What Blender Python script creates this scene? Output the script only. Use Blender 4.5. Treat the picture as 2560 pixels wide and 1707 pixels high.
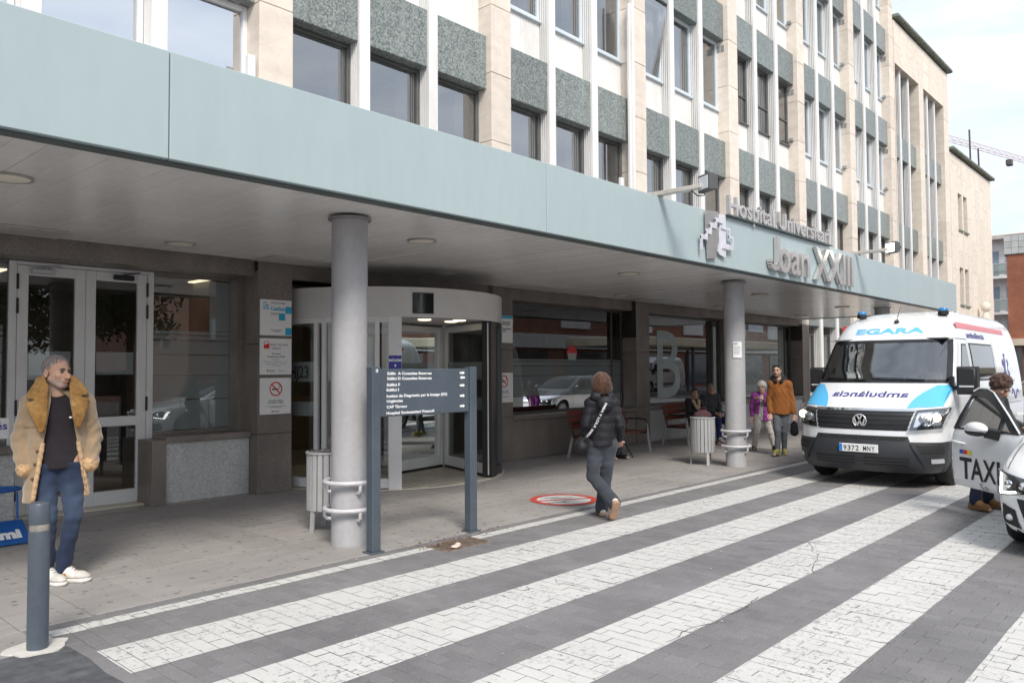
import bpy, bmesh, math, random
import numpy as np
from mathutils import Vector, Matrix
random.seed(7); np.random.seed(7)
for o in list(bpy.data.objects): bpy.data.objects.remove(o)
SC = bpy.context.scene
COL = SC.collection
rad = math.radians

# ------------------------------------------------------------------ camera
cam = bpy.data.cameras.new('Camera'); camo = bpy.data.objects.new('Camera', cam); COL.objects.link(camo)
yaw, pitch, roll = 0.82850804, 0.03626408, -0.0059761
F = Vector((math.sin(yaw)*math.cos(pitch), math.cos(yaw)*math.cos(pitch), math.sin(pitch)))
R0 = F.cross(Vector((0,0,1))).normalized(); U0 = R0.cross(F)
R1 = R0*math.cos(roll)+U0*math.sin(roll); U1 = U0*math.cos(roll)-R0*math.sin(roll)
m = Matrix((R1, U1, -F)).transposed().to_4x4(); m.translation = (0,0,1.65)
camo.matrix_world = m
cam.sensor_width = 36; cam.lens = 1954.255/2560*36; cam.clip_start = .05; cam.clip_end = 2000
SC.camera = camo
SC.render.resolution_x = 1024; SC.render.resolution_y = 682
SC.render.engine = 'CYCLES'
# ------------------------------------------------------------------ sky, sun, exposure
SUN_EL, SUN_AZ = rad(46), rad(212)     # azimuth measured from +Y towards +X
W = bpy.data.worlds.new('World'); SC.world = W; W.use_nodes = True
nt = W.node_tree; N = nt.nodes; N.clear()
out = N.new('ShaderNodeOutputWorld'); bg = N.new('ShaderNodeBackground'); bg.inputs[1].default_value = 0.1
sky = N.new('ShaderNodeTexSky'); sky.sky_type = 'NISHITA'; sky.sun_disc = False
sky.sun_elevation = SUN_EL; sky.sun_rotation = SUN_AZ; sky.air_density = 1; sky.dust_density = 1.5
tc = N.new('ShaderNodeTexCoord'); mp = N.new('ShaderNodeMapping'); mp.inputs['Scale'].default_value = (1,1,3.2)
ns = N.new('ShaderNodeTexNoise'); ns.inputs['Scale'].default_value = 3.2; ns.inputs['Detail'].default_value = 7; ns.inputs['Roughness'].default_value = .55
ns.inputs['Distortion'].default_value = .6
rp = N.new('ShaderNodeValToRGB'); rp.color_ramp.elements[0].position = .32; rp.color_ramp.elements[1].position = .62
rp.color_ramp.elements[0].color = (.48,)*3+(1,); rp.color_ramp.elements[1].color = (.93,)*3+(1,)
mx = N.new('ShaderNodeMixRGB'); mx.inputs[2].default_value = (6.4, 6.85, 7.5, 1)
L = nt.links
L.new(tc.outputs['Generated'], mp.inputs['Vector']); L.new(mp.outputs[0], ns.inputs['Vector']); L.new(ns.outputs['Fac'], rp.inputs[0])
L.new(rp.outputs[0], mx.inputs[0]); L.new(sky.outputs[0], mx.inputs[1]); L.new(mx.outputs[0], bg.inputs[0]); L.new(bg.outputs[0], out.inputs[0])
sl = bpy.data.lights.new('Sun', 'SUN'); sl.energy = 2.0; sl.angle = rad(18); sl.color = (1,.94,.86)
so = bpy.data.objects.new('Sun', sl); COL.objects.link(so)
sd = Vector((math.sin(SUN_AZ)*math.cos(SUN_EL), math.cos(SUN_AZ)*math.cos(SUN_EL), math.sin(SUN_EL)))
so.rotation_euler = sd.to_track_quat('Z', 'Y').to_euler(); so.location = (-10,-20,30)
SC.view_settings.view_transform = 'Standard'; SC.view_settings.look = 'None'; SC.view_settings.gamma = 1
SC.view_settings.use_curve_mapping = False
SC.view_settings.exposure = 0.85
SC.cycles.max_bounces = 8; SC.cycles.transparent_max_bounces = 12; SC.cycles.glossy_bounces = 4; SC.cycles.diffuse_bounces = 4

# ------------------------------------------------------------------ materials
MATS = {}
def newmat(name):
    m = bpy.data.materials.new(name); m.use_nodes = True
    return m, m.node_tree.nodes, m.node_tree.links, m.node_tree.nodes['Principled BSDF']
def nd(N, t, **kw):
    n = N.new(t)
    for k, v in kw.items():
        if k in ('operation','blend_type','distance','feature','noise_dimensions','data_type','attribute_name','voronoi_dimensions'): setattr(n, k, v)
        else: n.inputs[k.replace('_',' ')].default_value = v
    return n
def geo_pos(N): return N.new('ShaderNodeNewGeometry').outputs['Position']
def scaled(N, L, vec, s):
    mp = N.new('ShaderNodeMapping'); mp.inputs['Scale'].default_value = s if isinstance(s,(tuple,list)) else (s,s,s)
    L.new(vec, mp.inputs['Vector']); return mp.outputs[0]
def mixc(N, L, fac, a, b, mode='MIX'):
    mx = N.new('ShaderNodeMixRGB'); mx.blend_type = mode
    for i, v in ((0,fac),(1,a),(2,b)):
        if isinstance(v,(int,float)): mx.inputs[i].default_value = v
        elif isinstance(v,(tuple,list)): mx.inputs[i].default_value = tuple(v)+((1,) if len(v)==3 else ())
        else: L.new(v, mx.inputs[i])
    return mx.outputs[0]
def ramp(N, L, v, a, b, ca=(0,0,0), cb=(1,1,1)):
    r = N.new('ShaderNodeValToRGB'); r.color_ramp.elements[0].position = a; r.color_ramp.elements[1].position = b
    r.color_ramp.elements[0].color = tuple(ca)+(1,); r.color_ramp.elements[1].color = tuple(cb)+(1,)
    L.new(v, r.inputs[0]); return r.outputs[0]
def noise(N, L, vec, scale, detail=4, rough=.55):
    n = N.new('ShaderNodeTexNoise'); n.inputs['Scale'].default_value = scale; n.inputs['Detail'].default_value = detail; n.inputs['Roughness'].default_value = rough
    L.new(vec, n.inputs['Vector']); return n.outputs['Fac']
def bumpn(N, L, h, strength, dist, bs):
    b = N.new('ShaderNodeBump'); b.inputs['Strength'].default_value = strength; b.inputs['Distance'].default_value = dist
    L.new(h, b.inputs['Height']); L.new(b.outputs[0], bs.inputs['Normal'])
def M(name, col, rough=.55, metal=0, var=.12, vs=2.5, bump=0, bs=60, coat=0, spec=.5, dirt=None, dirtamt=.5, rnd=0, stretch=(1,1,1), emit=None, alpha=None):
    """general material: base colour with two scales of variation, roughness breakup, fine relief"""
    if name in MATS: return MATS[name]
    m, N, L, B = newmat(name)
    P = geo_pos(N); P = scaled(N, L, P, stretch)
    n1 = noise(N, L, P, vs, 5); n2 = noise(N, L, P, vs*11, 3)
    f = N.new('ShaderNodeMath'); f.operation = 'MULTIPLY_ADD'; L.new(n1, f.inputs[0]); f.inputs[1].default_value = .65
    g = N.new('ShaderNodeMath'); g.operation = 'MULTIPLY'; L.new(n2, g.inputs[0]); g.inputs[1].default_value = .35; L.new(g.outputs[0], f.inputs[2])
    lo = tuple(max(0,c*(1-var*1.6)) for c in col); hi = tuple(min(1,c*(1+var*1.6)) for c in col)
    c = ramp(N, L, f.outputs[0], .3, .7, lo, hi)
    if rnd:
        oi = N.new('ShaderNodeObjectInfo'); mr = N.new('ShaderNodeMapRange'); mr.inputs[3].default_value = 1-rnd; mr.inputs[4].default_value = 1+rnd
        L.new(oi.outputs['Random'], mr.inputs[0]); c = mixc(N, L, 1, c, mr.outputs[0], 'MULTIPLY')
    if dirt:
        d = ramp(N, L, noise(N, L, P, vs*.7, 8, .65), .48, .75); 
        dm = N.new('ShaderNodeMath'); dm.operation='MULTIPLY'; dm.inputs[1].default_value = dirtamt; L.new(d, dm.inputs[0])
        c = mixc(N, L, dm.outputs[0], c, dirt)
    L.new(c, B.inputs['Base Color'])
    rr = N.new('ShaderNodeMapRange'); rr.inputs[3].default_value = max(0.02,rough*.85); rr.inputs[4].default_value = min(1,rough*1.15); L.new(n2, rr.inputs[0]); L.new(rr.outputs[0], B.inputs['Roughness'])
    B.inputs['Metallic'].default_value = metal; B.inputs['Coat Weight'].default_value = coat; B.inputs['Coat Roughness'].default_value = .06
    B.inputs['Specular IOR Level'].default_value = spec
    if emit: B.inputs['Emission Color'].default_value = tuple(emit[:3])+(1,); B.inputs['Emission Strength'].default_value = emit[3]
    if bump: bumpn(N, L, noise(N, L, P, bs, 4), bump, .01, B)
    MATS[name] = m; return m

def glass(name, tint=(.75,.8,.8), refl=.12, rough=.0, frost=0, frostcol=(.5,.55,.55)):
    """thin architectural pane: fresnel reflection over a tinted see-through body"""
    if name in MATS: return MATS[name]
    m, N, L, B = newmat(name); N.remove(B)
    o = N['Material Output']
    fr = N.new('ShaderNodeFresnel'); fr.inputs[0].default_value = 1.52
    ad = N.new('ShaderNodeMath'); ad.operation = 'MULTIPLY_ADD'; ad.inputs[1].default_value = 1.5; ad.inputs[2].default_value = refl; ad.use_clamp = True
    L.new(fr.outputs[0], ad.inputs[0])
    gl = N.new('ShaderNodeBsdfGlossy'); gl.inputs['Roughness'].default_value = rough; gl.inputs['Color'].default_value = (.93,.95,.97,1)
    tr = N.new('ShaderNodeBsdfTransparent'); tr.inputs[0].default_value = tuple(tint)+(1,)
    body = tr.outputs[0]
    if frost:
        df = N.new('ShaderNodeBsdfDiffuse'); df.inputs[0].default_value = tuple(frostcol)+(1,)
        m1 = N.new('ShaderNodeMixShader'); m1.inputs[0].default_value = frost; L.new(body, m1.inputs[1]); L.new(df.outputs[0], m1.inputs[2]); body = m1.outputs[0]
    mx = N.new('ShaderNodeMixShader'); L.new(ad.outputs[0], mx.inputs[0]); L.new(body, mx.inputs[1]); L.new(gl.outputs[0], mx.inputs[2])
    L.new(mx.outputs[0], o.inputs[0]); MATS[name] = m; return m

def m_granite(name, a, b, c, scale=70, rough=.45, stain=.25):
    m, N, L, B = newmat(name); P = geo_pos(N)
    n = noise(N, L, P, scale, 3, .7); v = N.new('ShaderNodeTexVoronoi'); v.inputs['Scale'].default_value = scale*1.3; L.new(P, v.inputs['Vector'])
    col = mixc(N, L, ramp(N, L, n, .4, .62), a, b)
    col = mixc(N, L, ramp(N, L, v.outputs['Distance'], .12, .22, (1,1,1), (0,0,0)), col, c)
    st = ramp(N, L, noise(N, L, scaled(N, L, P, (1,1,.5)), 1.6, 6, .6), .35, .75)
    col = mixc(N, L, stain, col, mixc(N, L, 1, col, st, 'MULTIPLY'))
    L.new(col, B.inputs['Base Color']); B.inputs['Roughness'].default_value = rough
    bumpn(N, L, n, .15, .004, B); MATS[name] = m; return m
def m_stone(name, col, rnd=.07):
    m, N, L, B = newmat(name); P = geo_pos(N)
    n = noise(N, L, scaled(N, L, P, (1,1,1.8)), 3, 7, .62); n2 = noise(N, L, P, 45, 4, .7)
    c = ramp(N, L, n, .3, .72, [x*.84 for x in col], [min(1,x*1.1) for x in col])
    c = mixc(N, L, .2, c, ramp(N, L, n2, .35, .7, [x*.7 for x in col], [min(1,x*1.15) for x in col]))
    st = ramp(N, L, noise(N, L, scaled(N, L, P, (4,4,.35)), 1.5, 6, .6), .55, .8)
    c = mixc(N, L, mixc(N, L, 1, st, (.28,)*3, 'MULTIPLY'), c, (col[0]*.6, col[1]*.55, col[2]*.5))
    oi = N.new('ShaderNodeObjectInfo'); mr = N.new('ShaderNodeMapRange'); mr.inputs[3].default_value = 1-rnd; mr.inputs[4].default_value = 1+rnd
    L.new(oi.outputs['Random'], mr.inputs[0]); c = mixc(N, L, 1, c, mr.outputs[0], 'MULTIPLY')
    L.new(c, B.inputs['Base Color']); B.inputs['Roughness'].default_value = .75; bumpn(N, L, n2, .25, .004, B); MATS[name] = m; return m
def m_mosaic(name):
    m, N, L, B = newmat(name); P = geo_pos(N)
    s = N.new('ShaderNodeVectorMath'); s.operation = 'SCALE'; s.inputs['Scale'].default_value = 36; L.new(P, s.inputs[0])
    fl = N.new('ShaderNodeVectorMath'); fl.operation = 'FLOOR'; L.new(s.outputs[0], fl.inputs[0])
    wn = N.new('ShaderNodeTexWhiteNoise'); L.new(fl.outputs[0], wn.inputs['Vector'])
    c = N.new('ShaderNodeValToRGB'); e = c.color_ramp.elements; e[0].position = 0; e[0].color = (.075,.10,.093,1); e[1].position = 1; e[1].color = (.34,.36,.33,1)
    for p, k in ((.3,(.155,.182,.172,1)), (.62,(.21,.238,.226,1)), (.9,(.27,.295,.28,1))):
        x = c.color_ramp.elements.new(p); x.color = k
    L.new(wn.outputs['Value'], c.inputs[0]); col = c.outputs[0]
    big = ramp(N, L, noise(N, L, scaled(N, L, P, (3.2,1,.5)), 2.2, 7, .6), .5, .8)
    col = mixc(N, L, mixc(N, L, 1, big, (.6,)*3, 'MULTIPLY'), col, (.33,.39,.37))
    fr = N.new('ShaderNodeVectorMath'); fr.operation = 'FRACTION'; L.new(s.outputs[0], fr.inputs[0])
    sx = N.new('ShaderNodeSeparateXYZ'); L.new(fr.outputs[0], sx.inputs[0])
    def edge(o):
        a = N.new('ShaderNodeMath'); a.operation = 'COMPARE'; a.inputs[1].default_value = 0; a.inputs[2].default_value = .13; L.new(o, a.inputs[0]); return a.outputs[0]
    mxx = N.new('ShaderNodeMath'); mxx.operation = 'MAXIMUM'; L.new(edge(sx.outputs[0]), mxx.inputs[0]); L.new(edge(sx.outputs[2]), mxx.inputs[1])
    col = mixc(N, L, mixc(N, L, 1, mxx.outputs[0], (.6,)*3, 'MULTIPLY'), col, (.19,.20,.19))
    oi = N.new('ShaderNodeObjectInfo'); mr = N.new('ShaderNodeMapRange'); mr.inputs[3].default_value = .88; mr.inputs[4].default_value = 1.15
    L.new(oi.outputs['Random'], mr.inputs[0]); col = mixc(N, L, 1, col, mr.outputs[0], 'MULTIPLY')
    L.new(col, B.inputs['Base Color']); B.inputs['Roughness'].default_value = .28
    bumpn(N, L, mxx.outputs[0], .3, -.003, B); MATS[name] = m; return m
def m_slab(name):
    """worn pavement concrete with dark chewing-gum spots"""
    m, N, L, B = newmat(name); P = geo_pos(N)
    n = noise(N, L, P, 1.1, 8, .62); n2 = noise(N, L, P, 70, 3, .7); n3 = noise(N, L, scaled(N, L, P, (.6,2.5,1)), 3, 6, .6)
    c = ramp(N, L, n, .3, .72, (.235,.220,.210), (.375,.353,.338))
    c = mixc(N, L, .35, c, ramp(N, L, n3, .35, .7, (.23,.212,.20), (.41,.385,.365)))
    c = mixc(N, L, .25, c, ramp(N, L, n2, .3, .7, (.14,.13,.125), (.42,.40,.38)))
    for sc, r0, r1, keep in ((4.2,.075,.11,.45), (7.5,.07,.12,.42)):
        v = N.new('ShaderNodeTexVoronoi'); v.inputs['Scale'].default_value = sc; v.voronoi_dimensions = '2D'; L.new(P, v.inputs['Vector'])
        sp = ramp(N, L, v.outputs['Distance'], r0, r1, (1,1,1), (0,0,0))
        sx = N.new('ShaderNodeSeparateColor'); L.new(v.outputs['Color'], sx.inputs[0])
        th = N.new('ShaderNodeMath'); th.operation = 'LESS_THAN'; th.inputs[1].default_value = keep; L.new(sx.outputs[0], th.inputs[0])
        sp = mixc(N, L, 1, sp, th.outputs[0], 'MULTIPLY'); sp = mixc(N, L, 1, sp, (.58,)*3, 'MULTIPLY')
        c = mixc(N, L, sp, c, (.085,.083,.085))
    oi = N.new('ShaderNodeObjectInfo'); mr = N.new('ShaderNodeMapRange'); mr.inputs[3].default_value = .93; mr.inputs[4].default_value = 1.06
    L.new(oi.outputs['Random'], mr.inputs[0]); c = mixc(N, L, 1, c, mr.outputs[0], 'MULTIPLY')
    L.new(c, B.inputs['Base Color']); B.inputs['Roughness'].default_value = .8; bumpn(N, L, n2, .3, .003, B); MATS[name] = m; return m
def m_paver(name):
    m, N, L, B = newmat(name); P = geo_pos(N)
    n = noise(N, L, P, .9, 8, .6); n2 = noise(N, L, P, 90, 3, .7)
    c = ramp(N, L, n, .32, .68, (.128,.123,.126), (.238,.230,.234))
    c = mixc(N, L, .4, c, ramp(N, L, n2, .3, .7, (.085,.082,.084), (.29,.28,.28)))
    st = ramp(N, L, noise(N, L, P, 1.7, 6, .65), .6, .78)
    c = mixc(N, L, mixc(N, L, 1, st, (.3,)*3, 'MULTIPLY'), c, (.27,.235,.20))
    at = N.new('ShaderNodeAttribute'); at.attribute_name = 'tone'
    oi = N.new('ShaderNodeObjectInfo'); ad = N.new('ShaderNodeMath'); ad.operation = 'ADD'; L.new(at.outputs['Fac'], ad.inputs[0]); L.new(oi.outputs['Random'], ad.inputs[1])
    fr = N.new('ShaderNodeMath'); fr.operation = 'FRACT'; L.new(ad.outputs[0], fr.inputs[0])
    mr = N.new('ShaderNodeMapRange'); mr.inputs[3].default_value = .92; mr.inputs[4].default_value = 1.08; L.new(fr.outputs[0], mr.inputs[0])
    c = mixc(N, L, 1, c, mr.outputs[0], 'MULTIPLY')
    L.new(c, B.inputs['Base Color']); B.inputs['Roughness'].default_value = .72; bumpn(N, L, n2, .3, .003, B); MATS[name] = m; return m
def m_paint(name, col=(.63,.62,.595), under=(.18,.175,.18), wear=.575):
    m, N, L, B = newmat(name); P = geo_pos(N)
    w = ramp(N, L, noise(N, L, P, 26, 8, .72), wear-.03, wear+.03)
    area = ramp(N, L, noise(N, L, P, 1.3, 4, .6), .40, .62)
    w = mixc(N, L, 1, w, area, 'MULTIPLY')
    c = ramp(N, L, noise(N, L, P, 2.3, 7, .6), .3, .7, [x*.86 for x in col], col)
    c = mixc(N, L, .3, c, ramp(N, L, noise(N, L, P, 60, 3), .3, .7, [x*.75 for x in col], col))
    c = mixc(N, L, w, c, under)
    L.new(c, B.inputs['Base Color']); B.inputs['Roughness'].default_value = .6; MATS[name] = m; return m
def m_brickwall(name, c1, c2, mortar, sc=1.0, axes='XZ'):
    m, N, L, B = newmat(name); P = geo_pos(N)
    sx = N.new('ShaderNodeSeparateXYZ'); L.new(P, sx.inputs[0]); cb = N.new('ShaderNodeCombineXYZ')
    L.new(sx.outputs[axes[0]], cb.inputs[0]); L.new(sx.outputs['Z'], cb.inputs[1])
    b = N.new('ShaderNodeTexBrick'); b.inputs['Color1'].default_value = c1+(1,); b.inputs['Color2'].default_value = c2+(1,); b.inputs['Mortar'].default_value = mortar+(1,)
    b.inputs['Scale'].default_value = 4/sc; b.inputs['Mortar Size'].default_value = .012; L.new(cb.outputs[0], b.inputs['Vector'])
    c = mixc(N, L, .4, b.outputs[0], mixc(N, L, 1, b.outputs[0], ramp(N, L, noise(N, L, P, .8, 6), .3, .75), 'MULTIPLY'))
    L.new(c, B.inputs['Base Color']); B.inputs['Roughness'].default_value = .85; MATS[name] = m; return m
def m_attr(name, rough=.55, bump=.15, bs=90, var=.12, sheen=0, vs=12, sss=0):
    """colour taken from the mesh's own colour attribute, with cloth or skin variation on top"""
    m, N, L, B = newmat(name); P = geo_pos(N)
    at = N.new('ShaderNodeAttribute'); at.attribute_name = 'Col'
    n = noise(N, L, P, vs, 5, .6)
    c = mixc(N, L, 1, at.outputs['Color'], ramp(N, L, n, .3, .7, (1-var,)*3, (1+var,)*3), 'MULTIPLY')
    L.new(c, B.inputs['Base Color']); B.inputs['Roughness'].default_value = rough; B.inputs['Sheen Weight'].default_value = sheen
    B.inputs['Specular IOR Level'].default_value = .3
    if sss: B.inputs['Subsurface Weight'].default_value = sss; B.inputs['Subsurface Radius'].default_value = (.012,.005,.003)
    if bump: bumpn(N, L, noise(N, L, P, bs, 4), bump, .004, B)
    MATS[name] = m; return m

WHITE_P = M('white painted metal', (.72,.73,.74), .4, var=.05, dirt=(.45,.43,.40), dirtamt=.25)
FASCIA = M('pale blue-green lacquered panel', (.375,.455,.470), .30, var=.035, vs=.7, spec=.45, dirt=(.36,.43,.435), dirtamt=.35, stretch=(1.6,1.6,.35))
SOFFIT = M('satin grey metal strip', (.86,.84,.815), .22, metal=.05, var=.05, vs=1.2, rnd=.03, spec=.6)
DARKEDGE = M('dark green grey trim', (.10,.125,.12), .5)
STONE = m_stone('cream limestone', (.76,.675,.585))
STONE2 = m_stone('pale cream limestone', (.78,.70,.60), .06)
MOSAIC = m_mosaic('green glass mosaic')
FINW = M('white ribbed metal', (.79,.785,.77), .45, var=.05, dirt=(.5,.47,.44), dirtamt=.35, stretch=(1,1,.3))
FRAME_B = M('pale blue window frame', (.60,.66,.70), .4, var=.05)
FRAME_W = M('white window frame', (.76,.76,.77), .4, var=.05)
FRAME_D = M('grey bronze window frame', (.13,.13,.125), .35, metal=.3)
GL_UP = glass('upper window glass', (.45,.47,.50), .24)
GL_BLUE = glass('sky-mirroring window glass', (.75,.77,.85), .6)
GL_GF = glass('shop window glass', (.50,.56,.55), .15)
GL_DOOR = glass('door glass', (.62,.66,.64), .025)
GL_FROST = glass('frosted glass band', (.6,.65,.65), .03, frost=.55, frostcol=(.30,.345,.345))
BROWN_G = m_granite('brown granite', (.205,.172,.148), (.33,.29,.26), (.10,.082,.07), 75, .42, .45)
GREY_G = m_granite('grey granite', (.47,.47,.465), (.72,.72,.71), (.20,.20,.20), 60, .6, .3)
SLAB = m_slab('pavement concrete'); PAVER = m_paver('grey block paver'); PAINT = m_paint('white road paint')
PAINT_R = m_paint('red road paint', (.62,.075,.05), (.27,.25,.24), .6); PAINT_W = m_paint('white floor paint', (.74,.73,.71), (.25,.235,.225), .58); PAINT_K = m_paint('black floor paint', (.05,.05,.05), (.4,.4,.39), .45)
ALU = M('grey aluminium', (.52,.53,.54), .35, metal=.35, var=.05)
ALUW = M('white aluminium', (.66,.66,.66), .35, var=.05, dirt=(.42,.4,.38), dirtamt=.2)
COLUMN = M('grey column paint', (.35,.345,.355), .38, var=.08, vs=2.5, stretch=(1,1,.6), dirt=(.22,.215,.215), dirtamt=.35)
SLATE = M('slate blue steel', (.068,.086,.108), .42, var=.1, dirt=(.2,.2,.2), dirtamt=.12)
STEEL = M('brushed stainless steel', (.62,.60,.58), .16, metal=1, var=.06)
CHROME = M('chrome', (.75,.75,.76), .08, metal=1, var=.02)
BLACK = M('black plastic', (.016,.016,.018), .45, var=.2)
DARK = M('dark recess', (.02,.02,.02), .8)
INTER = M('interior wall', (.23,.20,.17), .8, var=.2)
INTERF = M('interior floor', (.30,.27,.24), .35)
CURTAIN = M('grey curtain', (.68,.66,.62), .9, var=.15, stretch=(1,1,.2))
BLIND = M('white roller blind', (.80,.81,.88), .8, var=.03)
WOODR = M('red brown bench slat', (.125,.030,.017), .42, var=.3, stretch=(.3,4,4))
BINM = M('pale grey bin slat', (.36,.365,.37), .5, var=.08, dirt=(.25,.24,.23), dirtamt=.4)
INK = M('black lettering', (.02,.02,.022), .6); INKW = M('white lettering', (.82,.82,.82), .6, var=.03)
WPLATE = M('white sign plate', (.74,.74,.74), .3, var=.03); CYAN = M('cyan print', (.02,.36,.60), .4, var=.03); REDP = M('red print', (.62,.02,.025), .4, var=.05); GREYP = M('grey print', (.25,.25,.26), .5); NAVYP = M('navy print', (.035,.03,.30), .4); TEALP = M('pale teal film', (.33,.40,.40), .5)
# ------------------------------------------------------------------ mesh helpers
ORG = {}      # world origin of each parent, by name
def tag(o, label=None, cat=None, group=None, kind=None):
    if label: o['label'] = label
    if cat: o['category'] = cat
    if group: o['group'] = group
    if kind: o['kind'] = kind
    return o
def thing(name, label, cat, loc=(0,0,0), rz=0, group=None, kind=None):
    o = bpy.data.objects.new(name, None); COL.objects.link(o); o.empty_display_size = .1
    o.location = loc; o.rotation_euler = (0,0,rz); tag(o, label, cat, group, kind); ORG[o.name] = Vector(loc) if not rz else Vector((0,0,0)); return o
def link(name, me, parent=None, loc=None, rot=None):
    o = bpy.data.objects.new(name, me); COL.objects.link(o)
    if parent is not None: o.parent = parent; ORG[o.name] = ORG[parent.name]
    if loc is not None:
        o.location = Vector(loc) - (ORG[parent.name] if parent is not None else Vector((0,0,0)))
        if parent is not None and parent.type == 'MESH' : o.location = o.location - Vector((0,0,0))
    if rot is not None: o.rotation_euler = rot
    return o
class MB:
    def __init__(s): s.v = []; s.f = []; s.mi = []; s.cur = 0
    def add(s, vs, fs):
        b = len(s.v); s.v.extend([tuple(map(float,v)) for v in vs])
        for f in fs: s.f.append(tuple(i+b for i in f)); s.mi.append(s.cur)
        return s
    def box(s, x0, x1, y0, y1, z0, z1):
        return s.add([(x0,y0,z0),(x1,y0,z0),(x1,y1,z0),(x0,y1,z0),(x0,y0,z1),(x1,y0,z1),(x1,y1,z1),(x0,y1,z1)],
            [(0,3,2,1),(4,5,6,7),(0,1,5,4),(1,2,6,5),(2,3,7,6),(3,0,4,7)])
    def bbox(s, x0, x1, y0, y1, z0, z1, b=.005):
        c = ((x0+x1)/2,(y0+y1)/2,(z0+z1)/2); h = ((x1-x0)/2,(y1-y0)/2,(z1-z0)/2); b = min(b, *(q*.9 for q in h))
        V = []; idx = {}
        for sx in (-1,1):
            for sy in (-1,1):
                for sz in (-1,1):
                    for a in range(3):
                        p = [c[i]+(sx,sy,sz)[i]*(h[i]-(0 if i==a else b)) for i in range(3)]
                        idx[(sx,sy,sz,a)] = len(V); V.append(p)
        Fc = []
        for a in range(3):
            u, w = [(1,2),(0,2),(0,1)][a]
            for sg in (-1,1):
                q = []
                for (su,sw) in ((-1,-1),(1,-1),(1,1),(-1,1)):
                    k = [0,0,0]; k[a]=sg; k[u]=su; k[w]=sw; q.append(idx[(k[0],k[1],k[2],a)])
                Fc.append(tuple(q))
        for a in range(3):                                # edges along axis a
            u, w = [(1,2),(0,2),(0,1)][a]
            for su in (-1,1):
                for sw in (-1,1):
                    k0=[0,0,0]; k1=[0,0,0]; k0[a]=-1; k1[a]=1
                    for k in (k0,k1): k[u]=su; k[w]=sw
                    Fc.append((idx[(*k0,u)],idx[(*k1,u)],idx[(*k1,w)],idx[(*k0,w)]))
        for sx in (-1,1):
            for sy in (-1,1):
                for sz in (-1,1): Fc.append(tuple(idx[(sx,sy,sz,a)] for a in range(3)))
        return s.add(V, Fc)
    def prism(s, pts, z0, z1, ax='z', bev=0):
        n = len(pts)
        def P(p, z): return {'z':(p[0],p[1],z),'y':(p[0],z,p[1]),'x':(z,p[0],p[1])}[ax]
        vs = [P(p,z0) for p in pts]+[P(p,z1) for p in pts]
        fs = [(i,(i+1)%n,(i+1)%n+n,i+n) for i in range(n)]+[tuple(range(n))[::-1], tuple(range(n,2*n))]
        return s.add(vs, fs)
    def ring(s, rings, closed=True, cap=True):
        n = len(rings[0]); V = [p for r in rings for p in r]; Fc = []
        for i in range(len(rings)-1):
            for j in range(n if closed else n-1):
                k = (j+1)%n; Fc.append((i*n+j,i*n+k,(i+1)*n+k,(i+1)*n+j))
        if cap and closed: Fc.append(tuple(range(n))[::-1]); Fc.append(tuple((len(rings)-1)*n+j for j in range(n)))
        return s.add(V, Fc)
    def cyl(s, c, r, z0, z1, n=24, r2=None, cap=True):
        r2 = r if r2 is None else r2
        A = [2*math.pi*i/n for i in range(n)]
        return s.ring([[(c[0]+r*math.cos(a),c[1]+r*math.sin(a),z0) for a in A],[(c[0]+r2*math.cos(a),c[1]+r2*math.sin(a),z1) for a in A]], cap=cap)
    def lathe(s, c, prof, n=24, ax='z', cap=True):
        A = [2*math.pi*i/n for i in range(n)]; rg = []
        for r, z in prof:
            if ax=='z': rg.append([(c[0]+r*math.cos(a),c[1]+r*math.sin(a),c[2]+z) for a in A])
            elif ax=='y': rg.append([(c[0]+r*math.cos(a),c[1]+z,c[2]+r*math.sin(a)) for a in A])
            else: rg.append([(c[0]+z,c[1]+r*math.cos(a),c[2]+r*math.sin(a)) for a in A])
        return s.ring(rg, cap=cap)
    def tube(s, pts, r, n=10, cap=True, closed=False):
        P = [Vector(p) for p in pts]; rg = []; up = Vector((0,0,1)); m_ = len(P)
        R = r if isinstance(r,(list,tuple)) else [r]*m_
        prev = None
        for i, p in enumerate(P):
            t = ((P[(i+1)%m_] if closed or i+1<m_ else P[i])-(P[i-1] if closed or i>0 else P[i])).normalized()
            a = prev - t*prev.dot(t) if prev is not None else (t.cross(up) if abs(t.z)<.9 else t.cross(Vector((1,0,0))))
            if a.length<1e-6: a = t.orthogonal()
            a.normalize(); prev = a; b = t.cross(a)
            rg.append([tuple(p+R[i]*(math.cos(q)*a+math.sin(q)*b)) for q in [2*math.pi*k/n for k in range(n)]])
        if closed: rg.append(rg[0])
        return s.ring(rg, cap=cap and not closed)
    def bar(s, a, b, w, h, up=(0,0,1)):
        a, b, up = Vector(a), Vector(b), Vector(up); t = (b-a).normalized(); x = t.cross(up)
        if x.length<1e-5: x = t.orthogonal()
        x.normalize(); y = x.cross(t); rg = []
        for p in (a,b): rg.append([tuple(p+x*sx*w/2+y*sy*h/2) for sx,sy in ((-1,-1),(1,-1),(1,1),(-1,1))])
        return s.ring(rg)
    def grid(s, fn, nu, nv):
        V = [fn(i/nu, j/nv) for j in range(nv+1) for i in range(nu+1)]
        Fc = [(j*(nu+1)+i, j*(nu+1)+i+1, (j+1)*(nu+1)+i+1, (j+1)*(nu+1)+i) for j in range(nv) for i in range(nu)]
        return s.add(V, Fc)
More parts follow.
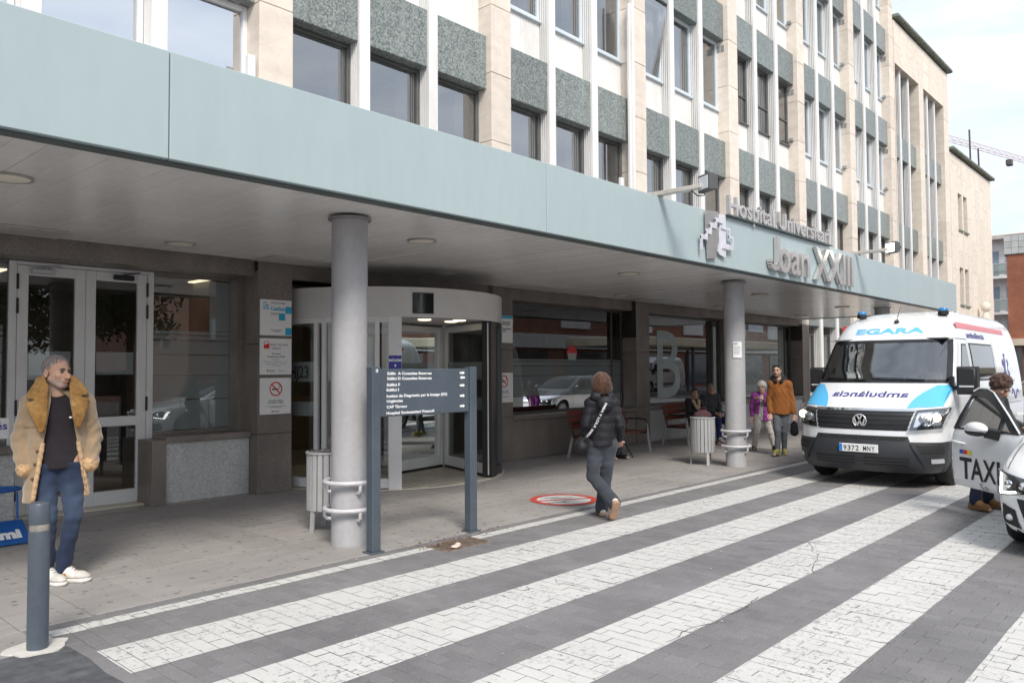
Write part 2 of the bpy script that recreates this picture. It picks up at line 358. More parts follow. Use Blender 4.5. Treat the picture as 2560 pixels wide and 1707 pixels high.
    def ball(s, c, r, n=12, m_=8):
        r = r if isinstance(r,(tuple,list)) else (r,r,r); rg = []
        for j in range(m_+1):
            t = math.pi*(j/m_)*.998+.001*math.pi
            rg.append([(c[0]+r[0]*math.sin(t)*math.cos(2*math.pi*k/n), c[1]+r[1]*math.sin(t)*math.sin(2*math.pi*k/n), c[2]-r[2]*math.cos(t)) for k in range(n)])
        return s.ring(rg)
    def xform(s, fn, i0=0):
        s.v[i0:] = [tuple(fn(Vector(v))) for v in s.v[i0:]]; return s
    def mesh(s, name, mats, org=(0,0,0), smooth=None):
        me = bpy.data.meshes.new(name); o = Vector(org)
        me.from_pydata([(v[0]-o[0],v[1]-o[1],v[2]-o[2]) for v in s.v], [], s.f)
        for m_ in (mats if isinstance(mats,(list,tuple)) else [mats]): me.materials.append(m_)
        if isinstance(mats,(list,tuple)): me.polygons.foreach_set('material_index', s.mi)
        bm = bmesh.new(); bm.from_mesh(me); bmesh.ops.recalc_face_normals(bm, faces=bm.faces); bm.to_mesh(me); bm.free()
        if smooth is not None:
            me.polygons.foreach_set('use_smooth', [True]*len(me.polygons)); me.set_sharp_from_angle(angle=rad(smooth))
        me.update(); return me
    def build(s, name, mat, parent=None, smooth=None):
        org = ORG[parent.name] if parent is not None else Vector((0,0,0))
        return link(name, s.mesh(name, mat, org, smooth), parent)
def solo(name, mb, mat, label, cat, group=None, smooth=None, kind=None):
    """a thing that is a single mesh, its origin at its own base"""
    P = np.array(s_ := mb.v); c = Vector(((P[:,0].min()+P[:,0].max())/2, (P[:,1].min()+P[:,1].max())/2, P[:,2].min()))
    o = bpy.data.objects.new(name, mb.mesh(name, mat, c, smooth)); COL.objects.link(o); o.location = c; ORG[o.name] = Vector((0,0,0))
    return tag(o, label, cat, group, kind)
def copy_tree(o, parent=None):
    c = o.copy(); COL.objects.link(c); c.parent = parent
    ORG[c.name] = ORG.get(o.name, Vector((0,0,0)))
    for ch in o.children: copy_tree(ch, c)
    return c
TXT = {}
def text_geo(t, size=1, xs=1.0, bold=0, ext=0):
    """flat or extruded lettering as (verts, faces); baseline at 0, left at 0"""
    key = (t,size,xs,bold,ext)
    if key in TXT: return TXT[key]
    cu = bpy.data.curves.new('lettering','FONT'); cu.body = t; cu.size = size; cu.offset = bold; cu.extrude = ext; cu.resolution_u = 3
    ob = bpy.data.objects.new('lettering', cu); me = bpy.data.meshes.new_from_object(ob)
    V = [(v.co.x*xs, v.co.y, v.co.z) for v in me.vertices]; Fc = [tuple(p.vertices) for p in me.polygons]
    bpy.data.objects.remove(ob); bpy.data.curves.remove(cu); bpy.data.meshes.remove(me)
    TXT[key] = (V,Fc); return V, Fc
def text_w(t, size, xs=1.0, bold=0):
    V,_ = text_geo(t, size, xs, bold); return (min(v[0] for v in V), max(v[0] for v in V)) if V else (0,0)
def put_text(mb, t, size, fn, xs=1.0, bold=0, align='l', fit=None):
    """lay lettering on a surface: fn(u, v) -> point"""
    if fit:
        a,b = text_w(t,size,1,bold); xs = fit/(b-a)
    V,Fc = text_geo(t, size, xs, bold); a,b = min(v[0] for v in V), max(v[0] for v in V)
    dx = {'l':-a,'c':-(a+b)/2,'r':-b}[align]
    return mb.add([fn(v[0]+dx, v[1]) for v in V], Fc)
def arc(cx, cy, r, a0, a1, n): return [(cx+r*math.cos(rad(a0+(a1-a0)*i/n)), cy+r*math.sin(rad(a0+(a1-a0)*i/n))) for i in range(n+1)]
def rrect(x0, x1, y0, y1, r, n=4):
    return arc(x1-r,y0+r,r,-90,0,n)+arc(x1-r,y1-r,r,0,90,n)+arc(x0+r,y1-r,r,90,180,n)+arc(x0+r,y0+r,r,180,270,n)

# ------------------------------------------------------------------ ground
g = MB(); g.box(-120, 400, -200, 200, -.6, -.075)
ground = solo('ground', g, M('street asphalt base', (.07,.068,.07), .85), None, None, kind='structure')
# pavement bed and concrete slabs in front of the hospital
g = MB(); g.box(-6, 60, 5.742, 12.0, -.06, -.012); pav = solo('pavement', g, M('joint sand', (.115,.10,.09), .95), None, None, kind='structure')
ORG[pav.name] = pav.location.copy()
sx, sy = .43, .976
sm = MB(); sm.bbox(-sx/2+.0025, sx/2-.0025, -sy/2+.0025, sy/2-.0025, -.035, 0, .004); smesh = sm.mesh('slab', SLAB)
smh = MB(); smh.bbox(-sx/2+.0015, sx/2-.0015, -.36/2+.0015, .36/2-.0015, -.035, 0, .003); smeshh = smh.mesh('slab', SLAB)
xs_ = 1.6-sx*9; i = 0
while xs_+sx*i < 25.5:
    X = xs_+sx*(i+.5); y = 5.745
    while y < 9.6:
        last = y+sy > 9.8
        link('slab', smeshh if last else smesh, pav, (X+random.uniform(-.001,.001), y+(.36 if last else sy)/2, random.uniform(-.0012,.001)), (random.uniform(-.0012,.0012), random.uniform(-.002,.002), 0))
        y += sy
    i += 1
g = MB(); g.box(25.3, 60, 5.745, 9.62, -.03, -.001); far_p = g.build('far_paving', SLAB, pav)
g = MB(); g.box(-6, 60, 9.66, 12.0, -.05, -.006); g.build('threshold_paving', SLAB, pav)
# road bed, block pavers
g = MB(); g.box(-10, 110, -60, 5.742, -.07, -.014); road = solo('road', g, M('paver joint', (.095,.09,.088), .95), None, None, kind='structure')
ORG[road.name] = road.location.copy()
bw, bl = .10, .20; jt = .0022
bm1 = MB(); bm1.bbox(-bw/2+jt/2, bw/2-jt/2, -bl/2+jt/2, bl/2-jt/2, -.03, 0, .0025); bmesh1 = bm1.mesh('paving_brick', PAVER)
bricks = []
for i in range(-6, 205):
    X = .05+i*bw
    off = .05 if i%2 else -.05
    j = 0
    while True:
        Y = 5.69+off-j*bl; j += 1
        if Y < -.6: break
        if Y+bl/2 > 5.742: continue
        bricks.append((X+random.gauss(0,.0006), Y+random.gauss(0,.0008), random.gauss(0,.0009), random.gauss(0,.0035), random.gauss(0,.002)))
g = MB()
for i in range(-6, 205):
    if i%2 and i > 15: g.bbox(.05+i*bw-bw/2+jt/2, .05+i*bw+bw/2-jt/2, 5.64+jt/2, 5.741, -.03, random.gauss(0,.0009), .0025)
o = g.build('edge_course', PAVER, road); o['kind'] = 'stuff'
def vis(b):
    d = Vector((b[0],b[1],-1.65)); z = d.dot(F)
    if z < 1: return 0
    u = d.dot(R1)/z; v = d.dot(U1)/z
    return 1/z if abs(u) < .645 and v > -.43 else 0
# the worn asphalt patch by the bollard takes the place of the blocks there
PATCH = [(1.60,5.26),(1.66,5.22),(1.675,4.9),(1.655,4.6),(1.67,4.3),(1.65,3.9),(1.66,3.4),(.8,3.38),(-1,3.4),(-1,5.22),(.6,5.23),(1.2,5.26),(1.45,5.27)]
def inpoly(x, y, P):
    c = False; n = len(P)
    for i in range(n):
        x0,y0 = P[i]; x1,y1 = P[(i+1)%n]
        if (y0>y)!=(y1>y) and x < (x1-x0)*(y-y0)/(y1-y0)+x0: c = not c
    return c
bricks = [b for b in bricks if not inpoly(b[0],b[1],PATCH) and not (b[0] < 1.63 and b[1] > 5.2)]
g = MB(); g.box(-6, 1.605, 5.262, 5.741, -.05, -.0015); g.build('concrete_apron', SLAB, pav)
order = sorted(range(len(bricks)), key=lambda k: -vis(bricks[k]))
near = set(order[:300])
for k in order[:300]:
    b = bricks[k]; link('paving_brick', bmesh1, road, (b[0],b[1],b[2]), (b[3],b[4],0))
V0 = np.array(bm1.v); F0 = bm1.f; VV = []; FF = []; tone = []
for k,b in enumerate(bricks):
    if k in near: continue
    v = V0.copy(); v[:,2] += b[2]+v[:,1]*b[3]-v[:,0]*b[4]; v[:,0] += b[0]; v[:,1] += b[1]
    base = len(VV)*len(V0); VV.append(v); FF.extend([tuple(q+base for q in f) for f in F0]); tone.extend([random.random()]*len(V0))
VV = np.concatenate(VV)-np.array(road.location)
me = bpy.data.meshes.new('paving_bricks'); me.from_pydata(VV.tolist(), [], FF); me.materials.append(PAVER)
at = me.attributes.new('tone','FLOAT','POINT'); at.data.foreach_set('value', tone)
o = link('paving_bricks', me, road); o['kind'] = 'stuff'
g = MB(); g.box(20.5, 110, -60, 5.74, -.012, -.003); g.box(-10, 20.5, -60, -.62, -.012, -.003); g.build('far_road', PAVER, road)
# old asphalt patch beside the bollard
g = MB(); g.prism([(x+(.042 if x > 1.55 else 0)+random.uniform(-.006,.006),y+random.uniform(-.01,.01)) for x,y in PATCH], -.03, .0015)
solo('asphalt_patch', g, M('asphalt patch', (.085,.088,.095), .85, var=.35, vs=9, bump=.7, bs=120, dirt=(.19,.19,.19), dirtamt=.3), None, None, kind='structure')
# crossing stripes: thin coats of paint lying on each block, joints left open
STRIPES = [(4.99,4.487,1.785,30),(4.03,3.51,1.785,30),(3.0,2.53,1.785,30),(2.05,1.56,1.785,30),(1.07,.56,1.785,30),(.06,-.44,1.785,25)]
def stripe(y1, y0, x0, x1, name='crosswalk_stripe'):
    g = MB()
    for b in bricks:
        xa,xb,ya,yb = b[0]-bw/2+jt*.75, b[0]+bw/2-jt*.75, b[1]-bl/2+jt*.75, b[1]+bl/2-jt*.75
        e = .0012
        xa,xb,ya,yb = max(xa,x0),min(xb,x1),max(ya,y0+random.uniform(-e,e)),min(yb,y1+random.uniform(-e,e))
        if xb-xa<.002 or yb-ya<.002: continue
        def z(x,y): return b[2]+(y-b[1])*b[3]-(x-b[0])*b[4]+.0022
        if random.random() < .8 or xb-xa < .06 or yb-ya < .06: g.add([(x,y,z(x,y)) for x,y in ((xa,ya),(xb,ya),(xb,yb),(xa,yb))], [(0,1,2,3)])
        else:
            c = random.uniform(.004,.02)
            g.add([(x,y,z(x,y)) for x,y in ((xa+c,ya),(xb,ya),(xb,yb-c*.6),(xb-c,yb),(xa,yb),(xa,ya+c))], [(0,1,2,3,4,5)])
    if x1 > 20.5: g.add([(20.5,y0,.0015),(x1,y0,.0015),(x1,y1,.0015),(20.5,y1,.0015)], [(0,1,2,3)])
    o = solo(name, g, PAINT, None, None, kind='structure'); return o
for s_ in STRIPES: stripe(*s_)
stripe(5.60, 5.46, 1.66, 4.88, 'edge_line'); stripe(5.60, 5.46, 5.47, 30, 'edge_line')

# hairline cracks running over blocks and paint
CR = [[(6.277,4.923),(6.409,4.628),(6.549,4.412),(6.812,3.956),(7.079,3.463),(7.387,3.002),(7.614,2.66),(7.939,2.139),(8.262,1.606)],[(7.366,2.976),(7.203,2.87),(7.047,2.816),(6.966,2.729),(6.765,2.66),(6.616,2.626),(6.402,2.561),(6.341,2.52)],
[(4.805,3.957),(4.728,3.878),(4.75,3.783),(4.757,3.662),(4.753,3.577)],[(4.893,2.98),(4.911,2.842),(4.909,2.731),(4.918,2.628),(4.911,2.528),(4.962,2.506),(5.18,2.518),(5.393,2.553)],
[(4.141,2.548),(4.269,2.542),(4.361,2.573),(4.526,2.559),(4.692,2.501)],[(4.985,1.997),(4.965,1.93),(4.962,1.891),(5.002,1.867)],[(4.976,1.664),(4.997,1.6),(5.012,1.543)]]
for pts in CR:
    g = MB(); Pn = []
    for a,b in zip(pts[:-1],pts[1:]):
        n = max(2,int(math.hypot(b[0]-a[0],b[1]-a[1])/.04))
        for i in range(n): t_ = i/n; Pn.append((a[0]+(b[0]-a[0])*t_+random.gauss(0,.004), a[1]+(b[1]-a[1])*t_+random.gauss(0,.004)))
    Pn.append(pts[-1]); rg = []
    for i,p in enumerate(Pn):
        q = Pn[min(i+1,len(Pn)-1)]; o_ = Pn[max(i-1,0)]; d = Vector((q[0]-o_[0],q[1]-o_[1],0)).normalized(); w_ = random.uniform(.0010,.0034); rg.append([(p[0]-d.y*w_,p[1]+d.x*w_,.0062),(p[0]+d.y*w_,p[1]-d.x*w_,.0062)])
    g.ring(rg, closed=False, cap=False); solo('road_crack', g, M('crack dirt', (.07,.065,.06), .95), None, None, kind='structure')
# specks of litter and grit
g = MB()
for i in range(130):
    x,y = random.uniform(1.8,10), random.uniform(.3,8.5); r = random.choice((.004,.006,.006,.012)); q = random.random()*7; z0 = .007
    g.add([(x+r*math.cos(q+k*1.57),y+r*math.sin(q+k*1.57)*.7,z0+(k%2)*.003) for k in range(4)], [(0,1,2,3)])
solo('grit', g, M('pale grit', (.55,.52,.48), .9, var=.4, vs=40), 'pale specks of grit and paper scattered over the paving', 'grit', kind='stuff')
# ------------------------------------------------------------------ the hospital
PITCH, PW, X0 = 4.57, .52, 5.45
YP, YPAN, YFIN, YGL = 9.65, 9.78, 9.745, 10.05
ZP0, ZPH, ST, ZSILL = 6.73, .98, 3.73, 8.60     # first mosaic band, its height, storey, sill above it
hosp = thing('hospital_building', 'long cream stone hospital with green mosaic panels and white fins above the canopy', 'building', (14,9.7,0))
def xl(k): return X0+PITCH*k
K0, K1 = -1, 6                       # piers K0..K1
def zvis(X): return 1.65+(X*.03+9.65)*.62+X*.16   # rough top of the view along the front
# stone piers: each a stack of cut blocks
BH = 1.243
pb = MB(); pb.bbox(0, PW, YP, YP+.55, .004, BH-.004, .008); pbm = pb.mesh('stone_block', STONE, (0,YP,0))
top_of = {}
for k in range(K0, K1+1):
    zt = {-1:9.5,0:10.5,1:12.5,2:14.5,3:17,4:18.6,5:18.6,6:18.6}[k]
    top_of[k] = zt
    p = MB(); p.box(xl(k)+.012, xl(k)+PW-.012, YP+.02, YP+.53, 3.2 if k<4 else 0, zt); pier = p.build('pier', M('pier core', (.35,.30,.25), .9), hosp)
    z = 3.0+.29*((k*7)%3)-BH if k < 4 else .0
    while z < zt:
        if z+BH > 3.45 or k >= 5: link('stone_block', pbm, pier, (xl(k), YP+random.uniform(-.002,.003), z))
        z += BH
# ribbed fins between the windows
UW = (PITCH-PW-.40)/3
fpts = []
nr = 4; y = YFIN+.04
fpts += [(0,YFIN),(.2,YFIN),(.2,y)]
dy_ = (10.0-y)/nr
for i in range(nr): fpts += [(.2,y+i*dy_),(.2,y+(i+.5)*dy_),(.155,y+(i+.55)*dy_),(.155,y+(i+.97)*dy_)]
fpts += [(.2,10.0),(0,10.0)]
for i in reversed(range(nr)): fpts += [(.045,y+(i+.97)*dy_),(.045,y+(i+.55)*dy_),(0,y+(i+.5)*dy_),(0,y+i*dy_)]
clean = [p for i,p in enumerate(fpts) if p != fpts[i-1]]
def fin_at(x, z0, z1, parent):
    g = MB(); g.prism([(x+a, b) for a,b in clean], z0, z1); return g.build('fin', FINW, parent)
# mosaic panel, ribbed spandrel and window shared by every unit
pm = MB(); pm.bbox(.004, UW-.004, YPAN, 10.02, 0, ZPH, .012); pmm = pm.mesh('mosaic_panel', MOSAIC, (0,YPAN,0))
sp = MB(); n = 26; prof = []
for i in range(n): 
    w = UW/n; prof += [(i*w,9.985),(i*w+w*.45,9.985),(i*w+w*.55,9.997),(i*w+w*.95,9.997)]
prof += [(UW,9.985),(UW,10.02),(0,10.02)]
sp.prism(prof, 0, ZSILL-ZP0-ZPH-.002); spm = sp.mesh('spandrel', FINW, (0,9.985,0))
def win_parts(zh, fw, fr_mat, gl_mat, rail=None, fd=.07):
    f = MB()
    f.bbox(0,fw,YGL-fd,YGL,0,zh,.006); f.bbox(UW-fw,UW,YGL-fd,YGL,0,zh,.006); f.bbox(fw+.0005,UW-fw-.0005,YGL-fd+.002,YGL-.001,0,fw,.006); f.bbox(fw+.0005,UW-fw-.0005,YGL-fd+.002,YGL-.001,zh-fw,zh,.006)
    if rail: f.bbox(fw+.0005,UW-fw-.0005,YGL-fd+.004,YGL-.002,rail-.02,rail+.02,.004)
    g = MB(); g.add([(fw,YGL-.025,fw),(UW-fw,YGL-.025,fw),(UW-fw,YGL-.025,zh-fw),(fw,YGL-.025,zh-fw)], [(0,1,2,3)])
    return f.mesh('window_frame', fr_mat, (0,YGL,0)), g.mesh('pane', gl_mat, (0,YGL,0))
ZH = ZP0+ST-ZSILL
WA = win_parts(ZH,.055,FRAME_D,GL_UP); WB = win_parts(ZH,.075,FRAME_B,GL_UP); WC = win_parts(ZH,.07,FRAME_W,GL_BLUE); WD = win_parts(ZH,.05,FRAME_D,GL_UP,rail=.75)
sl_ = MB(); sl_.bbox(-.01,UW+.01,9.93,YGL,-.05,0,.01); slb = sl_.mesh('sill', FRAME_B, (0,YGL,0)); sld = sl_.mesh('sill', FRAME_D, (0,YGL,0))
curt = {}
def curtain(fr, zh):
    key = round(fr,2)
    if key not in curt:
        g = MB(); w = UW*fr; n = max(6,int(w/.035)); 
        pts = [(UW-.05-w+w*i/n, YGL+.12+.022*math.sin(i*1.9+math.sin(i))) for i in range(n+1)]
        g.ring([[(x,y,.02) for x,y in pts],[(x,y,zh-.03) for x,y in pts]], closed=False); curt[key] = g.mesh('curtain', CURTAIN, (0,YGL,0), 60)
    return curt[key]
bl_ = MB(); bl_.box(.05, UW-.05, YGL+.1, YGL+.104, .02, ZH-.02); blm = bl_.mesh('blind', BLIND, (0,YGL,0))
def unit(x, fl, k, u):
    """one window unit: mosaic band below it, ribbed spandrel, window with curtain"""
    zb = ZP0+ST*(fl-2)
    if fl > 0: pass
    if zb > 2.0 and fl >= 1 and not (fl == 1 and k < 4):
        link('mosaic_panel', pmm, hosp, (x,YPAN+random.uniform(-.003,.003),zb)); link('spandrel', spm, hosp, (x,9.985,zb+ZPH+.001))
    z = zb+(ZSILL-ZP0)
    if fl == 1 and k <= -1: wp = WC
    elif fl == 1: wp = WC if k == -1 else WA
    elif k == 3 and fl == 2: wp = WD
    else: wp = WB if random.random() < .92 else WA
    w = bpy.data.objects.new('window', wp[0]); COL.objects.link(w); w.parent = hosp; w.location = Vector((x,YGL,z))-ORG[hosp.name]; ORG[w.name] = ORG[hosp.name]
    p = bpy.data.objects.new('pane', wp[1]); COL.objects.link(p); p.parent = w
    if k == 2 and u == 0 and fl == 2: p.rotation_euler = (rad(9),0,0); p.location = (0,.03,0)
    s = bpy.data.objects.new('sill', sld if wp in (WA,WD) else slb); COL.objects.link(s); s.parent = w
    if k == -1 and fl == 1: c = bpy.data.objects.new('blind', blm)
    else: c = bpy.data.objects.new('curtain', curtain(random.choice((.22,.28,.35,.5,.7,.95)) if k >= 1 or fl > 1 else .2+.06*u, ZH))
    COL.objects.link(c); c.parent = w
for k in range(K0, K1):
    xa = xl(k)+PW; zt = top_of[k]
    for j in (1,2): fin_at(xa+UW*j+.2*(j-1), 3.2 if k < 4 else 0.0, zt+.4, hosp)
    for u in range(3):
        x = xa+u*(UW+.2)
        for fl in range(1, 6):
            z = ZP0+ST*(fl-2)
            if fl == 1 and k >= 4: pass
            if z > zt: continue
            unit(x, fl, k, u)
        if k >= 4:                                     # ground floor past the canopy
            g = MB(); g.box(x, x+UW, 9.985, 10.02, 0, .85); g.build('plinth', FINW, hosp)
            w = bpy.data.objects.new('window', WA[0]); COL.objects.link(w); w.parent = hosp; w.location = Vector((x,YGL,.9))-ORG[hosp.name]; ORG[w.name] = ORG[hosp.name]
            p = bpy.data.objects.new('pane', WA[1]); COL.objects.link(p); p.parent = w
# floor slabs, back wall: the dim rooms behind the glass
for k in range(5):
    g = MB(); z = 3.3+ST*k; g.box(.9, 32.8, 10.13, 15, z, z+.3); g.build('floor_slab', M('room ceiling', (.55,.54,.52), .9), hosp)
g = MB(); g.box(-3.6, 32.8, 14.8, 15, 3.6, 18.3); g.build('back_wall', M('room wall', (.40,.38,.35), .9), hosp)
for k in range(K0, K1):
    g = MB(); x = xl(k)+.2; g.box(x, x+.1, 10.22, 14.8, 3.6, min(18.3, top_of[k]+3)); g.build('partition', M('room wall', (.40,.38,.35)), hosp)
g = MB(); g.box(-3.6, 32.8, 10.2, 24, 18.6, 18.9); g.build('roof', M('roof membrane', (.3,.3,.3), .9), hosp)
g = MB(); g.box(-3.8, -3.6, 9.9, 24, 3.3, 18.6); g.build('end_wall', STONE, hosp)
# pipes and small fittings on the front
g = MB(); xx = xl(2)-.115; g.bbox(xx, xx+.07, YP-.07, YP+.02, 3.9, 9.95, .01); g.bbox(xx-.06, xx-.005, YP-.02, YP+.05, 3.9, 9.8, .01); g.build('downpipe', FINW, hosp)
g = MB(); g.bbox(xl(0)-.15, xl(0)-.04, YP+.02, YP+.12, 3.9, 5.95, .01); g.build('cable_duct', FRAME_W, hosp)
g = MB(); g.bbox(xl(2)-.28, xl(2)-.16, YP+.16, YP+.24, 4.4, 5.9, .01); g.build('cable_duct', FRAME_W, hosp)
vg = MB(); vg.bbox(-.02,.0,0,.09,0,.16,.003); vg.bbox(-.02,0,.12,.21,0,.16,.003); vgm = vg.mesh('vent_grille', M('grey vent', (.3,.3,.29), .6))
for k in range(2, 6):
    for fl in (2,3,4): link('vent_grille', vgm, hosp, (xl(k+1)+.004, YP+.12, ZP0+ST*(fl-1)-.28))
lg = MB(); lg.bbox(-.1,0,0,.12,0,.1,.01); lgm = lg.mesh('wall_lamp', M('grey vent', (.3,.3,.29)))
for k in (3,4,5):
    for z in (8.7,12.4): link('wall_lamp', lgm, hosp, (xl(k+1)-.003, YP+.15, z))

# stepped end wings
def wing(name, label, xa, xb, zt, openings, wins, Yw=9.62):
    t = thing(name, label, 'building', ((xa+xb)/2, 9.7, 0))
    g = MB(); g.box(xa, xb, Yw+.4, 24, 0, zt-.05); core = g.build('wall', STONE2, t)
    # thick stone skin, left open at the window slots
    holes = openings+wins
    cols = sorted(set([xa,xb]+[h[0] for h in holes]+[h[1] for h in holes])); rows = sorted(set([0,zt]+[h[2] for h in holes]+[h[3] for h in holes]))
    tw, th = .92, 1.62
    for i in range(len(cols)-1):
        ci = (cols[i]+cols[i+1])/2; wd = cols[i+1]-cols[i]; nc = max(1, round(wd/tw))
        for c in range(nc):
            ca = cols[i]+wd*c/nc; cb = cols[i]+wd*(c+1)/nc
            # vertical spans free of holes in this column
            cuts = [(h[2],h[3]) for h in holes if h[0]-.01 <= ca and cb <= h[1]+.01]
            spans = []; z = 0
            for a,b in sorted(cuts): spans.append((z,a)); z = b
            spans.append((z,zt))
            for a,b in spans:
                if b-a < .05: continue
                z = a; k = 0; off = th*(.5 if (c+i)%2 else 1)
                while z < b-.02:
                    h_ = min(b, z+(off if k == 0 else th*random.choice((.75,1,1,1.2))))
                    if b-h_ < .25: h_ = b
                    q = MB(); q.box(ca+.004, cb-.004, Yw+random.uniform(-.003,.003), Yw+.42, z+.004, h_-.004); q.build('cladding_slab', STONE2, t)
                    z = h_; k += 1
    g = MB(); g.bbox(xa+.02, xb+.22, Yw-.20, 24, zt+.10, zt+.25, .03); g.build('cornice', M('weathered green cornice', (.16,.18,.15), .85, var=.4, vs=6, dirt=(.3,.3,.26), dirtamt=.7), t)
    return t
w1 = wing('hospital_wing', 'cream stone stair wing with two tall recessed slots and dark cornice', xl(6)+PW+.02, 41.6, 15.7,
    [(33.45,36.75,0,13.95),(37.45,40.75,0,13.95)], [])
for (a,b) in ((33.45,36.75),(37.45,40.75)):
    uw = (b-a-.36)/3
    g = MB(); g.box(a, b, 10.02, 10.05, 0, 13.95); 
    g.build('slot_back', M('slot wall', (.62,.61,.6), .6), w1)
    for j in (1,2): 
        g = MB(); xx = a+uw*j+.18*(j-1); g.prism([(xx+p[0]*.9, p[1]) for p in clean], 0, 13.94); g.build('fin', FINW, w1)
    for u in range(3):
        x = a+u*(uw+.18)
        for z in (2.97,6.6,10.25):
            g = MB(); g.bbox(x+.004, x+uw-.004, 9.78, 10.019, z, z+.95, .012); g.build('mosaic_panel', MOSAIC, w1)
            f = MB(); f.box(x+.02, x+uw-.02, 9.99, 10.015, z-1.75, z-.03); f.build('window', GL_UP if False else M('dark slot glass', (.05,.06,.07), .08, spec=.8), w1)
w2 = wing('hospital_wing', 'lower cream stone wing with pairs of narrow windows next to the stair wing', 41.64, 50.35, 12.0, [], [(43.0,43.75,8.42,10.22),(44.05,44.8,8.42,10.22),(43.0,43.75,4.72,6.55),(44.05,44.8,4.72,6.55)])
for (x0_,x1_,z0_,z1_) in ((43.0,43.75,8.42,10.22),(44.05,44.8,8.42,10.22),(43.0,43.75,4.72,6.55),(44.05,44.8,4.72,6.55)):
    g = MB(); g.box(x0_+.01, x1_-.01, 9.9, 9.96, z0_+.01, z1_-.01); wd = g.build('window', M('dark slot glass', (.05,.06,.07)), w2)
    g = MB(); g.box(x0_-.06, x1_+.06, 9.54, 9.9, z0_-.07, z0_+.005); g.build('sill', M('green sill', (.25,.27,.23), .8), wd)
for (x_,zt_,wh) in ((46.7,14.0,'taller'),(48.6,13.4,'shorter')):
    g = MB(); g.tube([(x_,9.8,12.3),(x_-.1,9.8,zt_+.2)], .045, 6); solo('antenna_pole', g, M('dark pole', (.10,.08,.08), .6), wh+' thin dark pole standing on the low stone wing roof', 'pole', 'poles on the wing roof')
# slim white statue-like finial on the corner of the low wing
fin_ = MB(); fin_.lathe((46.5,9.25,3.4), [(.22,0),(.22,.15),(.14,.25),(.17,.6),(.2,.85),(.12,1.0),(.1,1.1),(.2,1.2),(.23,1.35),(.2,1.5),(.1,1.6),(.001,1.62)], 14)
fin_.box(46.3,46.7,9.05,9.6,3.2,3.4)
solo('stone_finial', fin_, STONE2, 'small pale carved stone finial beside the low wing wall', 'finial', smooth=50)

# ------------------------------------------------------------------ ground floor under the canopy
GF = lambda k: (xl(k)+PW, xl(k+1))
for k in range(-1, 5):                       # granite piers in two or three plates each
    for z0,z1 in ((0,.80),(.803,2.02),(2.023,3.3)) if k != 4 else ((0,.8),(.803,2.02),(2.023,3.0)):
        g = MB(); yy = YP+random.uniform(-.002,.002); g.bbox(xl(k), xl(k)+PW, yy, YP+.5, z0+.001, z1-.001, .004); g.build('granite_plate', BROWN_G, hosp)
g = MB(); g.box(-3.6, xl(4), 9.75, 10.3, 2.945, 3.3); g.build('lintel', BROWN_G, hosp)
SHOP = [(1,.80),(2,.80),(3,.80)]
for k,zs in SHOP:
    a,b = GF(k)
    n = 3 if k == 1 else 3
    for i in range(n):
        g = MB(); g.bbox(a+.002+(b-a)*i/n, a-.002+(b-a)*(i+1)/n, YP+.03, YP+.12, .0, zs-.08, .004); g.build('granite_plate', BROWN_G if k == 1 else GREY_G, hosp)
    g = MB(); g.bbox(a+.002, b-.002, YP-.01, 10.3, zs-.078, zs, .006); g.build('sill', BROWN_G, hosp)
    w = MB()
    for (p,q,r,s) in ((a,a+.05,zs,2.945),(b-.05,b,zs,2.945)): w.box(p,q,YGL-.03,YGL+.03,r,s)
    w.box(a+.05,b-.05,YGL-.029,YGL+.029,zs,zs+.05); w.box(a+.05,b-.05,YGL-.029,YGL+.029,2.90,2.944)
    xm = a+(b-a)*(.90)
    w.box(xm-.02,xm+.02,YGL-.025,YGL+.025,zs+.05,2.90)
    win = w.build('window', M('bronze shop frame', (.10,.095,.09), .4, metal=.3), hosp)
    g = MB(); g.add([(a+.05,YGL,zs+.05),(b-.05,YGL,zs+.05),(b-.05,YGL,2.9),(a+.05,YGL,2.9)], [(0,1,2,3)]); g.build('pane', GL_GF if k > 1 else glass('filmed shop glass', (.45,.52,.51), .045), win)
    # frosted film bands on the glass
    if k == 1:
        g = MB(); yb = YGL-.004
        for z0,z1 in ((.86,1.13),(1.14,1.53),(1.54,1.72),(1.73,1.81),(1.82,1.86)): g.add([(a+.06,yb,z0),(b-.06,yb,z0),(b-.06,yb,z1),(a+.06,yb,z1)], [(0,1,2,3)])
        g.build('frosted_band', GL_FROST, win)
        g = MB(); cx = a+2.25
        ring_o = arc(cx,1.98,.17,-20,200,14); g.add([(x,YGL-.006,z) for x,z in ring_o], [tuple(range(len(ring_o)))]); g.build('sticker', REDP, win)
        g = MB(); g.add([(cx-.13,YGL-.007,1.85),(cx+.13,YGL-.007,1.85),(cx+.13,YGL-.007,1.99),(cx-.13,YGL-.007,1.99)], [(0,1,2,3)]); g.build('sticker', M('pale sticker', (.35,.36,.36)), win)
    if k == 2:
        g = MB(); put_text(g, 'B', 2.3, lambda u,v: (a+.95+u, YGL-.006, .98+v), xs=.95, bold=.02); g.build('window_letter', TEALP, win)
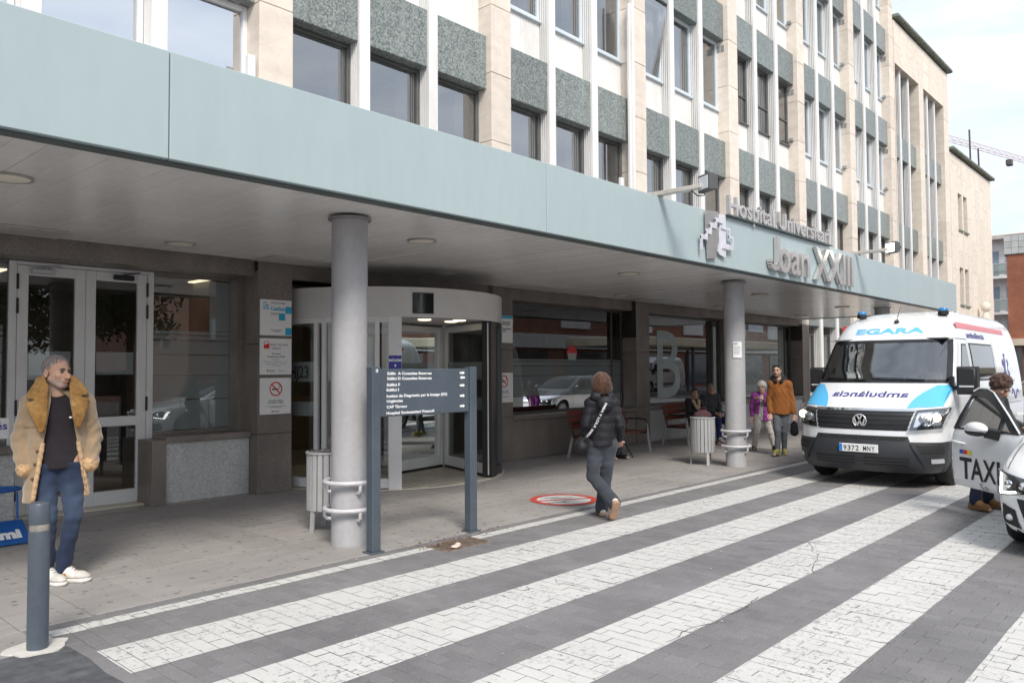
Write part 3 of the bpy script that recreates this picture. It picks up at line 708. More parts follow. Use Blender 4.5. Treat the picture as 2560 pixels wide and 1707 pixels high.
# rooms behind the ground floor glass
g = MB(); g.box(-3.6, 24, 15.9, 16.1, 0, 3.3); g.build('room_wall', INTER, hosp)
g = MB(); g.box(-3.6, 24, 10.32, 16, 3.12, 3.29); g.build('room_ceiling', M('room ceiling', (.55,.54,.52)), hosp)
g = MB(); g.box(-3.6, 24, 9.72, 16, -.004, .0); g.build('room_floor', INTERF, hosp)
for x in (.9+PW, xl(0)+.45, xl(1)+.1, xl(2)+.1, xl(3)+.1):
    g = MB(); g.box(x, x+.12, 10.4, 15.9, 0, 3.12); g.build('room_partition', INTER, hosp)
LAMP = M('warm ceiling lamp', (.9,.8,.6), .5, emit=(1,.80,.55,1.6))
for (x,y) in ((4.6,12.6),(7.2,13.4),(6.1,12.2),(3.0,13.0),(11.6,13.5),(8.9,13.2)):
    g = MB(); g.bbox(x-.3,x+.3,y-.3,y+.3,3.10,3.119,.004); solo('ceiling_light', g, LAMP, 'square warm ceiling light inside the hospital lobby', 'ceiling light', 'lobby ceiling lights')
g = MB(); g.bbox(7.0, 9.6, 14.6, 15.2, 0, 1.1, .02); solo('reception_desk', g, M('desk wood', (.22,.14,.08), .5), 'brown reception desk standing inside the dim lobby', 'desk')

# left bay: glazing, door and granite blocks
a, b = GF(-1)
g = MB(); g.bbox(4.30, xl(0)-.002, 9.86, 10.3, .0, .76, .006); g.build('granite_block', GREY_G, hosp)
g = MB(); g.bbox(4.12, 4.298, 9.80, 10.3, .0, .80, .006); g.build('granite_plate', BROWN_G, hosp)
g = MB(); g.bbox(4.30, xl(0)-.002, 9.80, 10.3, .762, .84, .006); g.build('sill', BROWN_G, hosp)
w = MB(); yg = 10.25
w.box(5.36,5.45,yg-.2,yg+.05,.84,2.945); w.box(4.30,5.36,yg-.03,yg+.03,.84,.88); w.box(4.30,5.36,yg-.03,yg+.03,2.9,2.944)
win = w.build('window', BROWN_G, hosp)
g = MB(); g.add([(4.30,yg,.88),(5.36,yg,.88),(5.36,yg,2.9),(4.30,yg,2.9)], [(0,1,2,3)]); g.build('pane', GL_GF, win)
g = MB(); yb = yg-.004
for z0,z1 in ((.89,1.28),(1.29,1.60),(1.61,1.87),(1.885,2.06),(2.075,2.13),(2.145,2.19)): g.add([(4.31,yb,z0),(5.35,yb,z0),(5.35,yb,z1),(4.31,yb,z1)], [(0,1,2,3)])
g.add([(5.06,yb,2.2),(5.35,yb,2.2),(5.35,yb,2.88),(5.06,yb,2.88)], [(0,1,2,3)])
g.build('frosted_band', GL_FROST, win)
g = MB(); g.bbox(-.2, 2.66, 9.86, 10.3, 0, .76, .006); g.build('granite_block', GREY_G, hosp)
g = MB(); g.bbox(-.2, 2.66, 9.80, 10.3, .762, .84, .006); g.build('sill', BROWN_G, hosp)
w = MB(); w.box(-.2,2.66,yg-.03,yg+.03,.84,.88); w.box(-.2,2.66,yg-.03,yg+.03,2.9,2.944); win = w.build('window', FRAME_D, hosp)
g = MB(); g.add([(-.2,yg,.88),(2.66,yg,.88),(2.66,yg,2.9),(-.2,yg,2.9)], [(0,1,2,3)]); g.build('pane', GL_GF, win)
g = MB()
for z0,z1 in ((.89,1.28),(1.29,1.60),(1.61,1.87),(1.885,2.06),(2.075,2.13),(2.145,2.19)): g.add([(-.1,yb,z0),(2.62,yb,z0),(2.62,yb,z1),(-.1,yb,z1)], [(0,1,2,3)])
g.build('frosted_band', GL_FROST, win)
# double entrance door
door = thing('entrance_door', 'pale grey aluminium double glass door behind the man in the sheepskin coat', 'door', (3.48,10.28,0))
yd = 10.26
def frame(mb, x0, x1, z0, z1, w, y0, y1, wb=None, b=.006):
    wb = wb or w
    mb.bbox(x0,x0+w,y0,y1,z0,z1,b); mb.bbox(x1-w,x1,y0,y1,z0,z1,b); mb.bbox(x0+w+.0005,x1-w-.0005,y0+.001,y1-.001,z1-w,z1,b); mb.bbox(x0+w+.0005,x1-w-.0005,y0+.001,y1-.001,z0,z0+wb,b)
g = MB(); g.bbox(2.67,2.75,yd-.04,yd+.05,0,2.94,.006); g.bbox(4.22,4.30,yd-.04,yd+.05,0,2.94,.006); g.bbox(2.7505,4.2195,yd-.038,yd+.05,2.90,2.94,.006); g.build('door_frame', ALUW, door)
for s,(xa,xb) in enumerate(((2.755,3.483),(3.487,4.215))):
    g = MB(); frame(g, xa, xb, .02, 2.895, .115, yd-.035, yd+.03, .17); g.bbox(xa+.1155,xb-.1155,yd-.034,yd+.028,.98,1.10,.006); lf = g.build('door_leaf', ALUW, door)
    g = MB()
    for z0,z1 in ((.19,.98),(1.10,2.78)): g.add([(xa+.115,yd,z0),(xb-.115,yd,z0),(xb-.115,yd,z1),(xa+.115,yd,z1)], [(0,1,2,3)])
    g.build('pane', GL_DOOR, lf)
    g = MB(); g.add([(xa+.135,yd-.003,1.62),(xb-.15,yd-.003,1.62),(xb-.15,yd-.003,1.90),(xa+.135,yd-.003,1.90)], [(0,1,2,3)]); g.build('frosted_band', GL_FROST, lf)
    for z in (2.70,2.42,1.25,.28):
        g = MB(); hx = xa-.012 if s == 0 else xb-.012; g.bbox(hx, hx+.024, yd-.06, yd-.036, z-.09, z+.09, .005); g.build('hinge', BLACK, lf)
    g = MB(); cx = xa+.25 if s == 0 else xb-.30; g.bbox(cx-.12, cx+.12, yd-.10, yd-.036, 2.80, 2.86, .008); g.bar((cx,yd-.07,2.87),(cx+.2,yd-.05,2.91),.02,.012); g.build('door_closer', BLACK if s else ALU, lf)
g = MB(); g.box(2.6, 4.32, 10.02, 10.3, .0005, .018); g.build('threshold', M('cream threshold stone', (.60,.55,.46), .5), door)

# ------------------------------------------------------------------ canopy
can = thing('entrance_canopy', 'long pale blue-green entrance canopy with grey strip ceiling', 'canopy', (12,7.4,3.1))
YF, ZB, ZT, XE = 5.385, 3.125, 3.885, 23.65
joints = [-1.7,2.36,6.44,10.55,14.62,18.7,22.75,XE]
for i in range(len(joints)-1):
    g = MB(); g.bbox(joints[i]+.004, joints[i+1]-.004, YF, YF+.05, ZB, ZT, .006); g.build('fascia_panel', FASCIA, can)
g = MB(); g.box(-1.7, XE-.01, YF+.052, YF+.16, ZB-.012, ZB+.05); g.build('drip_edge', DARKEDGE, can)
g = MB(); g.bbox(XE-.06, XE, YF+.052, 9.6, ZB, ZT, .005); g.build('end_panel', FASCIA, can)
g = MB(); g.box(-1.7, XE-.07, YF+.06, 9.6, ZB+.06, ZT-.06); g.build('deck', M('canopy deck', (.25,.25,.25), .9), can)
sw = .2; stm = MB(); stm.bbox(.0015, sw-.0015, 0, 9.62-YF-.165, 0, .03, .004); stmm = stm.mesh('soffit_strip', SOFFIT)
x = -1.7
while x < XE-.25: link('soffit_strip', stmm, can, (x, YF+.163, ZB+.022+random.uniform(-.0012,.0012)), (random.uniform(-.0003,.0003),random.uniform(-.002,.002),0)); x += sw
hm = MB(); hm.bbox(0,1.2,0,.55,0,.012,.003); hmm = hm.mesh('ceiling_hatch', M('pale hatch', (.55,.54,.52), .35))
for (x,y) in ((5.3,9.03),(1.75,9.03),(10.2,9.0),(13.9,9.0),(18.3,9.0)): link('ceiling_hatch', hmm, can, (x,y,ZB+.006))
DL = M('lamp lens', (.90,.85,.72), .35, var=.03)
for (x,y,wh) in ((1.77,6.82,'above the man in the sheepskin coat'),(4.06,8.95,'just outside the double glass door'),(5.89,6.8,'above the dark blue directional board'),(8.2,8.95,'over the revolving door drum'),(10.17,6.85,'beyond the painted floor circle'),(13.0,8.92,'over the bench by the big window'),(14.95,6.93,'above the walking couple'),(17.2,8.95,'above the seated couple'),(19.6,6.97,'beside the column behind the ambulance'),(21.8,8.9,'nearest the canopy end wall')):
    t = thing('ceiling_downlight', 'round flush canopy downlight '+wh, 'downlight', (x,y,ZB), group='canopy downlights')
    g = MB(); g.lathe((x,y,ZB), [(.001,.004),(.145,.004),(.15,.0),(.165,.0),(.168,.01),(.168,.022)], 28); g.build('trim_ring', M('downlight trim', (.34,.32,.30), .35), t, 40)
    g = MB(); g.lathe((x,y,ZB), [(.001,-.004),(.10,-.003),(.143,.003)], 28); g.build('lens', DL, t, 60)
# columns with guard rings
def column(x, y, label, guards=True):
    t = thing('canopy_column', label, 'column', (x,y,0), group='round columns under the canopy')
    r = .172
    g = MB(); g.lathe((x,y,0), [(r+.004,0),(r+.004,.02),(r,.03),(r,3.06),(r,3.10)], 48); g.build('shaft', COLUMN, t, 40)
    g = MB(); g.lathe((x,y,0), [(r+.002,3.098),(r+.035,3.102),(r+.035,3.121),(r,3.125)], 48); g.build('collar', M('column collar', (.22,.215,.21), .5), t, 30)
    if guards:
        for z in (.60,.345):
            g = MB(); R_ = .232; pts = [(x+R_*math.cos(q), y+R_*math.sin(q), z) for q in [2*math.pi*i/40 for i in range(40)]]; g.tube(pts, .022, 10, closed=True); rg = g.build('guard_ring', M('guard ring paint', (.56,.55,.57), .4), t, 60)
            g = MB()
            for q in (-100,20,140):
                c,s = math.cos(rad(q)), math.sin(rad(q)); g.tube([(x+R_*c,y+R_*s,z-.01),(x+R_*c,y+R_*s,z-.07),(x+(R_-.02)*c,y+(R_-.02)*s,z-.095),(x+(r-.01)*c,y+(r-.01)*s,z-.10)], .017, 8)
            g.build('bracket', M('guard ring paint', (.56,.55,.57)), rg, 60)
    return t
c1 = column(4.495, 6.25, 'thick grey round column beside the dark blue directional board')
c2 = column(12.36, 6.20, 'grey round column with a taped paper notice beside the walking couple')
c3 = column(20.1, 6.2, 'grey round column behind the parked ambulance under the canopy', guards=False)
nd_ = MB(); 
def on_col(cx, cy, r, a0):
    return lambda u,v: (cx+r*math.cos(rad(a0)+u/r), cy+r*math.sin(rad(a0)+u/r), v)
fc = on_col(12.36,6.20,.1875,-138)
nd_.grid(lambda u,v: fc(-.075+.15*u, 1.83+.27*v), 8, 2); nt_ = solo('paper_notice', nd_, M('paper', (.74,.75,.76), .7), 'white paper notice taped to the far column', 'notice')
tx = MB(); fc2 = on_col(12.36,6.20,.1888,-138)
def line_on(mb, fn, u0, u1, v, h): mb.grid(lambda a,b: fn(u0+(u1-u0)*a, v+h*b), 4, 1)
line_on(tx, fc2, -.065, .0, 2.055, .022)
for i in range(7): line_on(tx, fc2, -.06, .055-.01*(i%3), 2.015-.022*i, .007)
ORG[nt_.name] = nt_.location.copy(); tx.build('print', GREYP, nt_)
# ------------------------------------------------------------------ revolving door
CX, CY, RD = 7.98, 10.15, 1.92
rev = thing('revolving_door', 'large round revolving glass door with white drum and open front', 'door', (CX,CY,0))
def pol(r, a, z): return (CX+r*math.cos(rad(a)), CY+r*math.sin(rad(a)), z)
def shell(mb, r0, r1, a0, a1, z0, z1, n):
    rg = [[pol(r0,a0+(a1-a0)*i/n,z0),pol(r1,a0+(a1-a0)*i/n,z0),pol(r1,a0+(a1-a0)*i/n,z1),pol(r0,a0+(a1-a0)*i/n,z1)] for i in range(n+1)]
    return mb.ring(rg)
DRUM = M('white drum lacquer', (.56,.55,.54), .33, var=.04)
g = MB(); shell(g, RD-.06, RD, 165, 375, 2.40, 2.82, 64); g.build('drum_band', DRUM, rev, 40)
g = MB(); g.prism([pol(RD-.065,i*7.5,0)[:2] for i in range(48)], 2.42, 2.46); g.build('drum_ceiling', M('drum ceiling', (.62,.61,.6), .4), rev)
g = MB(); g.prism([pol(RD-.01,i*7.5,0)[:2] for i in range(48)], 2.79, 2.815); g.build('drum_top', M('drum dust', (.2,.19,.18), .9), rev)
for a_,r_ in ((262,1.2),(284,1.45),(292,1.2)):
    g = MB(); c = pol(r_,a_,0); g.lathe((c[0],c[1],2.405), [(.001,0),(.085,0),(.1,.004),(.1,.016)], 20); g.build('downlight', LAMP, rev, 40)
g = MB(); a0,a1 = 243.6,253.0; shell(g, RD-.005, RD+.006, a0, a1, 2.45, 2.74, 6); sw_ = g.build('sensor_window', M('smoked sensor glass', (.02,.02,.022), .08), rev, 30)
g = MB(); shell(g, RD+.0065, RD+.010, a0, a1, 2.735, 2.745, 6); shell(g, RD+.0065, RD+.010, a0, a1, 2.45, 2.46, 6); g.build('sensor_trim', BLACK, sw_)
# curved glass walls: west half (seen left of the post) and a stub on the east
def curved_wall(a0, a1, n, mull=None, fm=None):
    g = MB()
    shell(g, RD-.07, RD-.01, a0, a1, .03, .16, n*4); shell(g, RD-.07, RD-.01, a0, a1, 2.32, 2.40, n*4)
    wl = g.build('curved_wall', fm or ALUW, rev, 35)
    for a in (mull if mull is not None else [a0+(a1-a0)*i/n for i in range(n+1)]):
        g = MB(); shell(g, RD-.075, RD-.003, a-.9, a+.9, .0305, 2.399, 2); g.build('mullion', ALUW, wl, 35)
    g = MB()
    g.grid(lambda u,v: pol(RD-.04, a0+(a1-a0)*u, .16+2.16*v), n*8, 1); g.build('pane', GL_DOOR, wl, 60)
    return wl
wl = curved_wall(180, 236, 2, (181,202.2,206,224,229))
g = MB()
for z0,z1 in ((1.02,1.22),(1.50,1.78)): g.grid(lambda u,v: pol(RD-.037, 182+19*u, z0+(z1-z0)*v), 10, 1)
g.build('frosted_band', GL_FROST, wl, 60)
fh = lambda u,v: pol(RD-.033, 187.2+math.degrees(u/RD), v)
g = MB(); put_text(g, 'HJ23', .24, lambda u,v: fh(u,1.555+v), bold=.004, fit=.36); g.build('lettering', INK, wl)
curved_wall(293, 308, 1, (), M('black post', (.02,.02,.02), .3))
# broad white post, dark posts at the far side
g = MB(); shell(g, RD-.11, RD+.012, 233.6, 239.0, .0, 2.399, 4); post = g.build('post', ALUW, rev, 35)
g = MB(); shell(g, RD+.0125, RD+.016, 233.7, 238.9, 1.50, 1.86, 4); stk = g.build('sticker', NAVYP, post)
fp = lambda u,v: pol(RD+.0175, 236.3+math.degrees(u/(RD+.0175)), v)
g = MB(); put_text(g, 'MÀXIM', .052, lambda u,v: fp(u,1.775+v), bold=.002, align='c', fit=.17); put_text(g, '4', .06, lambda u,v: fp(u,1.70+v), bold=.002, align='c'); g.build('lettering', INKW, stk)
g = MB(); shell(g, RD-.16, RD+.0, 289.5, 295.5, .0, 2.399, 4); g.build('post', M('black post', (.02,.02,.02), .3), rev, 35)
g = MB(); shell(g, RD-.09, RD+.002, 305, 312, .0, 2.399, 3); g.build('post', M('dark grey post', (.07,.075,.08), .35), rev, 35)
# framed leaves meeting at the turning shaft
SH = Vector((9.12,9.96,0))
g = MB(); g.cyl((SH.x,SH.y), .05, .02, 2.42, 20); g.build('shaft', ALU, rev, 40)
for (ex,ey) in ((7.75,9.74),(8.62,8.38),(7.6,11.2),(9.5,11.4)):
    e_ = Vector((ex,ey,0))-SH; Ll = e_.length; e_.normalize(); nn_ = Vector((-e_.y,e_.x,0)); lf = MB()
    def wp(r,t,z): return SH+e_*r+nn_*t+Vector((0,0,z))
    tmp = MB(); frame(tmp, .06, Ll, .05, 2.38, .10, -.03, .03, .16); lf.add([wp(*v) for v in tmp.v], tmp.f); o = lf.build('door_leaf', ALUW, rev)
    g = MB(); g.add([wp(.16,0,.21),wp(Ll-.10,0,.21),wp(Ll-.10,0,2.28),wp(.16,0,2.28)], [(0,1,2,3)]); g.build('pane', GL_DOOR, o)
    g = MB()
    for z0,z1 in ((1.02,1.22),(1.50,1.78)): g.add([wp(.16,-.004,z0),wp(Ll-.1,-.004,z0),wp(Ll-.1,-.004,z1),wp(.16,-.004,z1)], [(0,1,2,3)])
    g.build('frosted_band', GL_FROST, o)
    g = MB(); t0 = [wp(.06,-.012,0),wp(Ll,-.012,0),wp(Ll,.012,0),wp(.06,.012,0)]; g.ring([[tuple(p+Vector((0,0,.013))) for p in t0],[tuple(p+Vector((0,0,.05))) for p in t0]]); g.build('sweep_brush', BLACK, o)
g = MB(); g.prism([pol(RD+.03,i*7.5,0)[:2] for i in range(48)], .001, .010); fl_ = g.build('floor_disc', M('cream threshold stone', (.60,.55,.46)), rev)
g = MB()
for i in range(13):
    y = CY-RD+.16+i*.15; hw = math.sqrt(max(0,(RD-.06)**2-(y-CY)**2))
    if hw > .1: g.box(CX-hw, CX+hw, y, y+.022, .0102, .0125)
g.build('mat_strip', M('dark mat strip', (.04,.035,.03), .9), fl_)
g = MB(); g.box(xl(0)+PW, xl(1), 9.9, 10.3, 2.94, 3.3); 
g.build('door_header', M('dark recess', (.02,.02,.02)), rev)

# ------------------------------------------------------------------ signs on the granite piers
YS = YP-.02
def plaque(label, x0, x1, z0, z1):
    t = thing('wall_sign', label, 'sign', ((x0+x1)/2,YP,z0)); g = MB(); g.bbox(x0, x1, YS, YP-.003, z0, z1, .003); g.build('sign_plate', WPLATE, t); return t
class Print:
    def __init__(s, t, x0, z0): s.t=t; s.x=x0; s.z=z0; s.k=0
    def text(s, st, x, z, size, mat, bold=0, fit=None, align='l', name='lettering'):
        g = MB(); put_text(g, st, size, lambda u,v: (s.x+x+u, YS-.0012, s.z+z+v), bold=bold, fit=fit, align=align); g.build(name, mat, s.t)
    def rect(s, x0, x1, z0, z1, mat, name='print', d=.0008):
        g = MB(); g.add([(s.x+x0,YS-d,s.z+z0),(s.x+x1,YS-d,s.z+z0),(s.x+x1,YS-d,s.z+z1),(s.x+x0,YS-d,s.z+z1)], [(0,1,2,3)]); g.build(name, mat, s.t)
    def lines(s, rows, mat):
        g = MB()
        for x0,x1,z,h in rows: g.add([(s.x+x0,YS-.0008,s.z+z),(s.x+x1,YS-.0008,s.z+z),(s.x+x1,YS-.0008,s.z+z+h),(s.x+x0,YS-.0008,s.z+z+h)], [(0,1,2,3)])
        g.build('print', mat, s.t)
    def ring(s, cx, cz, r0, r1, mat, a=(0,360), d=.0012, name='print', n=36):
        g = MB(); A = [rad(a[0]+(a[1]-a[0])*i/n) for i in range(n+1)]
        V = [(s.x+cx+r0*math.cos(q),YS-d,s.z+cz+r0*math.sin(q)) for q in A]+[(s.x+cx+r1*math.cos(q),YS-d,s.z+cz+r1*math.sin(q)) for q in A]
        g.add(V, [(i,i+1,i+2+n,i+1+n) for i in range(n)]); g.build(name, mat, s.t)
    def poly(s, P, mat, d=.001, name='print'):
        g = MB(); g.add([(s.x+x,YS-d,s.z+z) for x,z in P], [tuple(range(len(P)))]); g.build(name, mat, s.t)
def no_smoking(p, cx, cz, r):
    p.rect(cx-r*.62, cx+r*.30, cz-r*.16, cz+r*.04, INK, 'cigarette', .0010); p.rect(cx+r*.36, cx+r*.44, cz-r*.16, cz+r*.04, INK, 'cigarette', .0010)
    for k in (0,1): p.ring(cx+r*.42, cz+r*.30+.1*r*k, r*(.17+.05*k), r*(.22+.05*k), INK, (-90,120), .0010, 'smoke', 10)
    p.ring(cx, cz, r*.82, r, REDP); c = r*.86; w = r*.10
    p.poly([(cx-c*.70-w*.7,cz+c*.70-w*.7),(cx+c*.70-w*.7,cz-c*.70-w*.7),(cx+c*.70+w*.7,cz-c*.70+w*.7),(cx-c*.70+w*.7,cz+c*.70+w*.7)], REDP, .0014)
xa = xl(0)+.02
t = plaque('white wall sign with cyan squares and cyan lettering at the top of the pier', xa, xa+.48, 2.14, 2.63); p = Print(t, xa, 2.14)
p.text('Centre proveïdor', .16, .437, .030, INK, .0006, .22); p.text('CatSalut', .155, .345, .064, CYAN, .0025, .27)
p.lines([(.155,.29,.30,.008),(.155,.26,.285,.008)], GREYP)
p.text('iS', .045, .355, .088, CYAN, .002, .085); p.lines([(.04,.06,.428,.016),(.06,.08,.444,.014),(.075,.095,.426,.014)], CYAN)
for x,z in ((.38,.305),(.28,.21),(.38,.115-.105)): p.rect(x, x+.098 if x < .3 else .478, z, z+.098, CYAN)
p.lines([(.165,.18,.065,.022),(.19,.33,.068,.010),(.19,.30,.05,.010)], GREYP)
t = plaque('white wall sign with a red and white badge, middle of the pier', xa, xa+.48, 1.605, 2.10); p = Print(t, xa, 1.605)
p.poly([(x,z) for x,z in rrect(.055,.14,.355,.455,.015)], REDP, .0006); p.poly([(.063,.405),(.063,.447),(.132,.447),(.132,.425)], WPLATE, .0012)
p.text('BANC DE SANG', .155, .395, .040, INK, 0, .27); p.text('i TEIXITS', .155, .345, .040, INK, 0, .155)
p.text('Tarragona', .24, .275, .032, INK, .0006, .14, 'c'); p.text('Hospital Joan XXIII', .24, .235, .032, INK, .0006, .27, 'c')
p.text('Donacions:', .24, .198, .022, INK, 0, .11, 'c'); p.text('De dimarts a dissabte de 9 a 14 h', .24, .169, .022, INK, 0, .37, 'c'); p.text('Dilluns, dimecres i divendres', .24, .140, .022, INK, 0, .31, 'c'); p.text('de 16 a 20 h', .24, .111, .022, INK, 0, .13, 'c')
p.lines([(.10,.125,.038,.032),(.135,.225,.055,.009),(.135,.225,.038,.009)], GREYP); p.text('/Salut', .265, .04, .042, GREYP, 0, .11)
t = plaque('white no smoking sign with a red circle, lowest on the pier', xa+.004, xa+.475, 1.065, 1.56); p = Print(t, xa, 1.065)
no_smoking(p, .24, .345, .098); p.text('PROHIBIT FUMAR', .24, .175, .027, INK, .0004, .22, 'c'); p.text('PROHIBIDO FUMAR', .24, .147, .027, INK, .0004, .24, 'c')
p.lines([(.09,.40,.105,.007),(.15,.33,.09,.007)], GREYP); p.lines([(.175,.20,.028,.022)], REDP); p.lines([(.205,.30,.04,.007),(.205,.29,.028,.007)], GREYP)
xb_ = xl(1)+.02
t = plaque('white wall sign with a cyan top edge beyond the revolving door', xb_, xb_+.48, 2.14, 2.63); p = Print(t, xb_, 2.14)
p.rect(0.004,.476,.44,.486,CYAN); p.lines([(.2,.42,.36,.016),(.2,.40,.325,.016),(.2,.44,.24,.016),(.2,.30,.20,.016)], INK)
t = plaque('white no smoking sign with a red circle beyond the revolving door', xb_, xb_+.48, 1.065, 1.60); p = Print(t, xb_, 1.065)
no_smoking(p, .24, .38, .11); p.text('PROHIBIT FUMAR', .24, .195, .027, INK, .0004, .22, 'c'); p.text('PROHIBIDO FUMAR', .24, .165, .027, INK, .0004, .24, 'c'); p.lines([(.09,.40,.105,.007),(.15,.33,.09,.007)], GREYP)

# ------------------------------------------------------------------ steel lettering and emblem on the canopy
def raised(text, size, xs, bold, x, z, width, y0, y1, parent, mat):
    a,b = text_w(text, size, xs, bold); k = width/(b-a)
    for i,ch in enumerate(text):
        if ch == ' ': continue
        pa = text_w(text[:i]+'|', size, xs, bold)[1]-text_w('|', size, xs, bold)[1] if i else 0
        V,Fc = text_geo(ch, size, xs, bold, .5); g = MB()
        if ch == 'J':
            hh = size*.73; st_ = size*.115; pth = [(size*.24,hh-st_*.5)]+[(size*.24,size*.14)]+[(size*.13+size*.11*math.cos(rad(-a_)), size*.14-size*.09*math.sin(rad(a_))) for a_ in range(20,181,20)]+[(size*.02,size*.20)]
            for (p0,p1) in zip(pth[:-1],pth[1:]): g.bar((x+p0[0]*k,(y0+y1)/2,z+p0[1]),(x+p1[0]*k,(y0+y1)/2,z+p1[1]),abs(y1-y0),st_,(0,1,0)) if False else g.bar((x+p0[0]*k,(y0+y1)/2,z+p0[1]),(x+p1[0]*k,(y0+y1)/2,z+p1[1]),st_,abs(y1-y0),(0,1,0))
            g.build('letter', mat, parent); continue
        g.add([(x+(v[0]+pa-a)*k, y0+(v[2]+.5)*(y1-y0), z+v[1]) for v in V], Fc); g.build('letter', mat, parent)
STEELF = M('brushed letter steel', (.66,.63,.61), .25, metal=.7, var=.08)
let1 = thing('sign_lettering', 'raised steel letters reading Hospital Universitari along the canopy top edge', 'lettering', (12.5,5.36,3.9))
raised('Hospital Universitari', .40, .8, .004, 10.57, 3.925, 3.93, 5.345, 5.40, let1, STEELF)
g = MB(); g.box(10.5, 14.55, 5.32, 5.40, 3.888, 3.905); g.build('base_rail', DARKEDGE, let1)
let2 = thing('sign_lettering', 'large raised steel letters reading Joan XXIII on the canopy front', 'lettering', (13.7,5.36,3.2))
raised('Joan XXIII', .82, .7, .010, 11.87, 3.22, 3.72, 5.305, 5.37, let2, STEELF)
emb = thing('emblem', 'steel emblem of two pillars crossed by a stepped line on the canopy', 'emblem', (10.1,5.36,3.2))
def ez(P): return [(9.88+(x-510)*.00284, 4.182-.001333*y+.000324*x) for x,y in P]
g = MB(); g.prism(ez([(500,400),(512,360),(622,368),(628,470),(612,520),(628,600),(618,700),(598,780),(604,870),(515,870),(512,760),(498,640)]), 5.335, 5.36, 'y'); g.build('pillar', M('emblem steel', (.50,.48,.46), .3, metal=.8), emb)
g = MB(); g.prism(ez([(640,392),(702,396),(706,640),(704,760),(700,868),(640,832),(618,790),(632,700),(628,610),(640,520),(630,470)]), 5.338, 5.362, 'y'); g.build('pillar', M('emblem white steel', (.75,.75,.80), .25, metal=.3), emb)
def ribbon(P, w, y0, y1, mat):
    g = MB(); Z = ez(P)
    for (a,b) in zip(Z[:-1],Z[1:]):
        if abs(a[0]-b[0]) > abs(a[1]-b[1]): g.box(min(a[0],b[0])-w/2, max(a[0],b[0])+w/2, y0, y1, min(a[1],b[1])-w/2, max(a[1],b[1])+w/2)
        else: g.box(min(a[0],b[0])-w/2+.0, max(a[0],b[0])+w/2, y0-.002, y1+.002, min(a[1],b[1])-w/2+.003, max(a[1],b[1])+w/2-.003)
    g.build('step_line', mat, emb)
ribbon([(440,760),(440,645),(492,640),(492,590),(535,583),(535,525),(590,517),(590,465),(655,465)], .042, 5.315, 5.332, M('emblem white steel', (.75,.75,.80)))
ribbon([(655,540),(730,560),(730,640),(768,650),(768,745),(665,755)], .03, 5.318, 5.334, M('emblem white steel', (.75,.75,.80)))

# ------------------------------------------------------------------ floodlights on arms
def flood(x, z, label, lit):
    t = thing('floodlight', label, 'floodlight', (x,YF,z)); g = MB()
    g.bbox(x-.05, x+.05, YF-.62, YF+.30, z, z+.055, .006); g.build('arm', M('galvanised arm', (.62,.58,.52), .35, metal=.4), t)
    g = MB(); g.bbox(x-.05,x+.05,YF+.05,YF+.25,z-.0,z+.03,.004); g.build('bracket', ALU, t)
    h = MB(); y1 = YF-.66; h.bbox(x-.13, x+.13, y1-.05, y1+.03, z-.05, z+.17, .012)
    for i in range(8): h.box(x-.115+i*.031, x-.105+i*.031, y1-.10, y1-.051, z-.03, z+.15)
    hc = Vector((x,y1,0)); rot = Matrix.Rotation(rad(62),3,'Z'); turn = lambda q: hc+rot@(q-hc)
    h.xform(turn); b = h.build('lamp_head', M('floodlight body', (.09,.095,.10), .5), t)
    g = MB(); g.bbox(x-.10, x+.10, y1+.031, y1+.037, z-.02, z+.14, .003); g.xform(turn); g.build('lens', M('lit floodlight lens', (.9,.9,.85), .2, emit=(1,.93,.8,6)) if lit else M('floodlight lens', (.75,.76,.78), .15), b)
    g = MB(); g.tube([(x+.05,y1+.02,z+.02),(x+.09,y1+.07,z-.07),(x+.02,y1+.12,z-.08),(x,y1+.2,z)], .008, 6); g.build('cable', BLACK, t)
flood(8.72, 3.89, 'unlit floodlight on a short steel arm near the stepped emblem', False)
flood(15.95, 3.89, 'lit floodlight on a short steel arm past the Joan XXIII letters', True)

# ------------------------------------------------------------------ directional board
sg = thing('direction_board', 'dark slate blue directional board on two posts with white lettering and arrows', 'sign', (5.05,5.78,0))
for x in (4.425,5.665):
    g = MB(); g.bbox(x-.048, x+.048, 5.735, 5.83, .012, 1.685, .006); pst = g.build('post', SLATE, sg)
    g = MB(); g.bbox(x-.075, x+.075, 5.71, 5.855, 0, .014, .004); g.build('base_plate', SLATE, pst)
g = MB(); g.bbox(4.4735, 5.6165, 5.752, 5.812, 1.225, 1.665, .006); bd = g.build('board', SLATE, sg)
yb = 5.7495
for s_,x,w_,z in (('Edific  A Consultes Externes',4.559,.545,1.611),('Edifici D Consultes Externes',4.558,.546,1.564),('Edifici F',4.553,.156,1.506),('Edifici I',4.55,.143,1.459),('Institut de Diagnòstic per la Imatge (IDI)',4.55,.758,1.402),('Urgències',4.55,.191,1.356),('CAP Tàrraco',4.55,.242,1.302),('Hospital Sociosanitari Francolí',4.548,.591,1.245)):
    g = MB(); put_text(g, s_, .036, lambda u,v: (x+u, yb, z+v), bold=.0011, fit=w_); g.build('lettering', INKW, bd)
for z,d in ((1.623,1),(1.576,-1),(1.497,1),(1.392,1),(1.288,1)):
    P = [(-.036,-.0095),(.004,-.0095),(.004,-.019),(.036,0),(.004,.019),(.004,.0095),(-.036,.0095)]; g = MB(); g.add([(5.518+d*a,yb,z+b) for a,b in P], [tuple(range(7))]); g.build('arrow', INKW, bd)
g = MB(); g.add([(4.425+.022*math.cos(rad(18*i)),5.7340,1.650+.022*math.sin(rad(18*i))) for i in range(20)], [tuple(range(20))]); bdg = g.build('badge', M('badge grey', (.2,.21,.22)), sg)
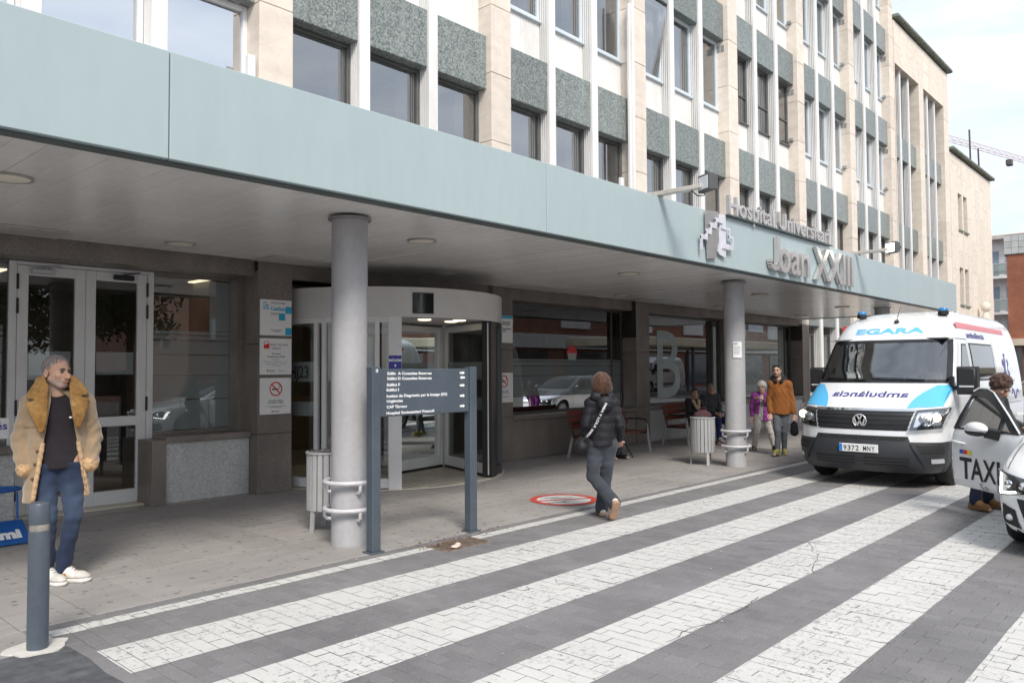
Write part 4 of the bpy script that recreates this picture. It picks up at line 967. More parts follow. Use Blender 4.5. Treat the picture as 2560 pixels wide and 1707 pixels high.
g = MB(); g.add([(4.425+x,5.7332,1.650+z) for x,z in ((-.006,-.014),(.008,-.014),(.007,.0),(.011,.004),(.004,.016),(-.006,.008),(-.003,-.002))], [tuple(range(7))]); g.build('badge_figure', INKW, bdg)

# ------------------------------------------------------------------ slatted litter bins
def litter_bin(x, y, label, rz):
    t = thing('litter_bin', label, 'bin', (x,y,0), rz, 'slatted litter bins')
    sm_ = MB(); sm_.bbox(-.0275, .0275, -.004, .009, 0, .60, .006); sme = sm_.mesh('slat', BINM)
    for i in range(20):
        q = 2*math.pi*i/20; o = link('slat', sme, t); o.location = (.205*math.cos(q),.205*math.sin(q),.215+random.uniform(-.004,.004)); o.rotation_euler = (0,0,q+math.pi/2)
    g = MB(); g.lathe((0,0,0), [(.18,.22),(.193,.24),(.193,.80),(.187,.80),(.178,.79),(.173,.26),(.001,.25)], 28, cap=False); g.build('liner', M('bin liner', (.10,.09,.08), .7), t, 40)
    g = MB(); g.lathe((0,0,0), [(.190,.792),(.220,.797),(.220,.815),(.190,.818)], 28, cap=False); g.build('rim', BINM, t, 40)
    for q in (-70,50,170):
        g = MB(); c,s = math.cos(rad(q)),math.sin(rad(q)); g.bar((.203*c,.203*s,0),(.188*c,.188*s,.25),.05,.018,(c,s,0)); g.build('leg', BINM, t)
    return t
litter_bin(4.74, 6.98, 'pale grey slatted litter bin half hidden by the thick column', .3)
litter_bin(12.24, 6.76, 'pale grey slatted litter bin in front of the seated couple', 1.1)

# ------------------------------------------------------------------ benches
def bench(x, y, label):
    t = thing('bench', label, 'bench', (x,y,0), 0, 'benches along the hospital wall'); ORG[t.name] = Vector((0,0,0))
    Lb = 1.86
    IRON = M('black cast iron', (.025,.025,.027), .4, metal=.4); LEG = M('grey bench leg', (.36,.37,.38), .4)
    for i in range(4):
        g = MB(); y0 = -.24+i*.118; g.bbox(-Lb/2, Lb/2, y0, y0+.105, .405, .437, .006); g.build('seat_slat', WOODR, t)
    for i in range(3):
        z0 = .54+i*.118; yy = .235+.04*i; g = MB(); g.bbox(-Lb/2, Lb/2, yy, yy+.03, z0, z0+.105, .006); g.build('back_slat', WOODR, t)
    for s in (-1,1):
        xx = s*(Lb/2-.06)
        g = MB(); g.tube([(xx,-.235,.40),(xx,-.25,.60),(xx,-.20,.655),(xx,-.05,.665),(xx,.2,.655),(xx,.27,.62)], .016, 8); g.bar((xx,-.25,.39),(xx,.24,.39),.03,.03); g.tube([(xx,.22,.39),(xx,.29,.65),(xx,.345,.89)], .016, 8); g.build('armrest', IRON, t, 50)
        for a_,b_ in (((xx,-.235,.60),(xx+s*.03,-.31,0)),((xx,.25,.42),(xx+s*.03,.34,0))):
            g = MB(); g.bar(a_, b_, .045, .022, (1,0,0)); g.build('leg', LEG, t)
    return t
bench(12.42, 8.82, 'red-brown slatted bench behind the walking woman under the big window')
bench(15.72, 8.82, 'red-brown slatted bench carrying the seated couple')

# ------------------------------------------------------------------ bollard
bo = thing('bollard', 'slate blue steel bollard with a silver reflective band', 'bollard', (1.565,5.30,0))
g = MB(); g.lathe((1.565,5.30,0), [(.058,-.02),(.0575,.70),(.057,.705)], 28); g.build('post', SLATE, bo, 40)
g = MB(); g.lathe((1.565,5.30,0), [(.0545,.705),(.0545,.745)], 28, cap=False); g.build('reflective_band', M('reflective band', (.45,.42,.37), .25, metal=.6, var=.3, vs=12), bo, 40)
g = MB(); g.lathe((1.565,5.30,0), [(.057,.745),(.0575,.748),(.057,.86),(.052,.869),(.04,.873),(.001,.875)], 28); g.build('cap', SLATE, bo, 40)
g = MB(); P = [(1.57+(.165+.02*math.sin(3*q)+.01*math.sin(7*q))*math.cos(q), 5.32+(.150+.012*math.sin(5*q+1))*math.sin(q)) for q in [2*math.pi*i/28 for i in range(28)]]; g.prism(P, -.03, .0085); g.build('mortar_collar', M('pale mortar', (.55,.53,.49), .9, var=.15, bump=.5), bo)

# ------------------------------------------------------------------ blue display stand at the far left
bl = thing('display_stand', 'blue metal stand with a slanted lettered base and small white plate beside the man', 'stand', (2.3,9.0,0))
BLUE = M('blue steel', (.012,.10,.36), .35, var=.1)
g = MB(); g.prism([(8.62,.012),(9.04,.012),(9.04,.03),(8.94,.185),(8.90,.200),(8.86,.19),(8.62,.045)], 1.92, 2.47, 'x'); ft = g.build('base', BLUE, bl)
g = MB(); d_ = Vector((0,.24,.145)).normalized()
put_text(g, 'mi', .17, lambda u,v: (2.22+u, 8.650+v*d_.y, .069+v*d_.z), bold=.010, fit=.19); g.build('lettering', INKW, ft)
g = MB(); g.tube([(2.445,8.95,.20),(2.445,8.98,.46)], .012, 8); g.tube([(1.98,8.95,.20),(1.98,8.98,1.25)], .014, 8); g.build('post', BLUE, bl, 60)
g = MB(); pts = [(2.24+.26*math.cos(q), 9.08+.17*math.sin(q), .485) for q in [2*math.pi*i/32 for i in range(32)]]; g.tube(pts, .016, 8, closed=True); rg_ = g.build('ring_shelf', BLUE, bl, 60)
g = MB()
for i in range(7): y_ = 9.08-.13+i*.043; hw = .26*math.sqrt(max(0,1-((y_-9.08)/.17)**2)); g.tube([(2.24-hw,y_,.485),(2.24+hw,y_,.485)], .005, 5)
g.build('wire', BLUE, rg_)
g = MB(); g.prism([(x,z) for x,z in rrect(1.96,2.435,.98,1.19,.02)], 9.24, 9.25, 'y'); pl = g.build('plate', WPLATE, bl)
g = MB(); put_text(g, 'és', .11, lambda u,v: (2.32+u, 9.238, 1.075+v), bold=.002, fit=.10); g.build('lettering', NAVYP, pl)

# ------------------------------------------------------------------ drain grate and litter, floor marking
gr = thing('drain_grate', 'rusty slotted drain grate with dry leaves at the pavement edge', 'drain', (5.17,5.42,0))
RUST = M('rusty iron', (.20,.15,.115), .85, var=.4, vs=15, bump=.5)
g = MB(); g.box(4.885, 5.455, 5.285, 5.565, -.012, .0005); g.build('pit', DARK, gr)
g = MB(); frame(g, 4.88, 5.46, 0, 1, .02, 0, 1) if False else None
for (x0_,x1_,y0_,y1_) in ((4.88,5.46,5.28,5.30),(4.88,5.46,5.55,5.57),(4.88,4.90,5.3,5.55),(5.44,5.46,5.3,5.55)): g.box(x0_,x1_,y0_,y1_,-.005,.006)
g.build('frame', RUST, gr)
bm_ = MB(); bm_.box(-.0055,.0055,-.125,.125,0,.005); bmm = bm_.mesh('bar', RUST)
for i in range(17): link('bar', bmm, gr, (4.92+i*.0315, 5.425, .0008))
LEAF = M('dry leaf', (.20,.11,.05), .9, var=.4, vs=30, rnd=.4)
g = MB()
for i in range(150):
    x = random.gauss(5.05,.18) if i < 80 else random.uniform(4.7,6.1); y = random.gauss(5.56,.03) if i < 90 else random.gauss(5.67,.05); r = random.uniform(.006,.018); q = random.random()*7
    z0 = random.uniform(.007,.013)
    g.add([(x+r*math.cos(q),y+r*math.sin(q),z0),(x-.5*r*math.sin(q),y+.5*r*math.cos(q),z0+random.uniform(0,.01)),(x-r*math.cos(q),y-r*math.sin(q),z0),(x+.5*r*math.sin(q),y-.5*r*math.cos(q),z0+random.uniform(0,.01))], [(0,1,2,3)])
solo('leaf_litter', g, LEAF, 'dry brown leaf crumbs gathered along the drain', 'leaf litter', kind='stuff')
g = MB(); g.ball((5.02,5.33,.022), (.05,.035,.016), 10, 6); g.ball((5.07,5.35,.028), (.03,.03,.02), 8, 6); solo('paper_scrap', g, M('crumpled paper', (.62,.50,.42), .8, var=.2, vs=30), 'crumpled pale paper scrap lying on the drain grate', 'litter', smooth=60)
fm = thing('floor_marking', 'worn red and white no smoking circle painted on the pavement', 'floor marking', (7.79,6.27,0))
def disc(mb, r0, r1, z, n=48, a0=0, a1=360):
    A = [rad(a0+(a1-a0)*i/n) for i in range(n+1)]
    mb.add([(7.79+r0*math.cos(q),6.27+r0*math.sin(q),z) for q in A]+[(7.79+r1*math.cos(q),6.27+r1*math.sin(q),z) for q in A], [(i,i+1,i+2+n,i+1+n) for i in range(n)])
g = MB(); disc(g, .002, .36, .004); g.build('white_field', PAINT_W, fm)
g = MB(); disc(g, .345, .43, .0065); g.build('red_ring', PAINT_R, fm)
g = MB(); d1 = Vector((.86,-.5,0)).normalized(); n1 = Vector((-d1.y,d1.x,0)); c_ = Vector((7.79,6.27,.0055)); g.add([tuple(c_+d1*a+n1*b) for a,b in ((-.35,-.03),(.35,-.03),(.35,.03),(-.35,.03))], [(0,1,2,3)]); g.build('red_bar', PAINT_R, fm)
g = MB()
for (a,b,w_,h_) in ((-.16,-.17,.26,.05),(-.02,-.12,.1,.025),(.02,.13,.3,.04),(-.1,.2,.2,.03)): g.add([tuple(c_+d1*(a+sx_*w_/2)+n1*(b+sy_*h_/2)-Vector((0,0,.0008))) for sx_,sy_ in ((-1,-1),(1,-1),(1,1),(-1,1))], [(0,1,2,3)])
g.build('cigarette_mark', PAINT_K, fm)

# ------------------------------------------------------------------ far right: brick block, flats, crane
BRK = m_brickwall('red brick', (.36,.115,.06), (.42,.15,.085), (.33,.22,.17), 1, 'YZ')
bb = thing('brick_building', 'red brick building with a pale tiled parapet at the far end', 'building', (58,8,0))
g = MB(); g.box(58, 70, -1, 10.3, 3.4, 8.75); g.box(58.25, 70, -1, 10.05, 0, 3.4); g.build('wall', BRK, bb)
tm = MB(); tm.bbox(0,.1,.008,.392,.008,.392,.01); tmm = tm.mesh('parapet_tile', M('parapet tile', (.46,.48,.47), .35, rnd=.06))
g = MB(); g.box(57.99, 70, -1, 10.42, 8.75, 10.05); g.build('parapet', M('parapet grout', (.22,.15,.14), .9), bb)
for j in range(3):
    for i in range(18): link('parapet_tile', tmm, bb, (57.9, 10.42-.4*(i+1), 8.80+.4*j))
g = MB(); g.box(57.85, 70, -1, 10.36, 3.0, 3.42); g.build('beam', M('pale concrete', (.55,.47,.38), .8), bb)
for y in (9.75,6.5): g = MB(); g.bbox(57.95, 58.3, y-.15, y+.15, 0, 3.0, .01); g.build('post', M('dark grey post', (.07,.075,.08)), bb)
g = MB(); g.box(58.2, 58.24, 7, 9.4, 0, 2.5); g.build('doorway', M('dark slot glass', (.05,.06,.07)), bb)
ap = thing('apartment_block', 'white apartment block with balconies behind the hospital wing', 'building', (78,17,0))
AW = M('white render', (.66,.64,.62), .85)
g = MB(); g.box(76.2, 90, 12, 24, 0, 12.3); g.build('wall', AW, ap)
g = MB(); g.box(75.2, 90.5, 11.8, 24.2, 12.3, 12.6); g.build('roof', M('pale roof', (.5,.45,.42), .8), ap)
g = MB(); g.prism([(79,12.6),(84.5,14.0),(90,12.6)], 12, 24, 'y'); g.build('roof_hip', M('roof tile', (.5,.36,.28), .9), ap)
for z in (3.2,6.2,9.2):
    g = MB(); g.box(75.1, 76.2, 12.2, 20, z-.2, z); bal = g.build('balcony', AW, ap)
    g = MB(); g.box(75.12, 75.15, 12.2, 20, z+.12, z+1.0); g.build('balcony_glass', glass('balcony glass', (.7,.78,.76), .1, frost=.4, frostcol=(.45,.52,.5)), bal)
    g = MB(); g.box(75.1, 75.17, 12.2, 20, z+1.0, z+1.06)
    for i in range(8): g.box(75.105,75.165, 12.3+i*1.0, 12.35+i*1.0, z, z+1.0)
    g.build('railing', ALU, bal)
    for i in range(4):
        g = MB(); y0_ = 12.5+i*1.6; g.box(76.15, 76.22, y0_, y0_+1.1, z+.02, z+2.2); g.build('window', M('flat window', (.25,.30,.38), .08, spec=.8), ap)
# crane
cr = thing('tower_crane', 'distant pale red lattice crane jib in the sky', 'crane', (206,19.3,0))
CRM = M('haze-paled red steel', (.66,.55,.55), .6)  # red paled in the base colour to stand in for distance haze
A_, B_ = Vector((148,34.5,40.5)), Vector((206,19.3,40.5))
def lattice(parent, name, A, B, w, h, n, up):
    g = MB(); t_ = (B-A).normalized(); s_ = t_.cross(Vector(up)).normalized(); u_ = s_.cross(t_)
    ch = [(-w/2,0),(w/2,0),(0,h)]
    for a,b in ch: g.bar(A+s_*a+u_*b, B+s_*a+u_*b, .09, .09)
    for i in range(n):
        p0 = A+(B-A)*(i/n); p1 = A+(B-A)*((i+1)/n)
        for q,(c0,c1) in enumerate(((0,2),(2,1),(0,1))):
            g.bar(p0+s_*ch[c0][0]+u_*ch[c0][1], p1+s_*ch[c1][0]+u_*ch[c1][1], .07, .07)
    return g.build(name, CRM, parent)
lattice(cr, 'jib', A_, B_, .9, .9, 26, (0,0,1))
lattice(cr, 'mast', Vector((206,19.3,0)), Vector((206,19.3,44)), 1.4, 1.4, 20, (1,0,0))
g = MB(); g.bbox(168.2,169.6,28.6,29.6,39.0,40.1,.1); g.build('trolley', M('dark pole', (.10,.08,.08)), cr)

# ------------------------------------------------------------------ street across the way, seen mirrored in the glass
op = thing('office_building', 'low red brick building with white ribbed bands across the street', 'building', (45,-16,0))
BRX = m_brickwall('street brick', (.31,.12,.075), (.36,.145,.09), (.30,.21,.17), 1, 'XZ')
g = MB(); g.box(17, 95, -30, -16, 0, 12.5); g.build('wall', BRX, op)
WB_ = M('white ribbed band', (.66,.66,.64), .6, stretch=(6,1,.2), var=.25)
for i in range(8):
    x = 18.5+i*8.7
    g = MB(); g.box(x, x+3.4, -15.95, -15.8, 4.7, 12.0); g.build('ribbed_panel', WB_, op)
    g = MB(); g.box(x+4.2, x+7.6, -15.96, -15.9, 5.4, 7.4); w_ = g.build('window', M('pale blinds window', (.5,.53,.55), .15, spec=.7), op)
    g = MB(); g.box(x-.5, x+8.2, -15.94, -15.7, 3.2, 4.2); g.build('white_band', WB_, op)
    g = MB(); g.box(x+.4, x+7.2, -15.97, -15.9, .3, 3.0); g.build('shopfront', M('dark slot glass', (.05,.06,.07)), op)
sh = thing('shelter', 'cream flat canvas shelter on grey posts across the street', 'shelter', (44,-6,0))
g = MB(); g.bbox(37, 58, -9.5, -4.5, 3.0, 3.55, .05); g.build('roof', M('cream canvas', (.50,.46,.36), .8), sh)
for x in (37.3,44,51,57.5):
    for y in (-9.2,-4.8): g = MB(); g.bbox(x-.08,x+.08,y-.08,y+.08,0,3.0,.01); g.build('post', SLATE, sh)

LEAFM = M('dark evergreen leaf', (.045,.060,.028), .7, var=.4, vs=6); BARK = M('tree bark', (.09,.07,.055), .9, var=.3)
def tree(x, y, h, label):
    t = thing('street_tree', label, 'tree', (x,y,0), group='trees across the street'); rs = random.Random(int(x*10)); g = MB()
    g.tube([(x,y,0),(x+.05,y,h*.25),(x-.05,y+.05,h*.45),(x,y,h*.8)], [.22,.17,.12,.04], 8)
    for i in range(7):
        a = i*.9; z0 = h*(.3+.06*i); g.tube([(x,y,z0),(x+.8*math.cos(a),y+.8*math.sin(a),z0+.7),(x+1.7*math.cos(a),y+1.7*math.sin(a),z0+1.3)], [.09,.06,.02], 6)
    g.build('trunk', BARK, t, 50); g = MB(); cl = [(x+rs.gauss(0,1.2),y+rs.gauss(0,1.2),h*rs.uniform(.38,.95),rs.uniform(.6,1.2)) for _ in range(34)]
    for i in range(9000):
        cx_,cy_,cz_,r_ = rs.choice(cl); d = Vector((rs.gauss(0,1),rs.gauss(0,1),rs.gauss(0,.8))); d = d.normalized()*r_*rs.uniform(.5,1.05); p = Vector((cx_,cy_,cz_))+d; u_ = Vector((rs.gauss(0,1),rs.gauss(0,1),rs.gauss(0,1))).normalized(); w_ = u_.orthogonal().normalized(); s_ = rs.uniform(.08,.15)
        g.add([tuple(p-u_*s_),tuple(p+w_*s_*.5),tuple(p+u_*s_),tuple(p-w_*s_*.5)], [(0,1,2,3)])
    c = g.build('crown', LEAFM, t); c['kind'] = 'stuff'
for i,(x_,y_,h_,wh) in enumerate(((-3,-12,8.5,'broad'),(2.5,-13.5,9.5,'tall'),(8.5,-12.5,8.0,'low'),(13.5,-14,9.0,'dense'))): tree(x_, y_, h_, wh+' dark evergreen street tree across the road from the entrance')
# ------------------------------------------------------------------ vehicles
def smooth_interp(pts):
    P = np.array(pts, float); xs = P[:,0]; ys = P[:,1]; d = np.gradient(ys, xs)
    def f(x):
        x = min(max(x, xs[0]), xs[-1]); i = int(min(np.searchsorted(xs, x, 'right')-1, len(xs)-2)); h = xs[i+1]-xs[i]; t = (x-xs[i])/h
        return float((2*t**3-3*t**2+1)*ys[i]+(t**3-2*t*t+t)*h*d[i]+(-2*t**3+3*t*t)*ys[i+1]+(t**3-t*t)*h*d[i+1])
    return f
PAINTW = M('white car paint', (.74,.75,.76), .22, var=.015, coat=.8, spec=.5)
SILVER = M('silver car paint', (.38,.39,.41), .25, metal=.4, var=.03, coat=.8)
PLAST = M('grey bumper plastic', (.030,.032,.037), .5, var=.12)
AUTOGL = M('tinted car glass', (.012,.015,.017), .03, var=.05, spec=.9, coat=.3)
WSGL = glass('windscreen glass', (.66,.74,.72), .14)
RUBBER = M('tyre rubber', (.014,.014,.015), .75, var=.2)
RIM = M('wheel rim', (.40,.41,.42), .3, metal=.7)
LENS = glass('headlamp lens', (.92,.95,.97), .06)
GLOW = M('lit headlamp bulb', (.9,.8,.6), .3, emit=(1,.70,.36,4)); LEDW = M('lit daytime lamp', (.9,.9,.9), .3, emit=(1,.97,.92,4))
BLUEL = M('blue beacon dome', (.03,.20,.45), .15, var=.05, coat=.5); CYANV = M('sky blue vehicle film', (.10,.47,.80), .3, var=.03, coat=.4); INDIGO = M('indigo vehicle lettering', (.05,.045,.24), .4)
REDV = M('red vehicle stripe', (.60,.07,.06), .3, var=.03, coat=.4)
class Veh:
    def __init__(s, X, Y, L, prof, wid, cd, rear, n, zlo, ztop):
        s.X, s.Y, s.L = X, Y, L; s.xf = smooth_interp(prof); s.w = smooth_interp(wid); s.cd = smooth_interp(cd); s.rr = smooth_interp(rear); s.n = n; s.zlo = zlo; s.zt = ztop
    def nrm(s, fn, a, b):
        e = 1e-3; p = Vector(fn(a,b)); u = Vector(fn(a+e,b))-p; v = Vector(fn(a,b+e))-p; n_ = u.cross(v); return n_.normalized() if n_.length > 1e-12 else Vector((0,0,0))
    def _front(s, q, z):
        q = max(-1,min(1,q)); return (s.X+s.xf(z)+s.cd(z)*(1-max(0,1-abs(q)**s.n)**(1/s.n)), s.Y+q*s.w(z), z)
    def front(s, q, z, off=0):
        p = Vector(s._front(q,z))
        if not off: return tuple(p)
        qq = max(-.985,min(.985,q)); n_ = s.nrm(s._front, qq, z)
        if n_.x > 0: n_ = -n_
        if abs(q) > .985: n_ = (n_+Vector((0,math.copysign(1,q),0))*.8).normalized()
        return tuple(p+n_*off)
    def fy(s, y, z, off=0): return s.front(y/s.w(z), z, off)
    def xfe(s, z): return s.xf(z)+s.cd(z)
    def xre(s, z): return s.L-s.rr(z)
    def side(s, x, z, sg, off=0):
        e = s.rr_edge if False else 0
        yy = s.w(z)
        dz = (s.w(z+.004)-s.w(z-.004))/.008; nn = Vector((0,sg,-dz)).normalized()
        p = Vector((s.X+x, s.Y+sg*yy, z))+nn*off; return tuple(p)
    def body(s, t, mat, zs, qs, arches, hole=None, sill=.0, name='body'):
        g = MB()
        nq = len(qs)
        V = [s.front(q,z) for z in zs for q in qs]; Fc = []
        for j in range(len(zs)-1):
            for i in range(nq-1):
                if hole and hole[0] <= (zs[j]+zs[j+1])/2 <= hole[1] and abs((qs[i]+qs[i+1])/2) < hole[2]: continue
                Fc.append((j*nq+i, j*nq+i+1, (j+1)*nq+i+1, (j+1)*nq+i))
        g.add(V, Fc)
        # sides, wheel arches left open
        ts = set(np.linspace(0,1,34))
        z5 = .5
        def x_at(t_, z): return s.xfe(z)+t_*(s.xre(z)-.16-s.xfe(z))
        for xw,r in arches:
            for k in range(17):
                x = xw-r*math.cos(math.pi*k/16); ts.add((x-s.xfe(z5))/(s.xre(z5)-.16-s.xfe(z5)))
        ts = sorted(t_ for t_ in ts if 0 <= t_ <= 1)
        def zb(t_):
            x = x_at(t_, z5); z = s.zlo+sill
            for xw,r in arches:
                d = r*r-(x-xw)**2
                if d > 1e-9: z = max(z, .30*0+s.wz+math.sqrt(d))
            return z
        nz = len(zs)
        for sg in (-1,1):
            V = []; nrow = 26
            for t_ in ts:
                b = zb(t_)
                for k in range(nrow):
                    z = b+(s.zt-b)*(k/(nrow-1))**.9; x = x_at(t_, z); V.append(s.side(x,z,sg))
            Fc = [(i*nrow+k, (i+1)*nrow+k, (i+1)*nrow+k+1, i*nrow+k+1) for i in range(len(ts)-1) for k in range(nrow-1)]
            g.add(V, Fc)
            # rear quarter and back face
            V = []; na = 7
            for k in range(nrow):
                z = s.zlo+sill+(s.zt-s.zlo-sill)*(k/(nrow-1))**.9
                for a in range(na+1):
                    q = a/na*math.pi/2; V.append((s.X+s.xre(z)-.16+.16*math.sin(q), s.Y+sg*(s.w(z)-.16*(1-math.cos(q))*min(1,s.w(z)/.3)), z))
                V.append((s.X+s.xre(z), s.Y, z))
            m_ = na+2; g.add(V, [(k*m_+a, k*m_+a+1, (k+1)*m_+a+1, (k+1)*m_+a) for k in range(nrow-1) for a in range(m_-1)])
        z = s.zt                                           # roof cap
        ring_ = [s.front(q,z) for q in qs]+[(s.X+s.xre(z),s.Y+s.w(z),z),(s.X+s.xre(z),s.Y-s.w(z),z)]
        g.add(ring_, [tuple(range(len(ring_)))])
        bm = g
        o = bm.build(name, mat, t, 32)
        for xw,r in arches:                                # dark arch liners
            for sg in (-1,1):
                h = MB(); yo = s.w(.6)-.004; yi = yo-.32
                A = [math.pi*k/16 for k in range(17)]
                h.ring([[(s.X+xw+r*math.cos(q),s.Y+sg*yo,s.wz+r*math.sin(q)) for q in A],[(s.X+xw+r*math.cos(q),s.Y+sg*yi,s.wz+r*math.sin(q)) for q in A]], closed=False, cap=False)
                h.add([(s.X+xw+r*math.cos(q),s.Y+sg*yi,s.wz+r*math.sin(q)) for q in A]+[(s.X+xw,s.Y+sg*yi,.2)], [tuple(range(18))]); h.build('arch_liner', DARK, t)
        h = MB(); h.box(s.X+.25, s.X+s.L-.2, s.Y-.72, s.Y+.72, s.zlo+.0, s.zlo+.12); h.build('underbody', DARK, t)
        return o
    def patch(s, t, name, mat, C, off, nu=8, nv=4, fn=None, smooth=40, bow=None, thick=0):
        """four-cornered patch that follows the body skin; C = corners (a,b) in order"""
        fn = fn or (lambda a,b,o: s.fy(a,b,o)); g = MB()
        def f(u,v):
            a = [(1-u)*(1-v)*C[0][k]+u*(1-v)*C[1][k]+u*v*C[2][k]+(1-u)*v*C[3][k] for k in (0,1)]
            if bow: da,db = bow(u,v); a[0] += da; a[1] += db
            return fn(a[0],a[1],off)
        g.grid(f, nu, nv); return g.build(name, mat, t, smooth)
    def wheel(s, t, xw, sg, r, wd, yc, spokes=0):
        g = MB(); c = (s.X+xw, s.Y+sg*yc, r); h = wd/2; ri = r*.64
        prof = [(ri,-h*.9),(ri+.02,-h),(r*.9,-h*1.02),(r-.012,-h*.8),(r,-h*.55)]
        for k in range(4): y0 = -h*.5+k*h*.25; prof += [(r,y0+.004),(r,y0+h*.22),(r-.008,y0+h*.222),(r-.008,y0+h*.25)]
        prof += [(r,h*.55),(r-.012,h*.8),(r*.9,h*1.02),(ri+.02,h),(ri,h*.9)]
        g.lathe(c, prof, 40, 'y', cap=False); ty = g.build('wheel', RUBBER, t, 35)
        g = MB(); o = sg; g.lathe(c, [(ri+.004,-h*.85),(ri+.004,o*h*.88),(ri-.012,o*h*.86),(ri-.02,o*h*.55),(ri*.75,o*h*.45),(ri*.55,o*h*.62),(.07,o*h*.66),(.06,o*h*.8),(.001,o*h*.82)], 36, 'y', cap=False); rm = g.build('rim', RIM, ty, 35)
        g = MB()
        for k in range(8):
            q = 2*math.pi*k/8; g.ball((c[0]+ri*.62*math.cos(q), c[1]+o*h*.55, c[2]+ri*.62*math.sin(q)), (.022,.02,.022), 8, 6)
        g.build('hub_hole', DARK, rm)
def make_van(X, Y, label, cat, marked=True, group=None):
    t = thing('ambulance' if marked else 'van', label, cat, (X+3,Y,0), group=group)
    v = Veh(X, Y, 5.98,
        [(.22,.13),(.30,.05),(.40,.015),(.50,0),(.58,.008),(.66,.028),(.74,.036),(.80,.045),(.91,.07),(1.0,.115),(1.05,.165),(1.10,.25),(1.23,.45),(1.33,.615),(1.43,.78),(1.55,.865),(1.8,1.06),(2.05,1.26),(2.15,1.355),(2.30,1.56),(2.42,1.85),(2.50,2.2),(2.555,2.7),(2.585,3.4)],
        [(.22,.89),(.35,.95),(.5,.965),(.8,.98),(1.1,.985),(1.4,.965),(1.7,.93),(2.0,.885),(2.2,.84),(2.35,.79),(2.45,.715),(2.53,.60),(2.57,.48),(2.585,.38)],
        [(.22,.50),(.6,.54),(1.0,.52),(1.2,.48),(1.43,.46),(2.05,.44),(2.3,.42),(2.5,.3),(2.585,.2)],
        [(.22,.1),(.4,.02),(.6,0),(1.2,.03),(2.0,.10),(2.3,.18),(2.5,.35),(2.585,.6)], 2.45, .26, 2.585)
    v.wz = .36; wx = 1.05
    zs = sorted(set([.26,.30,.36,.43,.5,.58,.66,.74,.8,.86,.92,.98,1.02,1.05,1.08,1.11,1.15,1.2,1.26,1.32,1.38,1.43,1.455,1.5,1.6,1.7,1.8,1.9,2.0,2.035,2.08,2.14,2.2,2.26,2.32,2.37,2.42,2.46,2.5,2.53,2.555,2.575,2.585]))
    qs = [-1,-.995,-.98,-.955,-.925,-.88,-.82,-.74,-.65,-.54,-.42,-.28,-.14,0,.14,.28,.42,.54,.65,.74,.82,.88,.925,.955,.98,.995,1]
    v.body(t, PAINTW, zs, qs, [(wx,.43),(wx+3.64,.43)], hole=(1.455,2.035,.925))
    for sg in (-1,1):
        for xw in (wx,wx+3.64): v.wheel(t, xw, sg, .352, .235, .845)
    P = lambda *a, **k: v.patch(t, *a, **k)
    # bumper with its slots
    g = MB()
    g.grid(lambda a,b: v.front(-1+2*a, .235+(.645-.235)*b, .018), 40, 8)
    g.grid(lambda a,b: v.fy((-.60+1.20*a)*(1.04-.04*b), .645+(.075)*b, .018-.006*b), 16, 2)
    for sg in (-1,1): g.grid(lambda a,b: v.side(v.xfe(.5)-.01+a*.20, .235+(.645-.235)*b, sg, .016), 4, 6)
    bp = g.build('bumper', PLAST, t, 40)
    def sub(name, mat, C, off, nu=8, nv=2, **k): 
        o = v.patch(bp, name, mat, C, off, nu, nv, **k); return o
    sub('intake', DARK, [(-.56,.655),(.56,.655),(.60,.705),(-.60,.705)], .0185, 12, 1)
    for k in range(4): sub('intake_bar', PLAST, [(-.50+.25*k,.655),(-.48+.25*k,.655),(-.48+.25*k,.705),(-.50+.25*k,.705)], .026, 1, 1)
    sub('intake', DARK, [(.06,.33),(.60,.33),(.62,.44),(.06,.44)], .0225); sub('intake', DARK, [(-.60,.33),(-.06,.33),(-.06,.44),(-.62,.44)], .0225)
    for z in (.365,.402): 
        sub('intake_bar', PLAST, [(-.62,z-.008),(.62,z-.008),(.62,z+.008),(-.62,z+.008)], .030, 16, 1)
    for sg in (-1,1):
        sub('fog_vent', DARK, [(sg*.70,.50),(sg*.955,.50),(sg*.955,.60),(sg*.64,.60)], .0225)
        for z in (.535,.565): sub('vent_bar', PLAST, [(sg*.66,z-.006),(sg*.955,z-.006),(sg*.955,z+.006),(sg*.66,z+.006)], .030, 6, 1)
        sub('fog_lamp', M('fog lamp lens', (.45,.46,.47), .1, spec=.8), [(sg*.84,.37),(sg*.945,.37),(sg*.945,.43),(sg*.84,.43)], .0235, 4, 1)
        sub('diagonal_bar', PLAST, [(sg*.62,.63),(sg*.67,.63),(sg*.83,.33),(sg*.78,.33)], .036, 3, 6)
    # number plate
    g = MB(); zc = .545; g.bbox(X-.034, X-.022, Y-.26, Y+.26, zc-.056, zc+.056, .004); np_ = g.build('number_plate', WPLATE, t)
    g = MB(); g.box(X-.0352,X-.0342, Y+.215, Y+.257, zc-.052, zc+.052); g.build('plate_band', M('plate blue', (.02,.20,.55), .4), np_)
    if marked:
        for q_,ch in enumerate('9372MNY'):
            g = MB(); u0 = q_*.055+(.045 if q_ > 3 else 0); put_text(g, ch, .095, lambda u,w: (X-.0356, Y+.200-u0-u, zc-.035+w), bold=.0012, fit=.043); g.build('plate_letter', INK, np_)
    # grille, chrome strip, badge
    gr_ = P('grille', DARK, [(-.585,.795),(.585,.795),(.655,1.045),(-.655,1.045)], .006, 20, 6)
    for z in (.825,.885,.945,1.005):
        g = MB(); wz_ = .59+.065*(z-.795)/.25
        g.grid(lambda a,b: v.fy(-wz_+2*wz_*a, z-.017+.034*b, .014+.010*b), 20, 1); g.build('grille_bar', M('grille bar', (.020,.021,.023), .35), gr_, 40)
